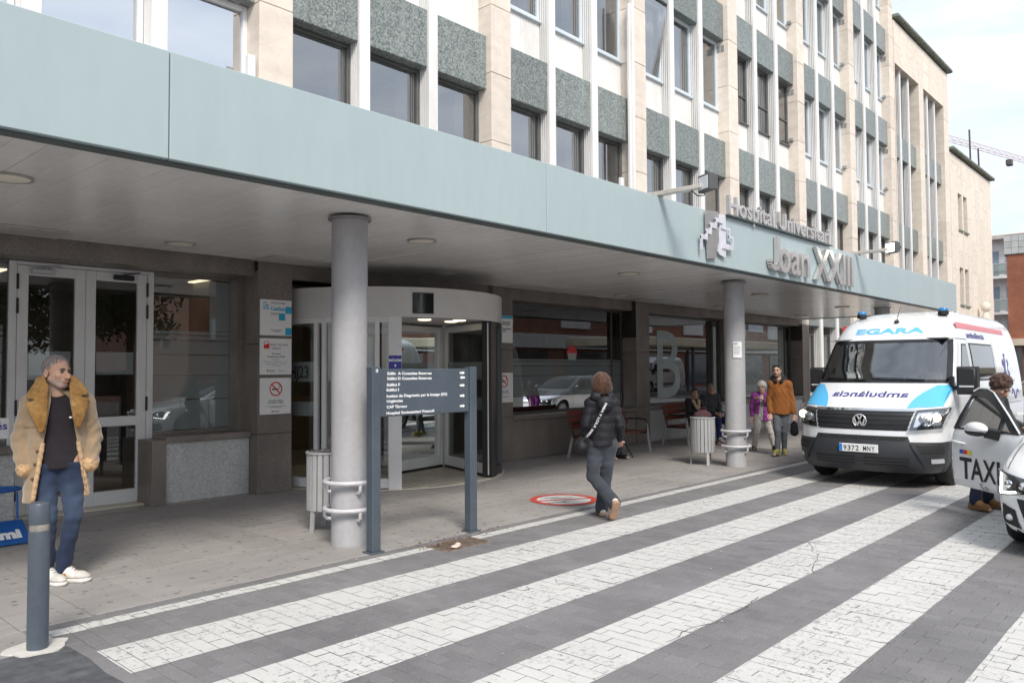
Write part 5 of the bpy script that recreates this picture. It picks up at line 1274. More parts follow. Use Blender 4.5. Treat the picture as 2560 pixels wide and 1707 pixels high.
    P('chrome_strip', CHROME, [(-.665,1.043),(.665,1.043),(.675,1.072),(-.675,1.072)], .016, 20, 1)
    bx = X+v.xf(.915)-.03; R_ = .088; em = MB(); zc2 = .915
    em.tube([(bx,Y+R_*math.cos(q),zc2+R_*math.sin(q)) for q in [2*math.pi*i/32 for i in range(32)]], .0085, 8, closed=True)
    def st(p0,p1): em.bar((bx,Y-p0[0]*R_,zc2+p0[1]*R_),(bx,Y-p1[0]*R_,zc2+p1[1]*R_),.019,.014,(1,0,0))
    for sgn in (-1,1):
        st((sgn*.36,.90),(0,.13)); st((sgn*.82,.52),(sgn*.40,-.86)); st((sgn*.40,-.86),(0,.0))
    em.build('badge', M('badge chrome', (.72,.72,.73), .22, metal=.6), gr_, 50)
    g = MB(); g.lathe((bx+.012,Y,zc2), [(.001,0),(R_,0)], 32, 'x'); g.build('badge_disc', M('badge black', (.02,.02,.025), .3), gr_)
    # headlamps
    for sg in (-1,1):
        C = [(sg*.615,.80),(sg*.945,.835),(sg*.998,1.10),(sg*.675,1.065)]
        hb = P('headlamp', M('headlamp bezel', (.03,.03,.032), .3), C, .007, 10, 6)
        v.patch(hb, 'reflector', CHROME, [(sg*.66,.845),(sg*.93,.875),(sg*.96,1.055),(sg*.70,1.03)], .011, 8, 5)
        for yy,zz,lit,r in ((.765,.94,False,.062),(.895,.965,True,.058)):
            p = Vector(v.fy(sg*yy, zz, .012)); p = p+Vector((-.016,0,.006)); g = MB(); g.ball(tuple(p), (.03,r,r), 16, 10); g.build('projector', GLOW if lit else M('projector lens', (.5,.5,.5), .05, metal=.6), hb, 60)
        v.patch(hb, 'lamp_rim', M('headlamp bezel', (.03,.03,.032)), [(sg*.84,.86),(sg*.85,.86),(sg*.87,1.05),(sg*.86,1.05)], .02, 1, 4)
        v.patch(hb, 'lens_cover', LENS, C, .062, 10, 6)
        # black cheek between grille and lamp
        if marked:
            bow = lambda u,w_: (sg*.055*math.sin(math.pi*w_)*(1-u), 0)
            P('blue_decal', CYANV, [(sg*.54,1.09),(sg*.93,1.115),(sg*.968,1.40),(sg*.79,1.40)], .004, 10, 14, bow=lambda u,w_: (-sg*.055*math.sin(math.pi*w_)*(1-u), 0))
        P('hood_seam', DARK, [(sg*.925,1.125),(sg*.931,1.125),(sg*.940,1.36),(sg*.934,1.36)], .003, 1, 10)
    # windscreen: black surround, glass, wipers, mirrors
    fq = lambda a,b,o: v.front(a,b,o)
    g = MB()
    for C in ([(-.965,1.425),(.965,1.425),(.93,1.475),(-.93,1.475)], [(-.965,2.02),(.965,2.02),(.965,2.065),(-.965,2.065)]):
        g.grid(lambda u,w_: v.front((1-u)*((1-w_)*C[0][0]+w_*C[3][0])+u*((1-w_)*C[1][0]+w_*C[2][0]), (1-w_)*C[0][1]+w_*C[3][1], .004), 30, 2)
    for sg in (-1,1): g.grid(lambda u,w_: v.front(sg*(.905+.06*u), 1.474+.547*w_, .0045), 3, 10)
    ws = g.build('windscreen_surround', M('windscreen black', (.015,.015,.016), .2), t, 40)
    v.patch(ws, 'windscreen', WSGL, [(-.93,1.45),(.93,1.45),(.93,2.045),(-.93,2.045)], .001, 30, 12, fn=fq, smooth=60)
    for y0,y1 in ((-.62,.08),(.15,.80)):
        g = MB(); g.tube([v.fy(y0+(y1-y0)*k/6, 1.465+.03*k/6, .022) for k in range(7)], .009, 6); g.build('wiper', BLACK, ws, 60)
    # cabin seen through the glass
    g = MB(); x0_,x1_ = X+.72, X+2.15; 
    g.add([(x0_+.10,Y-.70,1.36),(x0_+.10,Y+.70,1.36),(X+1.05,Y+.89,1.37),(X+1.45,Y+.89,1.38),(X+1.45,Y-.89,1.38),(X+1.05,Y-.89,1.37)], [(0,1,2,3,4,5)]); g.build('dashboard', M('dashboard', (.06,.06,.062), .7), t)
    g = MB(); g.prism([(Y-(v.w(z)-.03),z) for z in (.6,1.0,1.4,1.7,2.0,2.2)]+[(Y+(v.w(z)-.03),z) for z in (2.2,2.0,1.7,1.4,1.0,.6)], x1_, x1_+.04, 'x'); g.box(X+1.35, x1_, Y-.91, Y-.90, .9, 1.46); g.box(X+1.35, x1_, Y+.90, Y+.91, .9, 1.46); g.box(X+1.35,x1_,Y-.80,Y+.80,2.07,2.09); g.build('cabin_liner', M('cabin liner', (.16,.16,.165), .8), t)
    for yy in (-.5,.2,.62):
        g = MB(); g.bbox(X+1.75, X+1.93, Y+yy-.22, Y+yy+.22, .9, 1.62, .06); g.bbox(X+1.77,X+1.88,Y+yy-.13,Y+yy+.13,1.66,1.86,.05); g.build('seat', M('seat cloth', (.045,.047,.055), .9), t, 50)
    g = MB(); c = Vector((X+1.42, Y-.48, 1.42)); ax = Vector((-.8,0,.6)); pts = [c+Vector((0,.19*math.cos(q),0))+Vector((.6,0,.8))*.19*math.sin(q)*.9 for q in [2*math.pi*i/24 for i in range(24)]]; g.tube([tuple(p) for p in pts], .015, 8, closed=True); g.build('steering_wheel', BLACK, t, 60)
    if marked:
        for (yy,w_,h_,rz_) in ((.22,.24,.16,.3),(-.06,.26,.13,-.2),(-.36,.3,.1,.1),(.66,.16,.12,.2)):
            g = MB(); g.bbox(X+1.02-h_/2, X+1.02+h_/2, Y+yy-w_/2, Y+yy+w_/2, 1.385, 1.40 if yy != .22 else 1.44, .004); solo('paper', g, M('paper', (.74,.75,.76)), 'white papers lying on the ambulance dashboard', 'paper', 'papers on the dashboard')
    for sg in (-1,1):
        g = MB(); yy = Y+sg*(1.15 if sg < 0 else 1.03); xx = X+(.95 if sg < 0 else 1.30); g.prism([(x,z) for x,z in rrect(xx-.06,xx+.10,1.27,1.66,.05)], yy-.125, yy+.125, 'y')
        g.bbox(xx-.085, xx-.05, yy-.11, yy+.11, 1.30, 1.64, .03); mo = g.build('wing_mirror', BLACK, t, 40)
        g = MB(); g.bar((xx+.09,Y+sg*.90,1.36),(xx+.02,yy-sg*.02,1.36),.10,.06); g.bar((xx+.09,Y+sg*.93,1.32),(xx+.09,Y+sg*.93,1.52),.10,.05,(0,1,0)); g.build('mirror_arm', BLACK, mo)
        g = MB(); g.box(xx-.0905,xx-.0855,yy-.09,yy+.09,1.375,1.398); g.build('indicator', M('mirror indicator', (.6,.6,.6), .1), mo)
        # side glass, seams, handle
        sp = lambda a,b,o,sg=sg: v.side(a,b,sg,o)
        for C in ([(1.42,1.47),(2.08,1.47),(2.08,2.0),(1.80,2.0)],[(2.24,1.44),(3.78,1.44),(3.78,2.02),(2.24,2.02)]):
            fr_ = v.patch(t, 'side_window', BLACK, C, .004, 8, 8, fn=sp); cx_ = sum(c[0] for c in C)/4; cz_ = sum(c[1] for c in C)/4
            v.patch(fr_, 'pane', AUTOGL, [(cx_+(a-cx_)*.94, cz_+(b-cz_)*.92) for a,b in C], .007, 8, 8, fn=sp)
        for C in ([(2.16,.55),(2.168,.55),(2.168,2.08),(2.16,2.08)],[(3.86,.5),(3.868,.5),(3.868,2.1),(3.86,2.1)],[(1.18,2.07),(2.16,2.07),(2.16,2.078),(1.18,2.078)],[(3.868,1.03),(5.6,1.03),(5.6,1.037),(3.868,1.037)],[(1.62,.95),(2.16,.95),(2.16,.956),(1.62,.956)]): v.patch(t, 'seam', DARK, C, .003, 3, 12, fn=sp)
        g = MB(); p = v.side(2.02,1.22,sg,.02); g.bbox(p[0]-.11,p[0]+.11,p[1]-.02,p[1]+.02,p[2]-.018,p[2]+.018,.012); g.build('door_handle', BLACK, t, 40)
        v.patch(t, 'side_moulding', PLAST, [(1.62,.50),(4.1,.50),(4.1,.62),(1.62,.62)], .012, 10, 2, fn=sp)
        if marked:
            v.patch(t, 'red_stripe', REDV, [(1.78,2.235),(5.0,2.215),(5.0,2.30),(1.78,2.33)], .004, 20, 3, fn=sp)
            g = MB(); put_text(g, 'ambulància', .13, lambda u,w_: v.side(2.25+(u if sg<0 else 1.15-u), 2.10+w_, sg, .004), bold=.003, fit=1.15); g.build('lettering', INDIGO, t)
            sc_ = MB(); 
            for k in range(3):
                q = math.pi/3*k; c,s_ = math.cos(q+math.pi/2), math.sin(q+math.pi/2); n1,n2 = -s_, c
                sc_.add([v.side(4.62+(c*a+n1*b), 1.62+(s_*a+n2*b), sg, .005+.0006*k) for a,b in ((-.26,-.055),(.26,-.055),(.26,.055),(-.26,.055))], [(0,1,2,3)])
            st_ = sc_.build('star_emblem', M('star blue', (.07,.09,.30), .4), t)
            g = MB(); g.tube([v.side(4.62+.03*math.sin(k*1.3), 1.42+.05*k, sg, .008) for k in range(9)], .012, 6); g.build('star_snake', INKW, st_, 60)
            g = MB(); g.tube([v.side(4.85+.07*k, 1.18+.10*math.sin(k*1.15)*(1-.04*k), sg, .004) for k in range(9)], .008, 6); g.build('script_mark', INDIGO, t, 60)
    # roof lettering, beacons, aerial
    if marked:
        g = MB(); put_text(g, 'EGARA', .165, lambda u,w_: v.fy(-u, 2.165+w_*.72, .004), bold=.006, align='c', fit=.98); g.build('lettering', CYANV, t)
        g = MB(); put_text(g, 'ambulància', .15, lambda u,w_: v.fy(.02+u, 1.235+w_*.72, .005), bold=.0025, align='c', fit=1.04); g.build('lettering', INDIGO, t)
        for sg in (-1,1):
            xx,yy,zz = X+2.05, Y+sg*.60, 2.455; g = MB(); g.lathe((xx,yy,zz), [(.075,0),(.075,.055),(.07,.06)], 24); b = g.build('beacon_base', BLACK, t, 40)
            g = MB(); g.lathe((xx,yy,zz), [(.067,.061),(.067,.09),(.06,.105),(.045,.112),(.001,.115)], 24); g.build('beacon', BLUEL, b, 50)
    p = Vector(v.fy(-.05, 2.34, 0)); g = MB(); g.ball(tuple(p+Vector((0,0,.012))), (.055,.035,.035), 12, 8); g.tube([tuple(p+Vector((0,0,.03))), tuple(p+Vector((.10,-.03,.26)))], [.008,.003], 6); g.build('aerial', BLACK, t, 60)
    return t
amb = make_van(11.27, 3.82, 'white ambulance with sky blue bonnet decals parked beside the crossing', 'ambulance')

def make_car(X, Y, label, cat, paint, taxi=False, name='taxi'):
    t = thing(name, label, cat, (X+2.2,Y,0))
    v = Veh(X, Y, 4.37,
        [(.16,.13),(.22,.05),(.32,.012),(.45,0),(.56,.012),(.64,.045),(.70,.11),(.75,.23),(.80,.42),(.87,.75),(.94,1.06),(.985,1.22),(1.05,1.34),(1.2,1.62),(1.33,1.92),(1.40,2.2),(1.435,2.55),(1.445,2.9)],
        [(.16,.80),(.25,.86),(.4,.89),(.6,.895),(.75,.893),(.88,.875),(.95,.845),(1.0,.81),(1.2,.72),(1.34,.63),(1.41,.53),(1.44,.42),(1.445,.38)],
        [(.16,.55),(.4,.60),(.6,.66),(.75,.6),(.9,.45),(.985,.34),(1.2,.34),(1.4,.25),(1.445,.2)],
        [(.16,.15),(.3,.04),(.5,0),(.8,.05),(.95,.12),(1.2,.42),(1.38,.75),(1.445,1.0)], 2.5, .20, 1.445)
    v.wz = .315; ar = [(.95,.355),(3.59,.355)]
    zs = sorted(set([.20,.25,.3,.36,.42,.48,.54,.58,.62,.66,.70,.73,.76,.79,.82,.85,.88,.91,.94,.965,.985,1.01,1.05,1.1,1.16,1.22,1.28,1.33,1.37,1.4,1.42,1.435,1.445]))
    qs = [-1,-.995,-.98,-.955,-.92,-.87,-.8,-.72,-.62,-.5,-.36,-.2,0,.2,.36,.5,.62,.72,.8,.87,.92,.955,.98,.995,1]
    v.body(t, paint, zs, qs, ar)
    for sg in (-1,1):
        for xw in (.95,3.59): v.wheel(t, xw, sg, .315, .205, .785)
    fq = lambda a,b,o: v.front(a,b,o)
    P = lambda *a, **k: v.patch(t, *a, **k)
    P('windscreen', AUTOGL, [(-.90,1.0),(.90,1.0),(.92,1.375),(-.92,1.375)], .004, 24, 10, fn=fq)
    lg = P('lower_grille', DARK, [(-.62,.27),(.62,.27),(.70,.50),(-.70,.50)], .006, 20, 6)
    for z in (.32,.38,.44): v.patch(lg, 'grille_bar', M('grille bar', (.035,.037,.04)), [(-.64,z-.008),(.64,z-.008),(.64,z+.008),(-.64,z+.008)], .014, 16, 1)
    P('upper_grille', M('grille bar', (.035,.037,.04)), [(-.5,.60),(.5,.60),(.52,.635),(-.52,.635)], .006, 14, 1)
    for sg in (-1,1):
        sp = lambda a,b,o,sg=sg: v.side(a,b,sg,o)
        C = [(sg*.60,.565),(sg*.965,.50),(sg*.985,.705),(sg*.60,.655)]
        hb = v.patch(t, 'headlamp', M('headlamp bezel', (.03,.03,.032)), C, .005, 14, 6, fn=fq)
        v.patch(hb, 'daytime_lamp', LEDW if taxi else CHROME, [(sg*.935,.515),(sg*.962,.512),(sg*.978,.69),(sg*.95,.68)], .010, 3, 8, fn=fq)
        v.patch(hb, 'daytime_lamp', LEDW if taxi else CHROME, [(sg*.78,.545),(sg*.93,.515),(sg*.935,.535),(sg*.79,.562)], .010, 6, 2, fn=fq)
        for q in (.72,.86): p = Vector(v.front(sg*q,.61,.004)); g = MB(); g.ball(tuple(p), (.035,.04,.038), 14, 8); g.build('projector', CHROME, hb, 60)
        v.patch(hb, 'lens_cover', LENS, C, .03, 14, 6, fn=fq)
        cr_ = v.patch(t, 'corner_vent', DARK, [(sg*.78,.24),(sg*.95,.27),(sg*.93,.44),(sg*.80,.40)], .006, 6, 5, fn=fq)
        p = Vector(v.front(sg*.86,.33,.008)); g = MB(); g.ball(tuple(p), (.03,.035,.03), 12, 8); g.build('fog_lamp', M('fog lamp lens', (.45,.46,.47)), cr_, 60)
        v.patch(t, 'hood_seam', DARK, [(sg*.90,.725),(sg*.908,.725),(sg*.93,.965),(sg*.92,.965)], .003, 1, 10, fn=fq)
        for C2 in ([(1.75,.965),(2.46,.965),(2.46,1.36),(2.25,1.36)],[(2.54,.965),(3.42,.98),(3.05,1.33),(2.54,1.36)]): v.patch(t, 'side_window', AUTOGL, C2, .004, 8, 8, fn=sp)
        for C2 in ([(1.46,.3),(1.466,.3),(1.466,.95),(1.46,.95)],[(2.50,.3),(2.506,.3),(2.506,1.36),(2.50,1.36)],[(3.36,.62),(3.366,.62),(3.45,.97),(3.444,.97)],[(1.46,.295),(3.2,.295),(3.2,.30),(1.46,.30)]): v.patch(t, 'seam', DARK, C2, .003, 3, 10, fn=sp)
        if not (taxi and sg > 0):
            g = MB(); p = Vector(v.side(1.72,1.0,sg,.11)); g.ball(tuple(p), (.07,.11,.065), 16, 10); g.build('wing_mirror', paint, t, 60)
        v.patch(t, 'tail_lamp', M('tail lamp red', (.35,.01,.01), .1), [(4.0,.72),(4.18,.72),(4.12,.88),(3.9,.88)], .004, 4, 3, fn=sp)
    g = MB(); g.bbox(X-.02, X-.012, Y-.26, Y+.26, .42, .53, .004); g.build('number_plate', WPLATE, t)
    if taxi:                                                   # near-side door standing open
        sp = lambda a,b,o: v.side(a,b,1,o)
        v.patch(t, 'door_opening', DARK, [(1.47,.28),(2.49,.28),(2.49,.95),(1.47,.95)], .006, 4, 4, fn=sp)
        th = rad(48); hx,hy = X+1.46, Y+v.w(.6)+.01; dv = Vector((math.cos(th),math.sin(th),0)); nv = Vector((-math.sin(th),math.cos(th),0))
        def D_(d, z, off=0): 
            w_ = v.w(min(z,1.40))-v.w(.6); return tuple(Vector((hx,hy,z))+dv*d+nv*(w_+off))
        g = MB(); zt_ = .955
        def zlow(d): return .30+.02*(d/1.05) if d > .2 else .30+.10*(1-d/.2)**2
        def panel(u, w_): d = .005+1.06*u-.03*(1-w_)*(u>.9); return d, zlow(d)+(zt_-zlow(d))*w_
        nu,nw = 16,12
        Vo = [D_(*panel(i/nu,j/nw),off=(-.02 if (i in (0,nu) or j == 0) else 0)) for j in range(nw+1) for i in range(nu+1)]; Vi = [D_(*panel(i/nu,j/nw),off=-.10) for j in range(nw+1) for i in range(nu+1)]
        n_ = len(Vo); Fq = [(j*(nu+1)+i, j*(nu+1)+i+1, (j+1)*(nu+1)+i+1, (j+1)*(nu+1)+i) for j in range(nw) for i in range(nu)]
        rim_ = [j*(nu+1) for j in range(nw+1)]+[nw*(nu+1)+i for i in range(1,nu+1)]+[j*(nu+1)+nu for j in reversed(range(nw))]+[i for i in reversed(range(1,nu))]
        g.add(Vo+Vi, Fq+[tuple(k+n_ for k in f) for f in Fq]+[(rim_[k],rim_[(k+1)%len(rim_)],rim_[(k+1)%len(rim_)]+n_,rim_[k]+n_) for k in range(len(rim_))])
        dr = g.build('door', paint, t, 35)
        # window frame and glass
        outl = [(.04,.955),(.30,1.13),(.52,1.27),(.70,1.355),(.86,1.392),(.99,1.40),(1.035,1.36),(1.065,1.1),(1.065,.955)]
        g = MB(); c_ = (.66,1.12)
        inn = [(c_[0]+(a-c_[0])*.86+.02, c_[1]+(b-c_[1])*.80-.02) for a,b in outl]; inn[0] = (.20,.975); inn[-1] = (1.0,.975); inn[-2] = (1.0,1.1)
        n_ = len(outl); 
        for off0,off1 in ((0,-.05),):
            V = [D_(a,b,off0) for a,b in outl]+[D_(a,b,off0) for a,b in inn]+[D_(a,b,off1) for a,b in outl]+[D_(a,b,off1) for a,b in inn]
            Fw = []
            for i in range(n_-1): Fw += [(i,i+1,n_+i+1,n_+i),(2*n_+i,2*n_+i+1,3*n_+i+1,3*n_+i),(i,i+1,2*n_+i+1,2*n_+i),(n_+i,n_+i+1,3*n_+i+1,3*n_+i)]
            g.add(V, Fw)
        g.grid(lambda u,w_: D_(.05+1.01*u, .950+.022*w_, .004), 8, 1)
        wf = g.build('window_frame', BLACK, dr, 30)
        g = MB(); g.add([D_(a,b,-.02) for a,b in inn], [tuple(range(n_))]); g.build('pane', glass('car door glass', (.16,.20,.20), .10), wf)
        g = MB(); g.bar(D_(.36,.96,-.015), D_(.40,1.21,-.015), .03, .02, tuple(nv)); g.build('quarter_bar', BLACK, wf)
        g = MB(); g.tube([D_(a,b+.012,.004) for a,b in outl[:7]], .010, 6); g.build('roof_strip', paint, wf, 60)
        # handle, mirror, lettering
        g = MB(); g.tube([D_(.80,.80,.006),D_(.84,.803,.03),D_(.98,.812,.032),D_(1.02,.815,.006)], [.012,.016,.016,.012], 8); g.build('door_handle', paint, dr, 60)
        def mirror_pt(p): d,z,o = p; return D_(d,z,o)
        g = MB(); mm = []
        ctr = Vector(D_(.46,.99,.19)); g.ball((0,0,0), (.155,.085,.075), 20, 12)
        g.xform(lambda q: ctr+dv*q.x*(1.0)+nv*q.y+Vector((0,0,q.z*(1 if q.z>0 else .75)))); mi = g.build('wing_mirror', paint, dr, 60)
        g = MB(); g.ball((0,0,0), (.150,.080,.045), 20, 10); g.xform(lambda q: ctr+dv*q.x+nv*q.y+Vector((0,0,q.z-.035))); g.bar(D_(.30,.93,.0), D_(.38,.96,.13), .10, .07, tuple(nv)); g.build('mirror_foot', BLACK, mi, 50)
        tf = lambda u,w_: D_(.985-u, .40+w_, .0025)
        for s_,x0,wd in (('T',.12,.20),('A',.31,.20),('X',.52,.20),('I',.75,.045)):
            g = MB(); put_text(g, s_, .33, lambda u,w_: D_(1.0-x0*.93-u, .415+w_+.012*x0, .007), bold=.006, fit=wd); g.build('lettering', INK, dr)
        g = MB(); put_text(g, 'Sa', .12, lambda u,w_: D_(.58-u, .312+w_, .007), bold=0, fit=.13); g.build('lettering', GREYP, dr)
        for k,(c0,mn) in enumerate((((.02,.10,.45),'blue'),((.65,.04,.05),'red'),((.80,.58,.03),'yellow'))):
            g = MB(); a0 = .885-.065*k; g.grid(lambda u,w_: D_(a0-.063*u, .685+.045*w_, .007), 2, 1); g.build('taxi_crest', M('crest '+mn, c0, .4, var=.03), dr)
    return t
make_car(7.86, .70, 'white taxi with its near-side door standing open', 'taxi', PAINTW, True)
make_car(19.3, 2.9, 'silver hatchback parked behind the ambulance', 'car', SILVER, False, 'parked_car')
make_van(47, -11.5, 'plain white van parked across the street by the shelter', 'van', False)
# ------------------------------------------------------------------ people: smooth implicit bodies, one continuous surface each
class Sdf:
    def __init__(s, lo, hi, h):
        s.lo = np.array(lo, float); s.h = h; s.n = (np.ceil((np.array(hi)-s.lo)/h)+1).astype(int); s.V = np.full(s.n, 1.0, np.float32)
    def _win(s, lo, hi, mg):
        a = np.clip(np.floor((np.array(lo)-mg-s.lo)/s.h).astype(int), 0, s.n-1); b = np.clip(np.ceil((np.array(hi)+mg-s.lo)/s.h).astype(int)+1, 1, s.n)
        sl_ = tuple(slice(int(p),int(q)) for p,q in zip(a,b)); ax = [s.lo[i]+s.h*np.arange(a[i],b[i]) for i in range(3)]
        return sl_, ax[0][:,None,None], ax[1][None,:,None], ax[2][None,None,:]
    def _merge(s, sl_, d, k, sub):
        V = s.V[sl_]
        if V.size == 0: return
        if sub:
            d = -d; hh = np.clip(.5-.5*(V-d)/k,0,1); s.V[sl_] = V*(1-hh)+d*hh+k*hh*(1-hh)
        else:
            hh = np.clip(.5+.5*(V-d)/k,0,1); s.V[sl_] = V*(1-hh)+d*hh-k*hh*(1-hh)
    def cap(s, a, b, ra, rb=None, k=.02, flat=1.0, sub=False):
        rb = ra if rb is None else rb; a = np.array(a,float); b = np.array(b,float); rm = max(ra,rb)*1.02
        sl_,x,y,z = s._win(np.minimum(a,b)-rm, np.maximum(a,b)+rm, k+2.5*s.h+.02)
        yc = a[1]; f = flat
        ab = b-a; ab2 = np.array([ab[0],ab[1]/f,ab[2]]); L2 = max(1e-9,(ab2**2).sum())
        px,py,pz = x-a[0],(y-a[1])/f,z-a[2]
        t = np.clip((px*ab2[0]+py*ab2[1]+pz*ab2[2])/L2,0,1)
        d = np.sqrt((px-t*ab2[0])**2+(py-t*ab2[1])**2+(pz-t*ab2[2])**2)-(ra+(rb-ra)*t)
        s._merge(sl_, (d*(min(1,f)+1)/2).astype(np.float32), k, sub); return s
    def ell(s, c, r, M_=None, k=.02, sub=False):
        c = np.array(c,float); r = np.array(r,float); R_ = np.eye(3) if M_ is None else np.array(M_); rm = r.max()
        sl_,x,y,z = s._win(c-rm, c+rm, k+2.5*s.h+.01)
        p = [x-c[0],y-c[1],z-c[2]]; q = [sum(R_[j][i]*p[j] for j in range(3)) for i in range(3)]
        k0 = np.sqrt(sum((q[i]/r[i])**2 for i in range(3))); k1 = np.sqrt(sum((q[i]/r[i]**2)**2 for i in range(3)))+1e-6
        s._merge(sl_, (k0*(k0-1)/k1).astype(np.float32), k, sub); return s
    def axes(s): return [s.lo[i]+s.h*np.arange(s.n[i]) for i in range(3)]
    def grid(s):
        a = s.axes(); return a[0][:,None,None], a[1][None,:,None], a[2][None,None,:]
    def cut(s, fn, k=.004):
        """keep where fn <= 0"""
        d = np.broadcast_to(fn(*s.grid()), s.V.shape).astype(np.float32); hh = np.clip(.5-.5*(s.V-d)/k,0,1); s.V = s.V*(1-hh)+d*hh+k*hh*(1-hh)
    def warp(s, fn): s.V = s.V+np.broadcast_to(fn(*s.grid()), s.V.shape).astype(np.float32)
    def net(s):
        V = s.V; n = V.shape; ins = V < 0
        def cs(A,i,j,k): return A[i:n[0]-1+i, j:n[1]-1+j, k:n[2]-1+k]
        cnt = sum(cs(ins,i,j,k).astype(np.int8) for i in (0,1) for j in (0,1) for k in (0,1)); act = (cnt>0)&(cnt<8)
        I = np.argwhere(act); 
        if len(I) == 0: return np.zeros((0,3)), []
        idx = -np.ones(act.shape, np.int64); idx[tuple(I.T)] = np.arange(len(I))
        acc = np.zeros((len(I),3)); num = np.zeros(len(I))
        C = [(i,j,k) for i in (0,1) for j in (0,1) for k in (0,1)]
        for a in C:
            for ax in range(3):
                if a[ax]: continue
                b = list(a); b[ax] = 1
                va = V[I[:,0]+a[0],I[:,1]+a[1],I[:,2]+a[2]]; vb = V[I[:,0]+b[0],I[:,1]+b[1],I[:,2]+b[2]]
                m_ = (va<0)!=(vb<0); t = np.where(m_, va/np.where(m_,va-vb,1), 0)
                p = np.tile(np.array(a,float),(len(I),1)); p[:,ax] += t; acc += p*m_[:,None]; num += m_
        P = s.lo+s.h*(I+acc/num[:,None]); Fq = []
        for ax in range(3):
            o1,o2 = [(1,2),(2,0),(0,1)][ax]
            sl0 = [slice(None)]*3; sl1 = [slice(None)]*3; sl0[ax] = slice(0,n[ax]-1); sl1[ax] = slice(1,n[ax])
            A,B = ins[tuple(sl0)], ins[tuple(sl1)]; E = np.argwhere(A!=B)
            ok = (E[:,o1]>0)&(E[:,o2]>0)&(E[:,o1]<n[o1]-1)&(E[:,o2]<n[o2]-1); E = E[ok]; flip = A[tuple(E.T)]
            def cell(d1,d2):
                q = E.copy(); q[:,o1] -= d1; q[:,o2] -= d2; return idx[tuple(q.T)]
            Q = np.stack([cell(1,1),cell(0,1),cell(0,0),cell(1,0)],1); Q[~flip] = Q[~flip][:,::-1]; Fq.append(Q)
        Q = np.concatenate(Fq); Q = Q[(Q>=0).all(1)]
        # one relaxation pass along the surface keeps it even
        for _ in range(1):
            S = np.zeros_like(P); c = np.zeros(len(P))
            for a,b in ((0,1),(1,2),(2,3),(3,0)):
                np.add.at(S, Q[:,a], P[Q[:,b]]); np.add.at(c, Q[:,a], 1); np.add.at(S, Q[:,b], P[Q[:,a]]); np.add.at(c, Q[:,b], 1)
            P = P*.6+.4*S/np.maximum(c,1)[:,None]
        return P, Q
def mesh_np(name, parts, mat, parent, colfn=None):
    Vs = []; Qs = []; b = 0
    for P,Q in parts:
        if len(P) == 0: continue
        Vs.append(P); Qs.append(np.asarray(Q)+b); b += len(P)
    P = np.concatenate(Vs); Q = np.concatenate(Qs)
    me = bpy.data.meshes.new(name); me.from_pydata(P.tolist(), [], Q.tolist()); me.materials.append(mat)
    me.polygons.foreach_set('use_smooth', [True]*len(me.polygons))
    if colfn is not None:
        c = np.ones((len(P),4), np.float32); c[:,:3] = colfn(P); at = me.color_attributes.new('Col','FLOAT_COLOR','POINT'); at.data.foreach_set('color', c.ravel())
    me.update(); o = bpy.data.objects.new(name, me); COL.objects.link(o); o.parent = parent; ORG[o.name] = Vector((0,0,0)); return o
SKIN = m_attr('skin', .5, .1, 180, .06, vs=30, sss=.08); CLOTH = m_attr('woven cloth', .85, .25, 160, .10, .2); NYLON = m_attr('quilted nylon', .62, .15, 60, .10, .02); DENIM = m_attr('denim', .9, .25, 220, .22, .1, 7); SUEDE = m_attr('suede', .9, .3, 120, .16, .5, 6)
FUR = m_attr('sheepskin pile', .95, .8, 150, .30, .15, 28); HAIR = m_attr('hair strands', .6, .8, 200, .4, .3, 60); LEATH = m_attr('shoe leather', .5, .2, 90, .12)
def flat(c): return lambda P: np.tile(np.array(c,float),(len(P),1))
def folds(seed, amp, wl=.09, zs=1.0):
    rs = np.random.RandomState(seed); K = [(rs.normal(size=3), rs.rand()*7, rs.uniform(.7,1.6)) for _ in range(5)]
    def f(x,y,z):
        o = 0
        for d,ph,m_ in K:
            d = d/np.linalg.norm(d); w_ = 2*math.pi/(wl*m_); o = o+np.sin(w_*(d[0]*x+d[1]*y*.6+zs*d[2]*z)+ph+1.3*np.sin(9*z+5*x+ph))
        return o*amp/5
    return f
def hand(wr, d, palm_n, k=1.0, curl=.5, side=1):
    """five unequal, bent fingers and a thumb leaving the side of the palm; d = pointing direction"""
    wr = np.array(wr,float); d = np.array(d,float); d /= np.linalg.norm(d); n_ = np.array(palm_n,float); n_ -= d*(n_@d); n_ /= np.linalg.norm(n_); s_ = np.cross(d,n_)*side
    S = Sdf(wr-.13*k-.02, wr+.13*k+d*.07*k+.02, .0048)
    S.cap(wr-d*.03*k, wr+d*.02*k, .027*k, .026*k, .01)
    c = wr+d*.05*k; Mx = np.stack([d,s_,n_],1); S.ell(c, (.047*k,.038*k,.016*k), Mx, .008)
    for i,(o,L_,r) in enumerate(((-.029,.066,.0075),(-.010,.076,.0085),(.010,.072,.0085),(.028,.055,.0075))):
        b = wr+d*.088*k+s_*o*k; a1 = curl*.6; a2 = curl*1.5
        p1 = b+(d*math.cos(a1)+n_*math.sin(a1))*L_*.5*k+s_*o*.15; p2 = p1+(d*math.cos(a2)+n_*math.sin(a2))*L_*.5*k
        S.cap(b-d*.01, p1, (r+.001)*k, r*k, .003); S.cap(p1, p2, r*k, (r-.0015)*k, .002)
    tb = wr+d*.025*k-s_*.026*k; t1 = tb+(d*.65-s_*.62+n_*.3)*.036*k; t2 = t1+(d*.9-s_*.15+n_*.4)*.03*k
    S.cap(tb, t1, .0125*k, .0105*k, .006); S.cap(t1, t2, .0105*k, .0085*k, .003)
    return S.net()
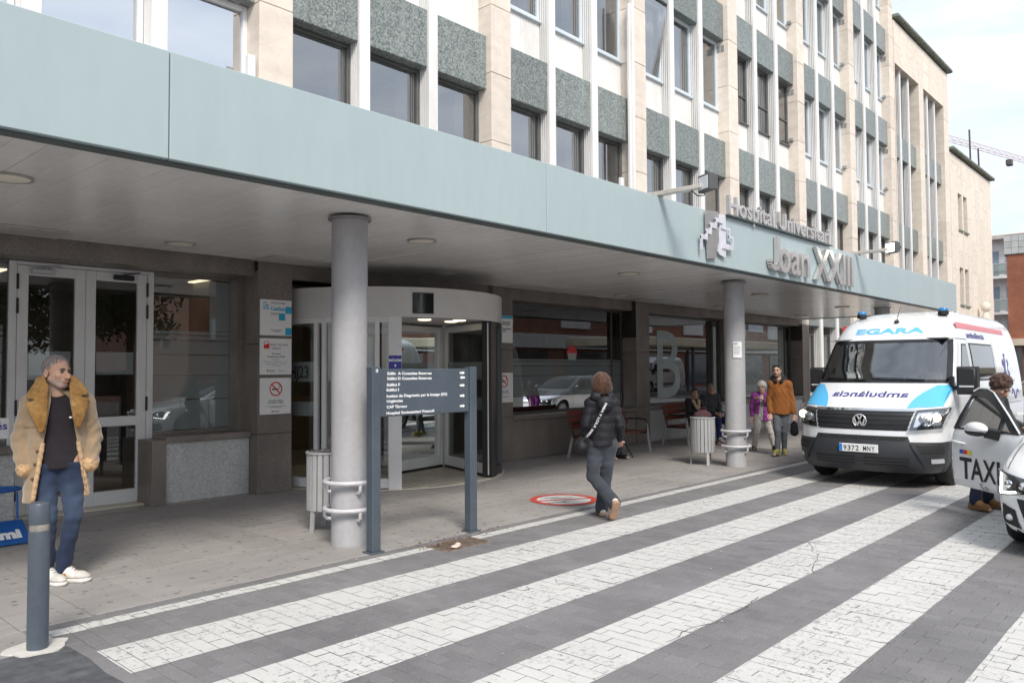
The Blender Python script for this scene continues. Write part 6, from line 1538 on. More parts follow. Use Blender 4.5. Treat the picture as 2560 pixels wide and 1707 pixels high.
def head_parts(J, S):
    c = np.array(J['head'],float); k = S.get('hk',1.0); a = J.get('hyaw',0); b = J.get('hpitch',0); r_ = J.get('hroll',0)
    M_ = np.array(Matrix.Rotation(a,3,'Z') @ Matrix.Rotation(r_,3,'Y') @ Matrix.Rotation(b,3,'X'))
    return c, k, M_, (lambda p: c+M_@(np.array(p,float)*k))
def add_head(S, J, st, fine=True):
    c,k,M_,H = head_parts(J, st); E = lambda p,r,kk=.012,sub=False: S.ell(H(p), np.array(r)*k, M_, kk, sub)
    E((0,.018,.035),(.074,.094,.084)); E((0,-.022,-.03),(.061,.072,.084)); E((0,-.060,-.090),(.031,.030,.026),.02)
    for s in (-1,1):
        S.cap(H((s*.050,.0,-.055)), H((s*.022,-.062,-.092)), .020*k, .018*k, .02); E((s*.040,-.066,-.022),(.021,.018,.018),.015)
        E((s*.076,.016,-.014),(.009,.021,.033),.006); E((s*.083,.012,-.012),(.006,.011,.018),.003,True)
        if fine: E((s*.031,-.103,.008),(.019,.020,.011),.008,True)
    S.cap(H((-.034,-.083,.027)), H((.034,-.083,.027)), .0095*k, k=.012); S.cap(H((0,-.086,.010)), H((0,-.116,-.030)), .0085*k, .0135*k, .008)
    for s in (-1,1): E((s*.011,-.104,-.034),(.009,.011,.008),.006)
    S.cap(H((-.021,-.090,-.057)), H((.021,-.090,-.057)), .0075*k, k=.008); S.cap(H((-.017,-.089,-.068)), H((.017,-.089,-.068)), .0075*k, k=.008)
    if fine: S.cap(H((-.024,-.103,-.0625)), H((.024,-.103,-.0625)), .0035*k, k=.003, sub=True)
    S.cap(H((0,.022,-.06)), np.array(J['neck'],float), .054*k, .060*k, .02)
def face_bits(t, J, st, brow=(.05,.04,.035), eyec=(.05,.035,.03), glasses=False):
    c,k,M_,H = head_parts(J, st); g = MB()
    for s in (-1,1): g.ball((0,0,0), (1,1,1), 10, 6); i0 = len(g.v)-70+0; 
    g = MB()
    for s in (-1,1):
        i0 = len(g.v); g.ball((0,0,0), (.0145*k,.008*k,.0062*k), 12, 8); g.xform(lambda q: Vector(H((s*.031,-.0865,.008)))+Vector(M_@np.array(q)), i0)
    g.build('eyes', M('eye dark', eyec, .15), t, 60)
    g = MB()
    for s in (-1,1): g.tube([H((s*.013,-.094,.0235)), H((s*.030,-.0945,.030)), H((s*.049,-.082,.024))], [.0042*k,.0055*k,.003*k], 8)
    g.build('eyebrows', M('brow '+str(brow), brow, .9), t, 60)
def cut_hair(J, st, lift, fn, h, extra=None, warp=None, cell=.012):
    c,k,M_,H = head_parts(J, st); S = Sdf(c-.23*k, c+.23*k, h)
    S.ell(H((0,.018,.035)), (np.array((.074,.094,.084))+lift)*k, M_, .012)
    if extra: extra(S, H, M_, k)
    Mi = M_.T
    def loc(x,y,z):
        p = [x-c[0],y-c[1],z-c[2]]; return [sum(Mi[i][j]*p[j] for j in range(3))/k for i in range(3)]
    S.cut(lambda x,y,z: fn(*loc(x,y,z))*k, .006)
    if warp: S.warp(lambda x,y,z: warp(*loc(x,y,z)))
    return S.net()
def shoe(an, toe, k=1.0, h=.008, sole=.028):
    an = np.array(an,float); toe = np.array(toe,float); d = toe-an; d[2] = 0; L_ = np.linalg.norm(d); d /= L_; 
    up = np.array((0,0,1.0)); f = toe-an
    S = Sdf(np.minimum(an,toe)-.14, np.maximum(an,toe)+.14, h)
    heel = an-d*.055*k+np.array((0,0,-(an[2]-toe[2])*.92)); 
    if J_lift := max(0, an[2]-.125): heel[2] += 0
    S.cap(heel, toe-d*.03*k, .040*k, .037*k, .03); S.cap(an, an+(toe-an)*.35, .044*k, .040*k, .03); S.ell(toe-d*.045*k+np.array((0,0,.004)), (.055*k,.046*k,.034*k), np.stack([d,np.cross(up,d),up],1), .02)
    zf = lambda x,y,z: 0*x+0*y+((-z)+(min(heel[2],toe[2])-.038*k))
    return S, d, heel
def build_shoe(t, an, toe, col, solec, k=1.0, h=.008, tilt=0, accent=None):
    """shoe with its own sole; tilt lifts the heel about the toe"""
    an = np.array(an,float); toe = np.array(toe,float); d = np.array((toe[0]-an[0],toe[1]-an[1],0)); d /= np.linalg.norm(d); s_ = np.array((-d[1],d[0],0)); up = np.array((0,0,1.0)); Mx = np.stack([d,s_,up],1)
    # flat shoe in its own frame: x forward from ankle, z from ground
    S = Sdf((-.13*k,-.08*k,-.02), (.24*k,.08*k,.17*k), h)
    S.cap((-.05*k,0,.055*k),(.14*k,0,.045*k),.038*k,.036*k,.03); S.ell((.13*k,0,.040*k),(.075*k,.046*k,.033*k),None,.02); S.cap((-.005*k,0,.10*k),(.05*k,0,.075*k),.044*k,.042*k,.03)
    S.cap((0,0,.10*k),(-.005*k,0,.22*k),.036*k,.036*k,.01,sub=True)
    S.cut(lambda x,y,z: .012*k-z+0*x+0*y); S.cut(lambda x,y,z: z-.125*k+0*x+0*y)
    P,Q = S.net()
    T = Sdf((-.13*k,-.085*k,-.03), (.25*k,.085*k,.06), h); T.cap((-.052*k,0,.02),(.145*k,0,.018),.045*k,.043*k,.02); T.ell((.135*k,0,.02),(.078*k,.049*k,.03),None,.02); T.cut(lambda x,y,z: -z+0*x+0*y); T.cut(lambda x,y,z: z-.030*k-.012*k*(x<-.0)+0*y)
    P2,Q2 = T.net()
    ct,st = math.cos(tilt), math.sin(tilt); px = .17*k
    def place(P):
        x = P[:,0]-px; z = P[:,2]; x,z = x*ct+z*st+px, -x*st+z*ct; Lr = np.stack([x,P[:,1],z],1); return Lr
    A = place(P); B = place(P2); ank = place(np.array([[0,0,.10*k]]))[0]; base = an-Mx@np.array([ank[0],0,ank[2]])
    if accent is None: cf = flat(col)
    else:
        def cf(Pw):
            L_ = (Pw-base)@Mx; c = np.tile(np.array(col,float),(len(Pw),1)); c[(L_[:,0]<-.045*k)&(L_[:,2]<.10)] = accent; m_ = (np.abs(L_[:,1])>.03)&(L_[:,0]>.01)&(L_[:,0]<.05)&(L_[:,2]>.05)&(L_[:,2]<.075); c[m_] = accent; g_ = (L_[:,0]>.105*k)&(L_[:,2]>.035); c[g_] = np.array(col)*.82; ln_ = (np.abs(L_[:,1])<.020*k)&(L_[:,0]>.02*k)&(L_[:,0]<.10*k)&(L_[:,2]>.06)&(np.sin(L_[:,0]*330)>.2); c[ln_] = (.25,.24,.23); ed_ = np.abs(L_[:,2]-.036*k)<.004; c[ed_] = (.30,.27,.24); return c
    o = mesh_np('shoe', [(base+A@Mx.T,Q)], LEATH, t, cf); 
    def sc_(Pw):
        c = np.tile(np.array(solec,float),(len(Pw),1))
        if accent is not None: L_ = (Pw-base)@Mx; c[(L_[:,0]<.03*k)&(L_[:,0]>-.075*k)&(L_[:,2]<.024)&(L_[:,2]>.008)] = (.28,.07,.03)
        return c
    mesh_np('sole', [(base+B@Mx.T,Q2)], LEATH, o, sc_); return o
def person(label, loc, rz, J, S, cat='person', group=None):
    """J joints (lists are [viewer-left when facing you, other side]); S clothing"""
    t = thing('person', label, cat, loc, rz, group); ORG[t.name] = Vector((0,0,0)); h = S.get('h',.013); k = S.get('k',1.0)
    pts = np.array([J['pel'],J['che'],J['head']]+[p for q in ('sh','el','wr','hip','kn','an','toe') for p in J[q]],float); lo = pts.min(0)-.32; hi = pts.max(0)+.32
    A = lambda p: np.array(p,float)
    B = Sdf(lo, hi, h)
    B.cap(J['pel'], J['che'], .115*k, .125*k, .04, flat=.72); B.cap(J['che'], J['neck'], .115*k, .06*k, .05, flat=.7); B.cap(J['sh'][0], J['sh'][1], .055*k, k=.05)
    for i in (0,1):
        B.cap(J['sh'][i],J['el'][i],.050*k,.038*k,.03); B.cap(J['el'][i],J['wr'][i],.038*k,.027*k,.02); B.cap(J['hip'][i],J['kn'][i],.075*k,.052*k,.04); B.cap(J['kn'][i],J['an'][i],.050*k,.036*k,.02); B.cap(J['an'][i],J['toe'][i],.032*k,.028*k,.02)
    parts = []
    if S.get('fine'):
        c = A(J['head']); Hd = Sdf(c-.22, c+.20, S.get('hh',.0055)); add_head(Hd, J, S); parts.append(Hd.net())
        B.ell(c, (.06,.06,.08), None, .02); B.cap(c, J['neck'], .05, .055, .03)
    else: add_head(B, J, S, False)
    parts.append(B.net())
    for i in S.get('hands',(0,1)):
        w_ = A(J['wr'][i]); d = A(J.get('hd',[None,None])[i]) if J.get('hd') and J['hd'][i] is not None else w_-A(J['el'][i]); nn = J.get('hn',[(0,-1,.2),(0,-1,.2)])[i]; parts.append(hand(w_+d/np.linalg.norm(d)*.03, d, nn, S.get('hak',k), S.get('curl',.6), 1 if i else -1))
    c_,hk,M_,H = head_parts(J,S); skin = A(S['skin'])
    def scol(P):
        c = np.tile(skin,(len(P),1)); L_ = (P-c_)@M_/hk; m_ = np.clip(1-np.linalg.norm((L_-A((0,-.09,-.03)))/A((.05,.04,.03)),axis=1),0,1)[:,None]; c = c*(1-.35*m_)+c*A((1.05,.72,.68))*.35*m_
        lip = (np.abs(L_[:,0])<.024)&(L_[:,1]<-.078)&(L_[:,2]<-.052)&(L_[:,2]>-.074); c[lip] = skin*A((.88,.70,.66))
        if S.get('beard') is not None:
            b = A(S['beard'][:3]); m_ = np.clip((-.040-L_[:,2])/.02,0,1)*np.clip((.03-L_[:,1])/.03,0,1)*(np.linalg.norm(L_,axis=1)<.14); m_[lip] *= .3; m_ = (m_*S['beard'][3])[:,None]; c = c*(1-m_)+b*m_
        return c
    mesh_np('body', parts, SKIN, t, scol)
    # trousers
    T = Sdf(lo, hi, h); i_ = S.get('tinf',.018)
    T.cap(A(J['pel'])+A((0,0,.03)), J['hip'][0], .125*k, .10*k, .05, flat=.85); T.cap(A(J['pel'])+A((0,0,.03)), J['hip'][1], .125*k, .10*k, .05, flat=.85)
    for i in (0,1):
        T.cap(J['hip'][i],J['kn'][i],(.078+i_)*k,(.052+i_)*k,.035); an = A(J['an'][i]); T.cap(J['kn'][i],an+A((0,0,-.01)),(.050+i_)*k,(.040+i_*S.get('flare',1.1))*k,.02)
    f = folds(S.get('seed',1), S.get('tf',.006), .10, 1.6); T.warp(f)
    T.cut(lambda x,y,z: .028-z+0*x+0*y)
    if S.get('waist'): T.cut(lambda x,y,z: z-S['waist']+0*x+0*y)
    mesh_np('trousers', [T.net()], S.get('tmat',CLOTH), t, S['tcol'] if callable(S['tcol']) else flat(S['tcol']))
    for i in (0,1): build_shoe(t, J['an'][i], J['toe'][i], S['shoe'], S['sole'], S.get('sk',k), S.get('sh_h',.009), J.get('tilt',(0,0))[i], S.get('accent'))
    # upper garment
    if 'ucol' in S:
        u = S.get('uinf',.028); U_ = Sdf(lo, hi, h)
        hem = A(S['hemp']); U_.cap(J['che'], hem, (.130+u)*k, S.get('hemr',(.135+u))*k, .05, flat=S.get('ufl',.75)); U_.cap(J['che'], A(J['neck'])+A((0,0,-.04)), (.122+u)*k, (.062+u)*k, .05, flat=.75); U_.cap(J['sh'][0],J['sh'][1],(.058+u)*k,k=.05)
        for i in (0,1):
            U_.cap(J['sh'][i],J['el'][i],(.052+u)*k,(.042+u)*k,.03); w_ = A(J['wr'][i]); e = A(J['el'][i]); U_.cap(e,e+(w_-e)*.93,(.042+u)*k,(.033+u*.8)*k,.02)
        f2 = folds(S.get('seed',1)+5, S.get('uf',.007), .085, 1.5)
        if S.get('quilt'): q_ = S['quilt']; U_.warp(lambda x,y,z: f2(x,y,z)*.5-.007*np.abs(np.sin(np.pi*(z+.15*f2(x,y,z))/q_))+.004)
        else: U_.warp(f2)
        hz = S['hemz']; U_.cut(lambda x,y,z: hz-z+.006*np.sin(22*x+3)+0*y, .01)
        if S.get('open'):                                     # open front: carve a wedge, the layer beneath shows
            x0,x1,x2,x3,zt_ = S['open']
            def wedge(x,y,z):
                tt = np.clip((zt_-z)/(zt_-hz),0,1); xl_ = x0+(x2-x0)*tt; xr_ = x1+(x3-x1)*tt; d = np.maximum(np.maximum(xl_-x, x-xr_), y+.02*0); d = np.maximum(d, y-S.get('opy',-.02)); d = np.maximum(d, z-zt_-.08); return -d+0*z
            U_.cut(wedge, .02)
        mesh_np('jacket', [U_.net()], S.get('umat',CLOTH), t, S['ucol'] if callable(S['ucol']) else flat(S['ucol']))
    if 'icol' in S:                                            # shirt under an open jacket
        I_ = Sdf(lo, hi, h); I_.cap(J['che'], S.get('ihem',J['pel']), .138*k, .138*k, .05, flat=.78); I_.cap(J['che'], A(J['neck'])+A((0,0,-.03)), .128*k, .066*k, .05, flat=.75); I_.cap(J['sh'][0],J['sh'][1],.062*k,k=.05); I_.warp(folds(S.get('seed',1)+9,.004,.1)); iz = S.get('iz',J['pel'][2]-.02); I_.cut(lambda x,y,z: iz-z+0*x+0*y); nk = A(J['neck']); I_.cut(lambda x,y,z: (z-nk[2]-S.get('crew',-.03))-.3*(y-nk[1])+0*x, .008)
        mesh_np('sweater', [I_.net()], CLOTH, t, flat(S['icol']))
    return t

def strands(hair, PQ, n, ln, wd, col, seed=0, spread=.25, lift=.12, down=(0,0,-1), seg=4):
    """loose locks lying over a head of hair, so that its outline is uneven"""
    P,Q = PQ; Q = np.asarray(Q); rs = np.random.RandomState(seed); nv = np.cross(P[Q[:,2]]-P[Q[:,0]], P[Q[:,3]]-P[Q[:,1]]); nv /= np.linalg.norm(nv,axis=1,keepdims=True)+1e-9; c = P[Q].mean(1); ctr = P.mean(0)
    flip = ((c-ctr)*nv).sum(1) < 0; nv[flip] *= -1; V = []; Fq = []; cols = []
    for i in rs.randint(0,len(c),n):
        p = c[i].copy(); m_ = nv[i]; g_ = np.array(down,float)+rs.normal(size=3)*spread; L_ = ln*rs.uniform(.5,1.3); w_ = wd*rs.uniform(.6,1.4); b = len(V); sh = rs.uniform(.6,1.7)
        for k in range(seg+1):
            t_ = g_-m_*(g_@m_)*.9; t_ /= np.linalg.norm(t_)+1e-9; s_ = np.cross(t_,m_); ww = w_*(1-.8*k/seg); V += [p+m_*.0015-s_*ww/2, p+m_*.0015+s_*ww/2]; cols += [np.array(col)*sh]*2
            if k: Fq.append((b+2*k-2,b+2*k-1,b+2*k+1,b+2*k))
            p = p+t_*L_/seg+m_*L_*lift/seg*(1 if k < seg/2 else .3); d_ = p-ctr; nn = d_/np.linalg.norm(d_); m_ = nn*.5+m_*.5; m_ /= np.linalg.norm(m_)
    C_ = np.array(cols); return mesh_np('hair_strands', [(np.array(V),np.array(Fq))], HAIR, hair, lambda P_: C_)
# --- the man in the sheepskin coat ---------------------------------------------------------------
JM = dict(pel=(-.01,0,.98), che=(-.015,.01,1.28), neck=(-.02,.03,1.47), head=(-.022,.0,1.655), hyaw=rad(40), hpitch=rad(4), sh=[(-.185,.02,1.405),(.165,.02,1.405)], el=[(-.258,.06,1.13),(.235,.06,1.13)], wr=[(-.225,-.05,.90),(.215,-.05,.915)],
    hip=[(-.085,0,.94),(.080,0,.94)], kn=[(-.075,-.03,.51),(.105,-.03,.53)], an=[(-.075,.03,.105),(.035,.01,.105)], toe=[(.02,-.10,.03),(.20,-.07,.03)])
def jeans(P):
    c = np.tile(np.array((.017,.027,.060)),(len(P),1)); n_ = .5+.5*np.sin(40*P[:,0]+17*P[:,2])*np.sin(31*P[:,2]+9*P[:,0]); f = np.exp(-((P[:,2]-.62)/.16)**2)*(P[:,1]<.0)*.8+.25*np.exp(-((P[:,2]-.40)/.05)**2)*n_; return c*(1-f[:,None]*.6)+np.array((.085,.125,.20))*f[:,None]*.6
SM = dict(h=.0085, k=1.02, hk=1.10, fine=True, skin=(.56,.335,.245), beard=(.30,.27,.25,.55), hands=(), tcol=jeans, tmat=DENIM, tinf=.016, tf=.008, flare=.9, seed=3, shoe=(.66,.63,.58), sole=(.70,.68,.63), accent=(.42,.18,.05), sk=1.05, sh_h=.006, icol=(.018,.014,.018), ihem=(-.01,-.01,.93), iz=.90, waist=.945, crew=.02, hak=1.0)
man = person('man in a tan sheepskin coat, dark sweater and jeans standing by the bollard', (2.15,6.84,0), rad(-17.5), JM, SM)
face_bits(man, JM, SM)
hp = cut_hair(JM, SM, .0035, lambda x,y,z: -(z+1.0*y-.018)+.006*np.sin(70*x+40*z)*np.sin(55*y), .006, warp=lambda x,y,z: .0016*np.sin(260*x+90*z)*np.sin(190*z+130*y))
def haircol(P):
    c = np.tile(np.array((.24,.215,.20)),(len(P),1)); top = np.clip((P[:,2]-1.74)/.05,0,1)[:,None]; c = c*(1-top*.55)+np.array((.09,.075,.065))*top*.55; c0,k0,M0,_ = head_parts(JM,SM); Lh = (P-c0)@M0/k0; w_ = np.clip((Lh[:,2]+Lh[:,1]-.016)/.035,.25,1)[:,None]; return c*w_+np.array(SM['skin'])*(1-w_)
hr_ = mesh_np('hair', [hp], HAIR, man, haircol); strands(hr_, hp, 900, .017, .0035, (.20,.18,.17), 1, .7, .25, (0,.3,-.5), 3)
# coat shell: thick hide, hollow inside, open down the front, hem at mid thigh
lo,hi = (-.52,-.42,.58),(.50,.36,1.62)
Cs = Sdf(lo,hi,.0085); cx = -.02
Cs.cap((cx,.01,1.30),(cx+.01,.01,.60),.190,.235,.05,flat=.78); Cs.cap((cx,.015,1.33),(cx,.03,1.46),.175,.085,.06,flat=.75); Cs.cap(JM['sh'][0],JM['sh'][1],.080,k=.06)
for i in (0,1):
    s = (-1,1)[i]; e = np.array(JM['el'][i]); w_ = np.array(JM['wr'][i]); Cs.cap(JM['sh'][i], e, .080,.071,.03); Cs.cap(e, e+(w_-e)*.95, .071,.060,.02)
fz = folds(11,.010,.10,2.0)
def sleeve_folds(x,y,z):
    m_ = np.clip((np.abs(x-cx)-.20)/.06,0,1); return m_*.0045*np.sin(z*70+5*np.sin(16*x+9*y))*np.clip((1.34-z)/.1,0,1)+fz(x,y,z)*.4
Cs.warp(sleeve_folds)
In = Sdf(lo,hi,.0085); In.cap((cx,.01,1.30),(cx+.01,.01,.50),.158,.205,.05,flat=.78); In.cap((cx,.015,1.33),(cx,.03,1.5),.14,.075,.06,flat=.72)
def opening(x,y,z):
    t_ = np.clip((1.42-z)/(1.42-.66),0,1); a = -.060+(-.105)*t_; b = .070+(.13)*t_; return np.maximum(np.maximum(a-x,x-b), y+.03)
V2 = np.minimum(In.V, 9); ax = Cs.grid(); op_ = np.broadcast_to(opening(*ax),Cs.V.shape)
Cs.V = np.maximum(Cs.V, -In.V); Cs.V = np.maximum(Cs.V, -op_).astype(np.float32)
Cs.cut(lambda x,y,z: .655-z+.012*np.sin(9*x)+0*y,.01); Cs.cut(lambda x,y,z: z-1.52+0*x+0*y,.01)
def suede(P):
    c = np.tile(np.array((.345,.238,.138)),(len(P),1)); m_ = np.clip((np.abs(P[:,0]-cx)-.20)/.05,0,1)[:,None]*np.clip((1.4-P[:,2])/.1,0,1)[:,None]; c = c*(1-.10*m_); lam = (In_at(P)<.012)[:,None]; return np.where(lam, np.array((.52,.32,.17)), c)
def In_at(P):
    q = np.clip(((P-In.lo)/In.h).round().astype(int),0,In.n-1); return -In.V[q[:,0],q[:,1],q[:,2]]*-1
def suede2(P):
    c = np.tile(np.array((.295,.212,.132)),(len(P),1)); v = In_at(P); lin = (v<.010)&(P[:,2]<1.45)
    c[lin] = (.55,.36,.20); seam = (np.abs(P[:,2]-(1.245+.02*np.sin(6*P[:,0])))<.006)&(np.abs(P[:,0]-cx)<.22); c[seam&~lin] = (.20,.13,.07)
    pk = (np.abs(P[:,2]-(.90+.30*np.abs(np.abs(P[:,0]-cx)-.2)))<.005)&(P[:,1]<-.05); c[pk&~lin] = (.22,.145,.08); return c
coat = mesh_np('coat', [Cs.net()], SUEDE, man, suede2)
# fur collar and lapels
Fc_ = Sdf((-.36,-.34,1.0),(.34,.22,1.70),.0075)
def fcap(a,b,ra,rb,fl=.5): Fc_.cap(a,b,ra,rb,.025,flat=fl)
def poly_sd(P, x, z):
    """signed distance to a closed outline in the front view, negative inside"""
    n = len(P); d = np.full(np.broadcast(x,z).shape, 9.0); ins = np.zeros(d.shape, bool)
    for i in range(n):
        ax_,az_ = P[i]; bx_,bz_ = P[(i+1)%n]; ex,ez = bx_-ax_,bz_-az_; t_ = np.clip(((x-ax_)*ex+(z-az_)*ez)/(ex*ex+ez*ez),0,1); d = np.minimum(d, np.hypot(x-ax_-t_*ex, z-az_-t_*ez))
        if bz_ != az_: ins ^= ((az_>z)!=(bz_>z)) & (x < (bx_-ax_)*(z-az_)/(bz_-az_)+ax_)
    return np.where(ins,-d,d)
LAP = {-1:[(-.078,1.60),(-.116,1.64),(-.165,1.585),(-.219,1.492),(-.224,1.455),(-.160,1.440),(-.228,1.422),(-.195,1.32),(-.130,1.185),(-.098,1.20),(-.080,1.30),(-.078,1.40),(-.082,1.476),(-.075,1.55)],
        1:[(.066,1.60),(.080,1.635),(.140,1.585),(.195,1.512),(.200,1.475),(.140,1.462),(.207,1.440),(.185,1.34),(.146,1.215),(.110,1.225),(.088,1.30),(.078,1.40),(.070,1.476),(.062,1.55)]}
gx,gy,gz = Fc_.grid()
for s in (-1,1):
    pd_ = poly_sd(LAP[s], gx, gz); by = np.interp(gz, [1.15,1.40,1.48,1.56,1.66], [-.168,-.158,-.118,-.062,.0])
    ys = by+np.clip(np.abs(gx-cx)-.085,0,1)*.50; dy_l = np.abs(gy-ys)-.016
    d_l = np.maximum(pd_+.012, dy_l); d_l = np.where((pd_+.012>0)&(dy_l>0), np.hypot(np.maximum(pd_+.012,0),np.maximum(dy_l,0)), d_l)-.012
    Fc_.V = np.minimum(Fc_.V, d_l.astype(np.float32))
    fcap((cx+s*.060,.085,1.54),(cx+s*.108,.01,1.575),.045,.040,.7)
fcap((cx-.05,.105,1.535),(cx+.05,.105,1.535),.052,.052,.8)
Fc_.cap((cx,-.02,1.44),(cx,-.03,1.75),.074,.088,.02,sub=True)
Fc_.warp(lambda x,y,z: .0016*np.sin(95*x+40*z)*np.sin(110*z+60*y)+.001*np.sin(210*x)*np.sin(190*z+50*x))
def furcol(P):
    n_ = .5+.5*np.sin(23*P[:,0]+11*P[:,2])*np.sin(19*P[:,2]+3); a = np.array((.23,.115,.030)); b = np.array((.35,.20,.068)); return a+(b-a)*n_[:,None]
mesh_np('fur_collar', [Fc_.net()], FUR, man, furcol)
cf_ = []
for i in (0,1):
    w_ = np.array(JM['wr'][i]); e = np.array(JM['el'][i]); d = (w_-e)/np.linalg.norm(w_-e); S_ = Sdf(w_-.14,w_+.14,.008); S_.cap(w_-d*.016,w_-d*.006,.060,.062,.01); S_.warp(lambda x,y,z: .004*np.sin(120*x)*np.sin(130*z+70*y)); cf_.append(S_.net())
for q_ in cf_: mesh_np('fur_cuff', [q_], FUR, man, flat((.50,.32,.17)))
# fur edging down both fronts, buttons
ed = []
for s,a0,b0 in ((-1,-.060,-.165),(1,.070,.200)):
    S_ = Sdf((-.32,-.32,.62),(.34,.05,1.2),.0085); prev = None
    for q in range(9):
        z = 1.10-.052*q*1.02; t_ = (1.42-z)/(1.42-.66); x = a0+(b0-a0)*t_+s*.006; rr_ = .190+(.235-.190)*(1.30-z)/.70; yy = .01-.78*math.sqrt(max(.0,rr_**2-(x-cx)**2))+.012; p = (x,yy,z)
        if prev: S_.cap(prev,p,.017,.017,.01)
        prev = p
    S_.warp(lambda x,y,z: .0012*np.sin(130*x)*np.sin(140*z)); ed.append(S_.net())
for q_ in ed: mesh_np('fur_edge', [q_], FUR, man, flat((.50,.33,.19)))
g = MB()
for z in (1.05,.95,.84):
    rr_ = .190+.045*(1.30-z)/.70; x = -.060-.105*(1.42-z)/.76-.035; g.ball((x,.01-.78*math.sqrt(rr_**2-(x-cx)**2)-.008,z),(.012,.008,.012),10,6)
g.build('buttons', M('horn button', (.12,.07,.035), .35), man, 60)
g = MB(); g.ball((.075,-.135,1.30),(.011,.004,.007),8,6); g.build('chest_logo', INKW, man, 60)

# --- woman in the black quilted jacket, seen from behind ------------------------------------------
JW = dict(pel=(0,0,.84), che=(-.02,-.01,1.16), neck=(-.01,.0,1.33), head=(.0,-.015,1.475), hyaw=rad(8), hpitch=rad(8), sh=[(-.128,.01,1.268),(.115,.01,1.268)], el=[(-.198,.05,1.03),(.180,.04,1.04)], wr=[(-.22,-.10,.86),(.20,-.06,.84)],
    hip=[(-.08,0,.80),(.075,.0,.80)], kn=[(-.055,-.08,.45),(.105,-.02,.45)], an=[(.0,-.05,.10),(-.085,.30,.215)], toe=[(.02,-.25,.03),(-.06,.15,.03)], tilt=(0,rad(52)))
SW = dict(h=.0095, k=.95, hk=.98, skin=(.52,.32,.24), hands=(0,1), tcol=lambda P: np.array((.040,.045,.056))*(1+.5*np.exp(-((P[:,2]-.62)/.12)**2))[:,None], tmat=DENIM, tinf=.022, tf=.005, flare=1.9, seed=8, shoe=(.62,.58,.50), sole=(.40,.25,.16), sk=.95, ucol=(.011,.011,.015), umat=NYLON, uinf=.020, uf=.008, quilt=.095, hemp=(0,0,.80), hemz=.785, hemr=.165, ufl=.8)
wom = person('woman in a black quilted jacket and grey jeans walking away over the crossing', (7.20,5.24,0), rad(133), JW, SW)
hp = cut_hair(JW, SW, .030, lambda x,y,z: np.maximum(-(z+.115+.0*x), -(y+.07)), .0075, extra=lambda S,H,M_,k: (S.ell(H((0,.02,-.03)),np.array((.118,.108,.100))*k,M_,.04)), warp=lambda x,y,z: .003*np.sin(40*np.arctan2(x,y+.02))+.002*np.sin(60*x+20*z))
hr_ = mesh_np('hair', [hp], HAIR, wom, lambda P: np.array((.055,.024,.013))*(1+1.4*np.clip(np.sin(75*P[:,0]+20*P[:,1]),0,1)*np.clip((P[:,2]-1.42)/.1,0,1))[:,None])
strands(hr_, hp, 700, .10, .006, (.075,.033,.017), 2, .18, .05, seg=5)
S_ = Sdf((-.2,-.14,1.12),(.2,.26,1.46),.009); S_.ell((-.03,.135,1.27),(.095,.055,.085),None,.03); S_.cap((-.085,.07,1.345),(.08,.07,1.345),.055,.055,.03); S_.cap((-.08,.05,1.35),(-.075,-.06,1.34),.042,.036,.02); S_.cap((.08,.05,1.35),(.075,-.06,1.34),.042,.036,.02); S_.ell((-.025,.10,1.35),(.05,.035,.03),None,.02,sub=True); S_.warp(folds(4,.006,.06))
mesh_np('hood', [S_.net()], NYLON, wom, flat((.013,.013,.017)))
# crossbody bag and lettered strap
bag = thing('shoulder_bag', 'black crossbody bag on a white lettered strap worn by the walking woman', 'bag', (7.20,5.24,0), rad(133)); ORG[bag.name] = Vector((0,0,0))
S_ = Sdf((.10,-.16,.68),(.40,.18,.95),.009); S_.cap((.225,-.05,.80),(.235,.06,.79),.075,.075,.03,flat=1.2); S_.ell((.225,.01,.87),(.05,.08,.02),None,.03); S_.warp(folds(2,.004,.07)); mesh_np('pouch', [S_.net()], NYLON, bag, flat((.016,.016,.02)))
sp_ = [(-.035,.20,1.285),(.0,.205,1.22),(.05,.205,1.12),(.10,.20,1.02),(.15,.18,.95),(.20,.14,.885)]
g = MB(); n_ = len(sp_)
def strap(u, v, off=0):
    f = u*(n_-1); i = min(int(f),n_-2); a,b = Vector(sp_[i]),Vector(sp_[i+1]); p = a+(b-a)*(f-i); t_ = (b-a).normalized(); s_ = t_.cross(Vector((0,1,0))).normalized(); return tuple(p+s_*(v-.5)*.040+Vector((0,.004+off,0)))
g.grid(strap, 24, 2); g.build('strap', BLACK, bag, 60)
g = MB(); Ls = sum((Vector(sp_[i+1])-Vector(sp_[i])).length for i in range(n_-1)); put_text(g, 'BIMBA Y LOLA  BIMBA', .034, lambda u,v: strap(min(.99,max(.01,.03+u/Ls)), .5-(v-.012)/.040, .003), bold=.0002, fit=Ls*.92); g.build('lettering', INKW, bag)
g = MB(); g.tube([(.20,.10,.885),(.235,.04,.895),(.25,-.03,.885)], .005, 6); g.build('buckle', STEEL, bag, 60)

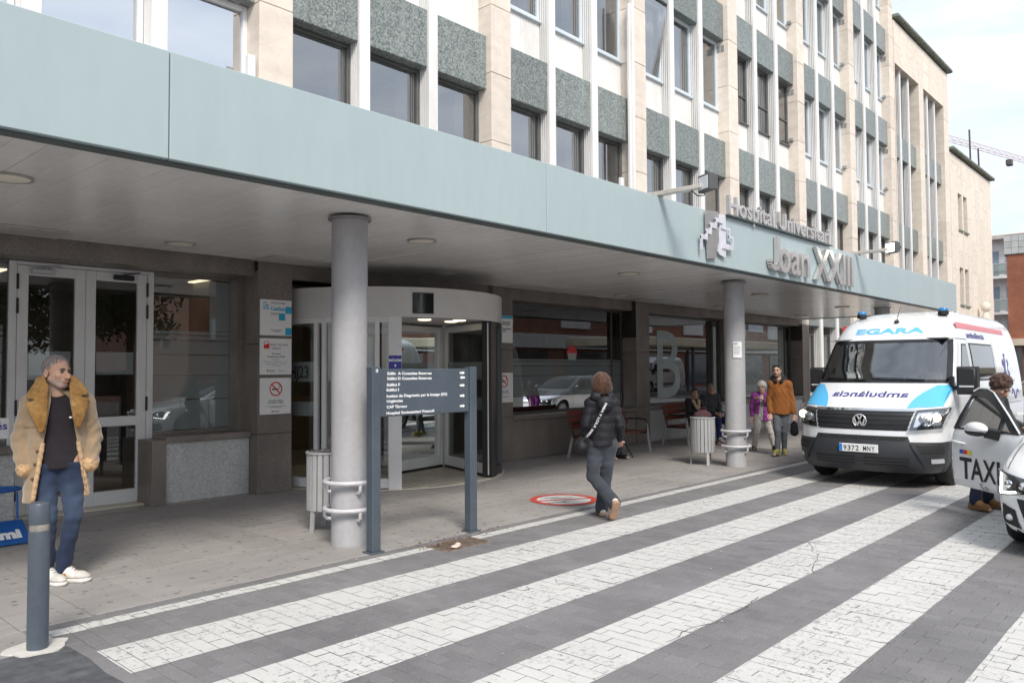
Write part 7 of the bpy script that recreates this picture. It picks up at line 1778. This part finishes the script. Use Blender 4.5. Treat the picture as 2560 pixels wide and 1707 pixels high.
# --- woman in the purple jacket --------------------------------------------------------------------
JP = dict(pel=(-.02,0,.70), che=(-.01,-.02,.985), neck=(-.01,-.02,1.15), head=(-.01,-.055,1.275), hyaw=rad(-12), hpitch=rad(10), sh=[(-.145,.0,1.105),(.135,.0,1.105)], el=[(-.195,.06,.88),(.165,-.03,.90)], wr=[(-.20,.02,.70),(-.02,-.20,1.04)], hd=[None,(-.9,-.25,.25)], hn=[(0,-1,0),(0,-.4,-1)],
    hip=[(-.075,0,.68),(.055,0,.68)], kn=[(-.12,-.06,.37),(.14,.02,.37)], an=[(-.165,.02,.085),(.22,.06,.10)], toe=[(-.18,-.15,.03),(.25,-.08,.03)])
SP = dict(h=.0115, k=.86, hk=.97, skin=(.55,.36,.28), tcol=(.52,.49,.45), tinf=.022, tf=.008, seed=21, shoe=(.02,.02,.025), sole=(.03,.03,.03), sk=.86, ucol=(.27,.055,.27), uinf=.026, hemp=(0,.01,.60), hemz=.595, hemr=.185, uf=.009, open=(-.035,.015,-.085,.0,1.06), opy=-.05, icol=(.42,.42,.43), ihem=(-.01,0,.62), iz=.60)
pur = person('white-haired woman in a purple jacket walking with one hand raised', (15.08,6.98,0), rad(-62), JP, SP)
face_bits(pur, JP, SP, brow=(.3,.28,.26))
hp = cut_hair(JP, SP, .020, lambda x,y,z: -(z+.75*y+.015+.0*x), .010, warp=lambda x,y,z: .004*np.sin(90*x+40*z)*np.sin(80*y+30*z)); hr_ = mesh_np('hair', [hp], HAIR, pur, flat((.66,.63,.58))); strands(hr_, hp, 260, 0.05, 0.006, (.62,.60,.56), 5, 0.6, .2)
S_ = Sdf((-.16,-.16,1.04),(.16,.14,1.26),.010); 
for s in (-1,1): S_.cap((s*.03-.01,.06,1.165),(s*.085-.01,-.02,1.145),.028,.028,.02); S_.cap((s*.085-.01,-.02,1.145),(s*.075-.01,-.12,1.06),.028,.022,.02)
S_.cap((-.04,.065,1.165),(.02,.065,1.165),.03,.03,.02); mesh_np('collar', [S_.net()], CLOTH, pur, flat((.28,.06,.285)))

# --- man in the orange-brown parka -----------------------------------------------------------------
JO = dict(pel=(.0,0,.88), che=(.005,.0,1.20), neck=(-.02,.0,1.42), head=(-.05,-.02,1.60), hyaw=rad(-8), hpitch=rad(2), sh=[(-.130,.0,1.335),(.138,.0,1.335)], el=[(-.185,.03,1.06),(.195,.04,1.06)], wr=[(-.18,-.05,.82),(.235,-.03,.80)],
    hip=[(-.075,0,.85),(.085,0,.85)], kn=[(-.05,-.10,.47),(.06,.02,.47)], an=[(-.06,-.12,.11),(.065,.12,.115)], toe=[(-.12,-.33,.04),(.09,-.06,.03)], tilt=(rad(-14),rad(6)))
SO = dict(h=.0115, k=1.0, hk=1.0, skin=(.55,.35,.26), beard=(.16,.10,.07,.6), tcol=(.125,.135,.155), tmat=DENIM, tinf=.012, tf=.006, flare=.7, seed=31, shoe=(.32,.30,.06), sole=(.45,.44,.30), sk=1.0, ucol=(.25,.088,.018), uinf=.030, hemp=(.005,0,.80), hemz=.775, hemr=.180, uf=.007, hands=(0,1), curl=.9)
ora = person('bearded man in an orange-brown parka and grey trousers carrying a black pouch', (14.42,6.32,0), rad(-66), JO, SO)
face_bits(ora, JO, SO)
hp = cut_hair(JO, SO, .008, lambda x,y,z: -(z+.95*y-.012), .010); hr_ = mesh_np('hair', [hp], HAIR, ora, flat((.055,.04,.032))); strands(hr_, hp, 200, 0.02, 0.005, (.05,.036,.028), 5, 0.7, .2)
S_ = Sdf((-.2,-.2,1.30),(.18,.2,1.54),.010)
for s in (-1,1): S_.cap((s*.05-.02,.09,1.47),(s*.095-.02,.0,1.465),.045,.045,.03); S_.cap((s*.095-.02,.0,1.465),(s*.05-.02,-.10,1.40),.042,.036,.03)
S_.cap((-.07,.1,1.47),(.03,.1,1.47),.05,.05,.03); mesh_np('hood_lining', [S_.net()], FUR, ora, flat((.018,.018,.022)))
S_ = Sdf((-.24,-.12,1.26),(.22,.24,1.5),.011); S_.cap((-.12,.10,1.42),(.08,.10,1.42),.055,.055,.04); S_.ell((-.02,.15,1.36),(.12,.05,.07),None,.04); S_.warp(folds(5,.006,.07)); mesh_np('hood', [S_.net()], CLOTH, ora, flat((.27,.10,.02)))
g = MB()
for s in (-1,1): g.ball((-.052+s*.032,-.085,1.70),(.026,.014,.015),10,6)
g.tube([(-.13,.02,1.675),(-.10,-.07,1.70),(-.05,-.10,1.703),(.0,-.07,1.70),(.03,.02,1.675)], .004, 6); g.build('sunglasses', BLACK, ora, 60)
pch = thing('pouch', 'black soft pouch hanging from the hand of the man in the parka', 'bag', (14.42,6.32,0), rad(-66)); ORG[pch.name] = Vector((0,0,0))
S_ = Sdf((.10,-.16,.28),(.42,.14,.76),.009); S_.cap((.245,-.04,.58),(.245,-.04,.45),.065,.078,.03,flat=.5); S_.cap((.240,-.04,.72),(.245,-.04,.60),.010,.016,.02); mesh_np('pouch_body', [S_.net()], NYLON, pch, flat((.012,.012,.015)))

# --- seated pair and the lone sitter ---------------------------------------------------------------
def seated(dx=0, lean=0, kneesep=.13, k=1.0, hy=0, arms=None, feet=None):
    z0 = .47+.07*k
    J = dict(pel=(0,.10,z0), che=(0,.12+lean,z0+.33*k), neck=(0,.11+lean*1.3,z0+.52*k), head=(0,.075+lean*1.4,z0+.655*k), hyaw=hy, hpitch=rad(3), sh=[(-.175*k,.12+lean,z0+.455*k),(.175*k,.12+lean,z0+.455*k)],
        el=[(-.24*k,.05,z0+.20*k),(.24*k,.05,z0+.20*k)], wr=[(-.07,-.18,z0+.10),(.07,-.18,z0+.10)], hip=[(-.09,.08,z0-.02),(.09,.08,z0-.02)], kn=[(-kneesep,-.36,.50*k),(kneesep,-.36,.50*k)], an=[(-kneesep,-.40,.11),(kneesep,-.36,.11)], toe=[(-kneesep-.03,-.60,.03),(kneesep+.03,-.56,.03)], hn=[(0,.3,-1),(0,.3,-1)])
    if arms: J.update(arms)
    if feet: J.update(feet)
    return J
J1 = seated(k=.88, hy=rad(-18)); S1 = dict(h=.0125, k=.86, hk=.95, skin=(.48,.29,.21), tcol=(.035,.035,.045), seed=41, shoe=(.02,.02,.02), sole=(.03,.03,.03), sk=.86, ucol=(.014,.014,.018), uinf=.022, hemp=(0,.10,.50), hemz=.46, curl=.8)
sw1 = person('dark-haired woman in black with a cream scarf sitting on the bench', (15.56,8.72,0), rad(-24), J1, S1); face_bits(sw1, J1, S1)
hp = cut_hair(J1, S1, .012, lambda x,y,z: -(z+.9*y-.005), .011, extra=lambda S,H,M_,k: S.ell(H((0,.11,.06)),np.array((.04,.04,.04))*k,M_,.02)); mesh_np('hair', [hp], HAIR, sw1, flat((.02,.016,.014)))
n1 = J1['neck']; S_ = Sdf((-.2,-.16,n1[2]-.32),(.2,.26,n1[2]+.1),.011)
for s in (-1,1): S_.cap((s*.06,n1[1]+.04,n1[2]+.01),(s*.075,n1[1]-.08,n1[2]-.06),.03,.035,.02); S_.cap((s*.075,n1[1]-.08,n1[2]-.06),(s*.02,n1[1]-.14,n1[2]-.22),.035,.03,.02)
S_.cap((-.06,n1[1]+.05,n1[2]),(.06,n1[1]+.05,n1[2]),.03,.03,.02); mesh_np('scarf', [S_.net()], CLOTH, sw1, flat((.48,.36,.24)))
hb = thing('handbag', 'dusty pink handbag held on the lap of the seated woman', 'bag', (15.56,8.72,0), rad(-24)); ORG[hb.name] = Vector((0,0,0))
S_ = Sdf((-.3,-.4,.52),(.3,.1,.86),.011); S_.cap((-.15,-.19,.64),(.15,-.19,.63),.075,.07,.03,flat=.9); S_.ell((0,-.19,.70),(.14,.05,.06),None,.04); S_.warp(folds(6,.007,.07)); mesh_np('pouch', [S_.net()], NYLON, hb, flat((.42,.20,.22)))
g = MB(); g.tube([(-.11,-.20,.72),(-.07,-.21,.80),(.05,-.21,.80),(.11,-.20,.72)], .010, 6); g.build('handle', M('pink leather', (.36,.17,.19), .5), hb, 60)
J2 = seated(k=.98, hy=rad(-20), lean=-.02, feet=dict(an=[(-.15,-.42,.11),(.14,-.34,.11)], toe=[(-.20,-.62,.03),(.18,-.54,.03)])); S2 = dict(h=.0125, k=1.02, hk=1.0, skin=(.46,.26,.19), tcol=(.02,.03,.11), tmat=DENIM, seed=51, shoe=(.58,.57,.55), sole=(.5,.5,.5), ucol=(.040,.043,.050), uinf=.030, hemp=(0,.10,.50), hemz=.47, open=(-.05,.05,-.11,.11,1.0), opy=-.0, icol=(.055,.052,.045), ihem=(0,.09,.50), iz=.48, curl=1.0)
sm2 = person('heavyset man in a dark jacket and blue jeans sitting with clasped hands', (16.30,8.74,0), rad(-24), J2, S2); face_bits(sm2, J2, S2)
hp = cut_hair(J2, S2, .006, lambda x,y,z: -(z+1.0*y-.01), .011); mesh_np('hair', [hp], HAIR, sm2, flat((.16,.14,.13)))
J3 = seated(k=.92, hy=rad(-30), lean=-.04); S3 = dict(h=.0125, k=.95, hk=.98, skin=(.50,.32,.25), tcol=(.03,.035,.05), seed=61, shoe=(.015,.015,.015), sole=(.02,.02,.02), ucol=(.012,.013,.022), uinf=.034, hemp=(0,.10,.50), hemz=.46)
s3 = person('grey-haired person in a dark coat sitting on the bench behind the walking woman', (12.0,8.74,0), rad(-14), J3, S3); face_bits(s3, J3, S3)
hp = cut_hair(J3, S3, .014, lambda x,y,z: -(z+.9*y-.0), .011); mesh_np('hair', [hp], HAIR, s3, flat((.34,.32,.30)))
wk = thing('walking_stick', 'black walking stick leaning at the feet of the bench sitter', 'stick', (12.3,8.3,0))
g = MB(); g.tube([(12.32,8.25,0),(12.10,8.50,.62),(12.07,8.53,.70),(12.0,8.52,.72),(11.97,8.50,.68)], .012, 8); g.build('shaft', BLACK, wk, 60)

# --- the person bending behind the taxi door ---------------------------------------------------------
JD = dict(pel=(0,.10,.92), che=(.0,-.06,1.20), neck=(-.01,-.14,1.33), head=(-.02,-.22,1.42), hyaw=rad(5), hpitch=rad(38), sh=[(-.17,-.07,1.26),(.17,-.07,1.26)], el=[(-.20,-.12,1.00),(.22,-.14,1.02)], wr=[(-.10,-.32,.92),(.14,-.34,.96)], hip=[(-.085,.08,.88),(.085,.08,.88)], kn=[(-.09,.02,.49),(.10,.04,.49)], an=[(-.12,.05,.11),(.14,.08,.11)], toe=[(-.14,-.14,.03),(.17,-.12,.03)])
SD = dict(h=.012, k=.98, hk=1.0, skin=(.50,.30,.22), tcol=(.018,.024,.055), tmat=DENIM, tinf=.022, seed=71, shoe=(.26,.135,.05), sole=(.22,.12,.05), ucol=(.022,.024,.026), uinf=.030, hemp=(0,.08,.86), hemz=.80, hemr=.17)
drv = person('person with curly brown hair bending behind the open taxi door', (10.42,2.12,0), rad(-24), JD, SD); face_bits(drv, JD, SD)
def curls(S, H, M_, k):
    rs = np.random.RandomState(3)
    for _ in range(150):
        d = rs.normal(size=3); d /= np.linalg.norm(d); 
        if d[1] < -.55: continue
        S.ell(H((d[0]*.092,.02+d[1]*.108,.042+d[2]*.098)), np.array((.022,.022,.022))*k, M_, .006)
hp = cut_hair(JD, SD, .014, lambda x,y,z: -(z+.85*y+.02), .009, extra=curls, warp=lambda x,y,z: .003*np.sin(200*x)*np.sin(190*z+80*y)); hr_ = mesh_np('hair', [hp], HAIR, drv, flat((.075,.035,.024))); strands(hr_, hp, 420, 0.05, 0.007, (.07,.032,.022), 5, 1.3, .2)
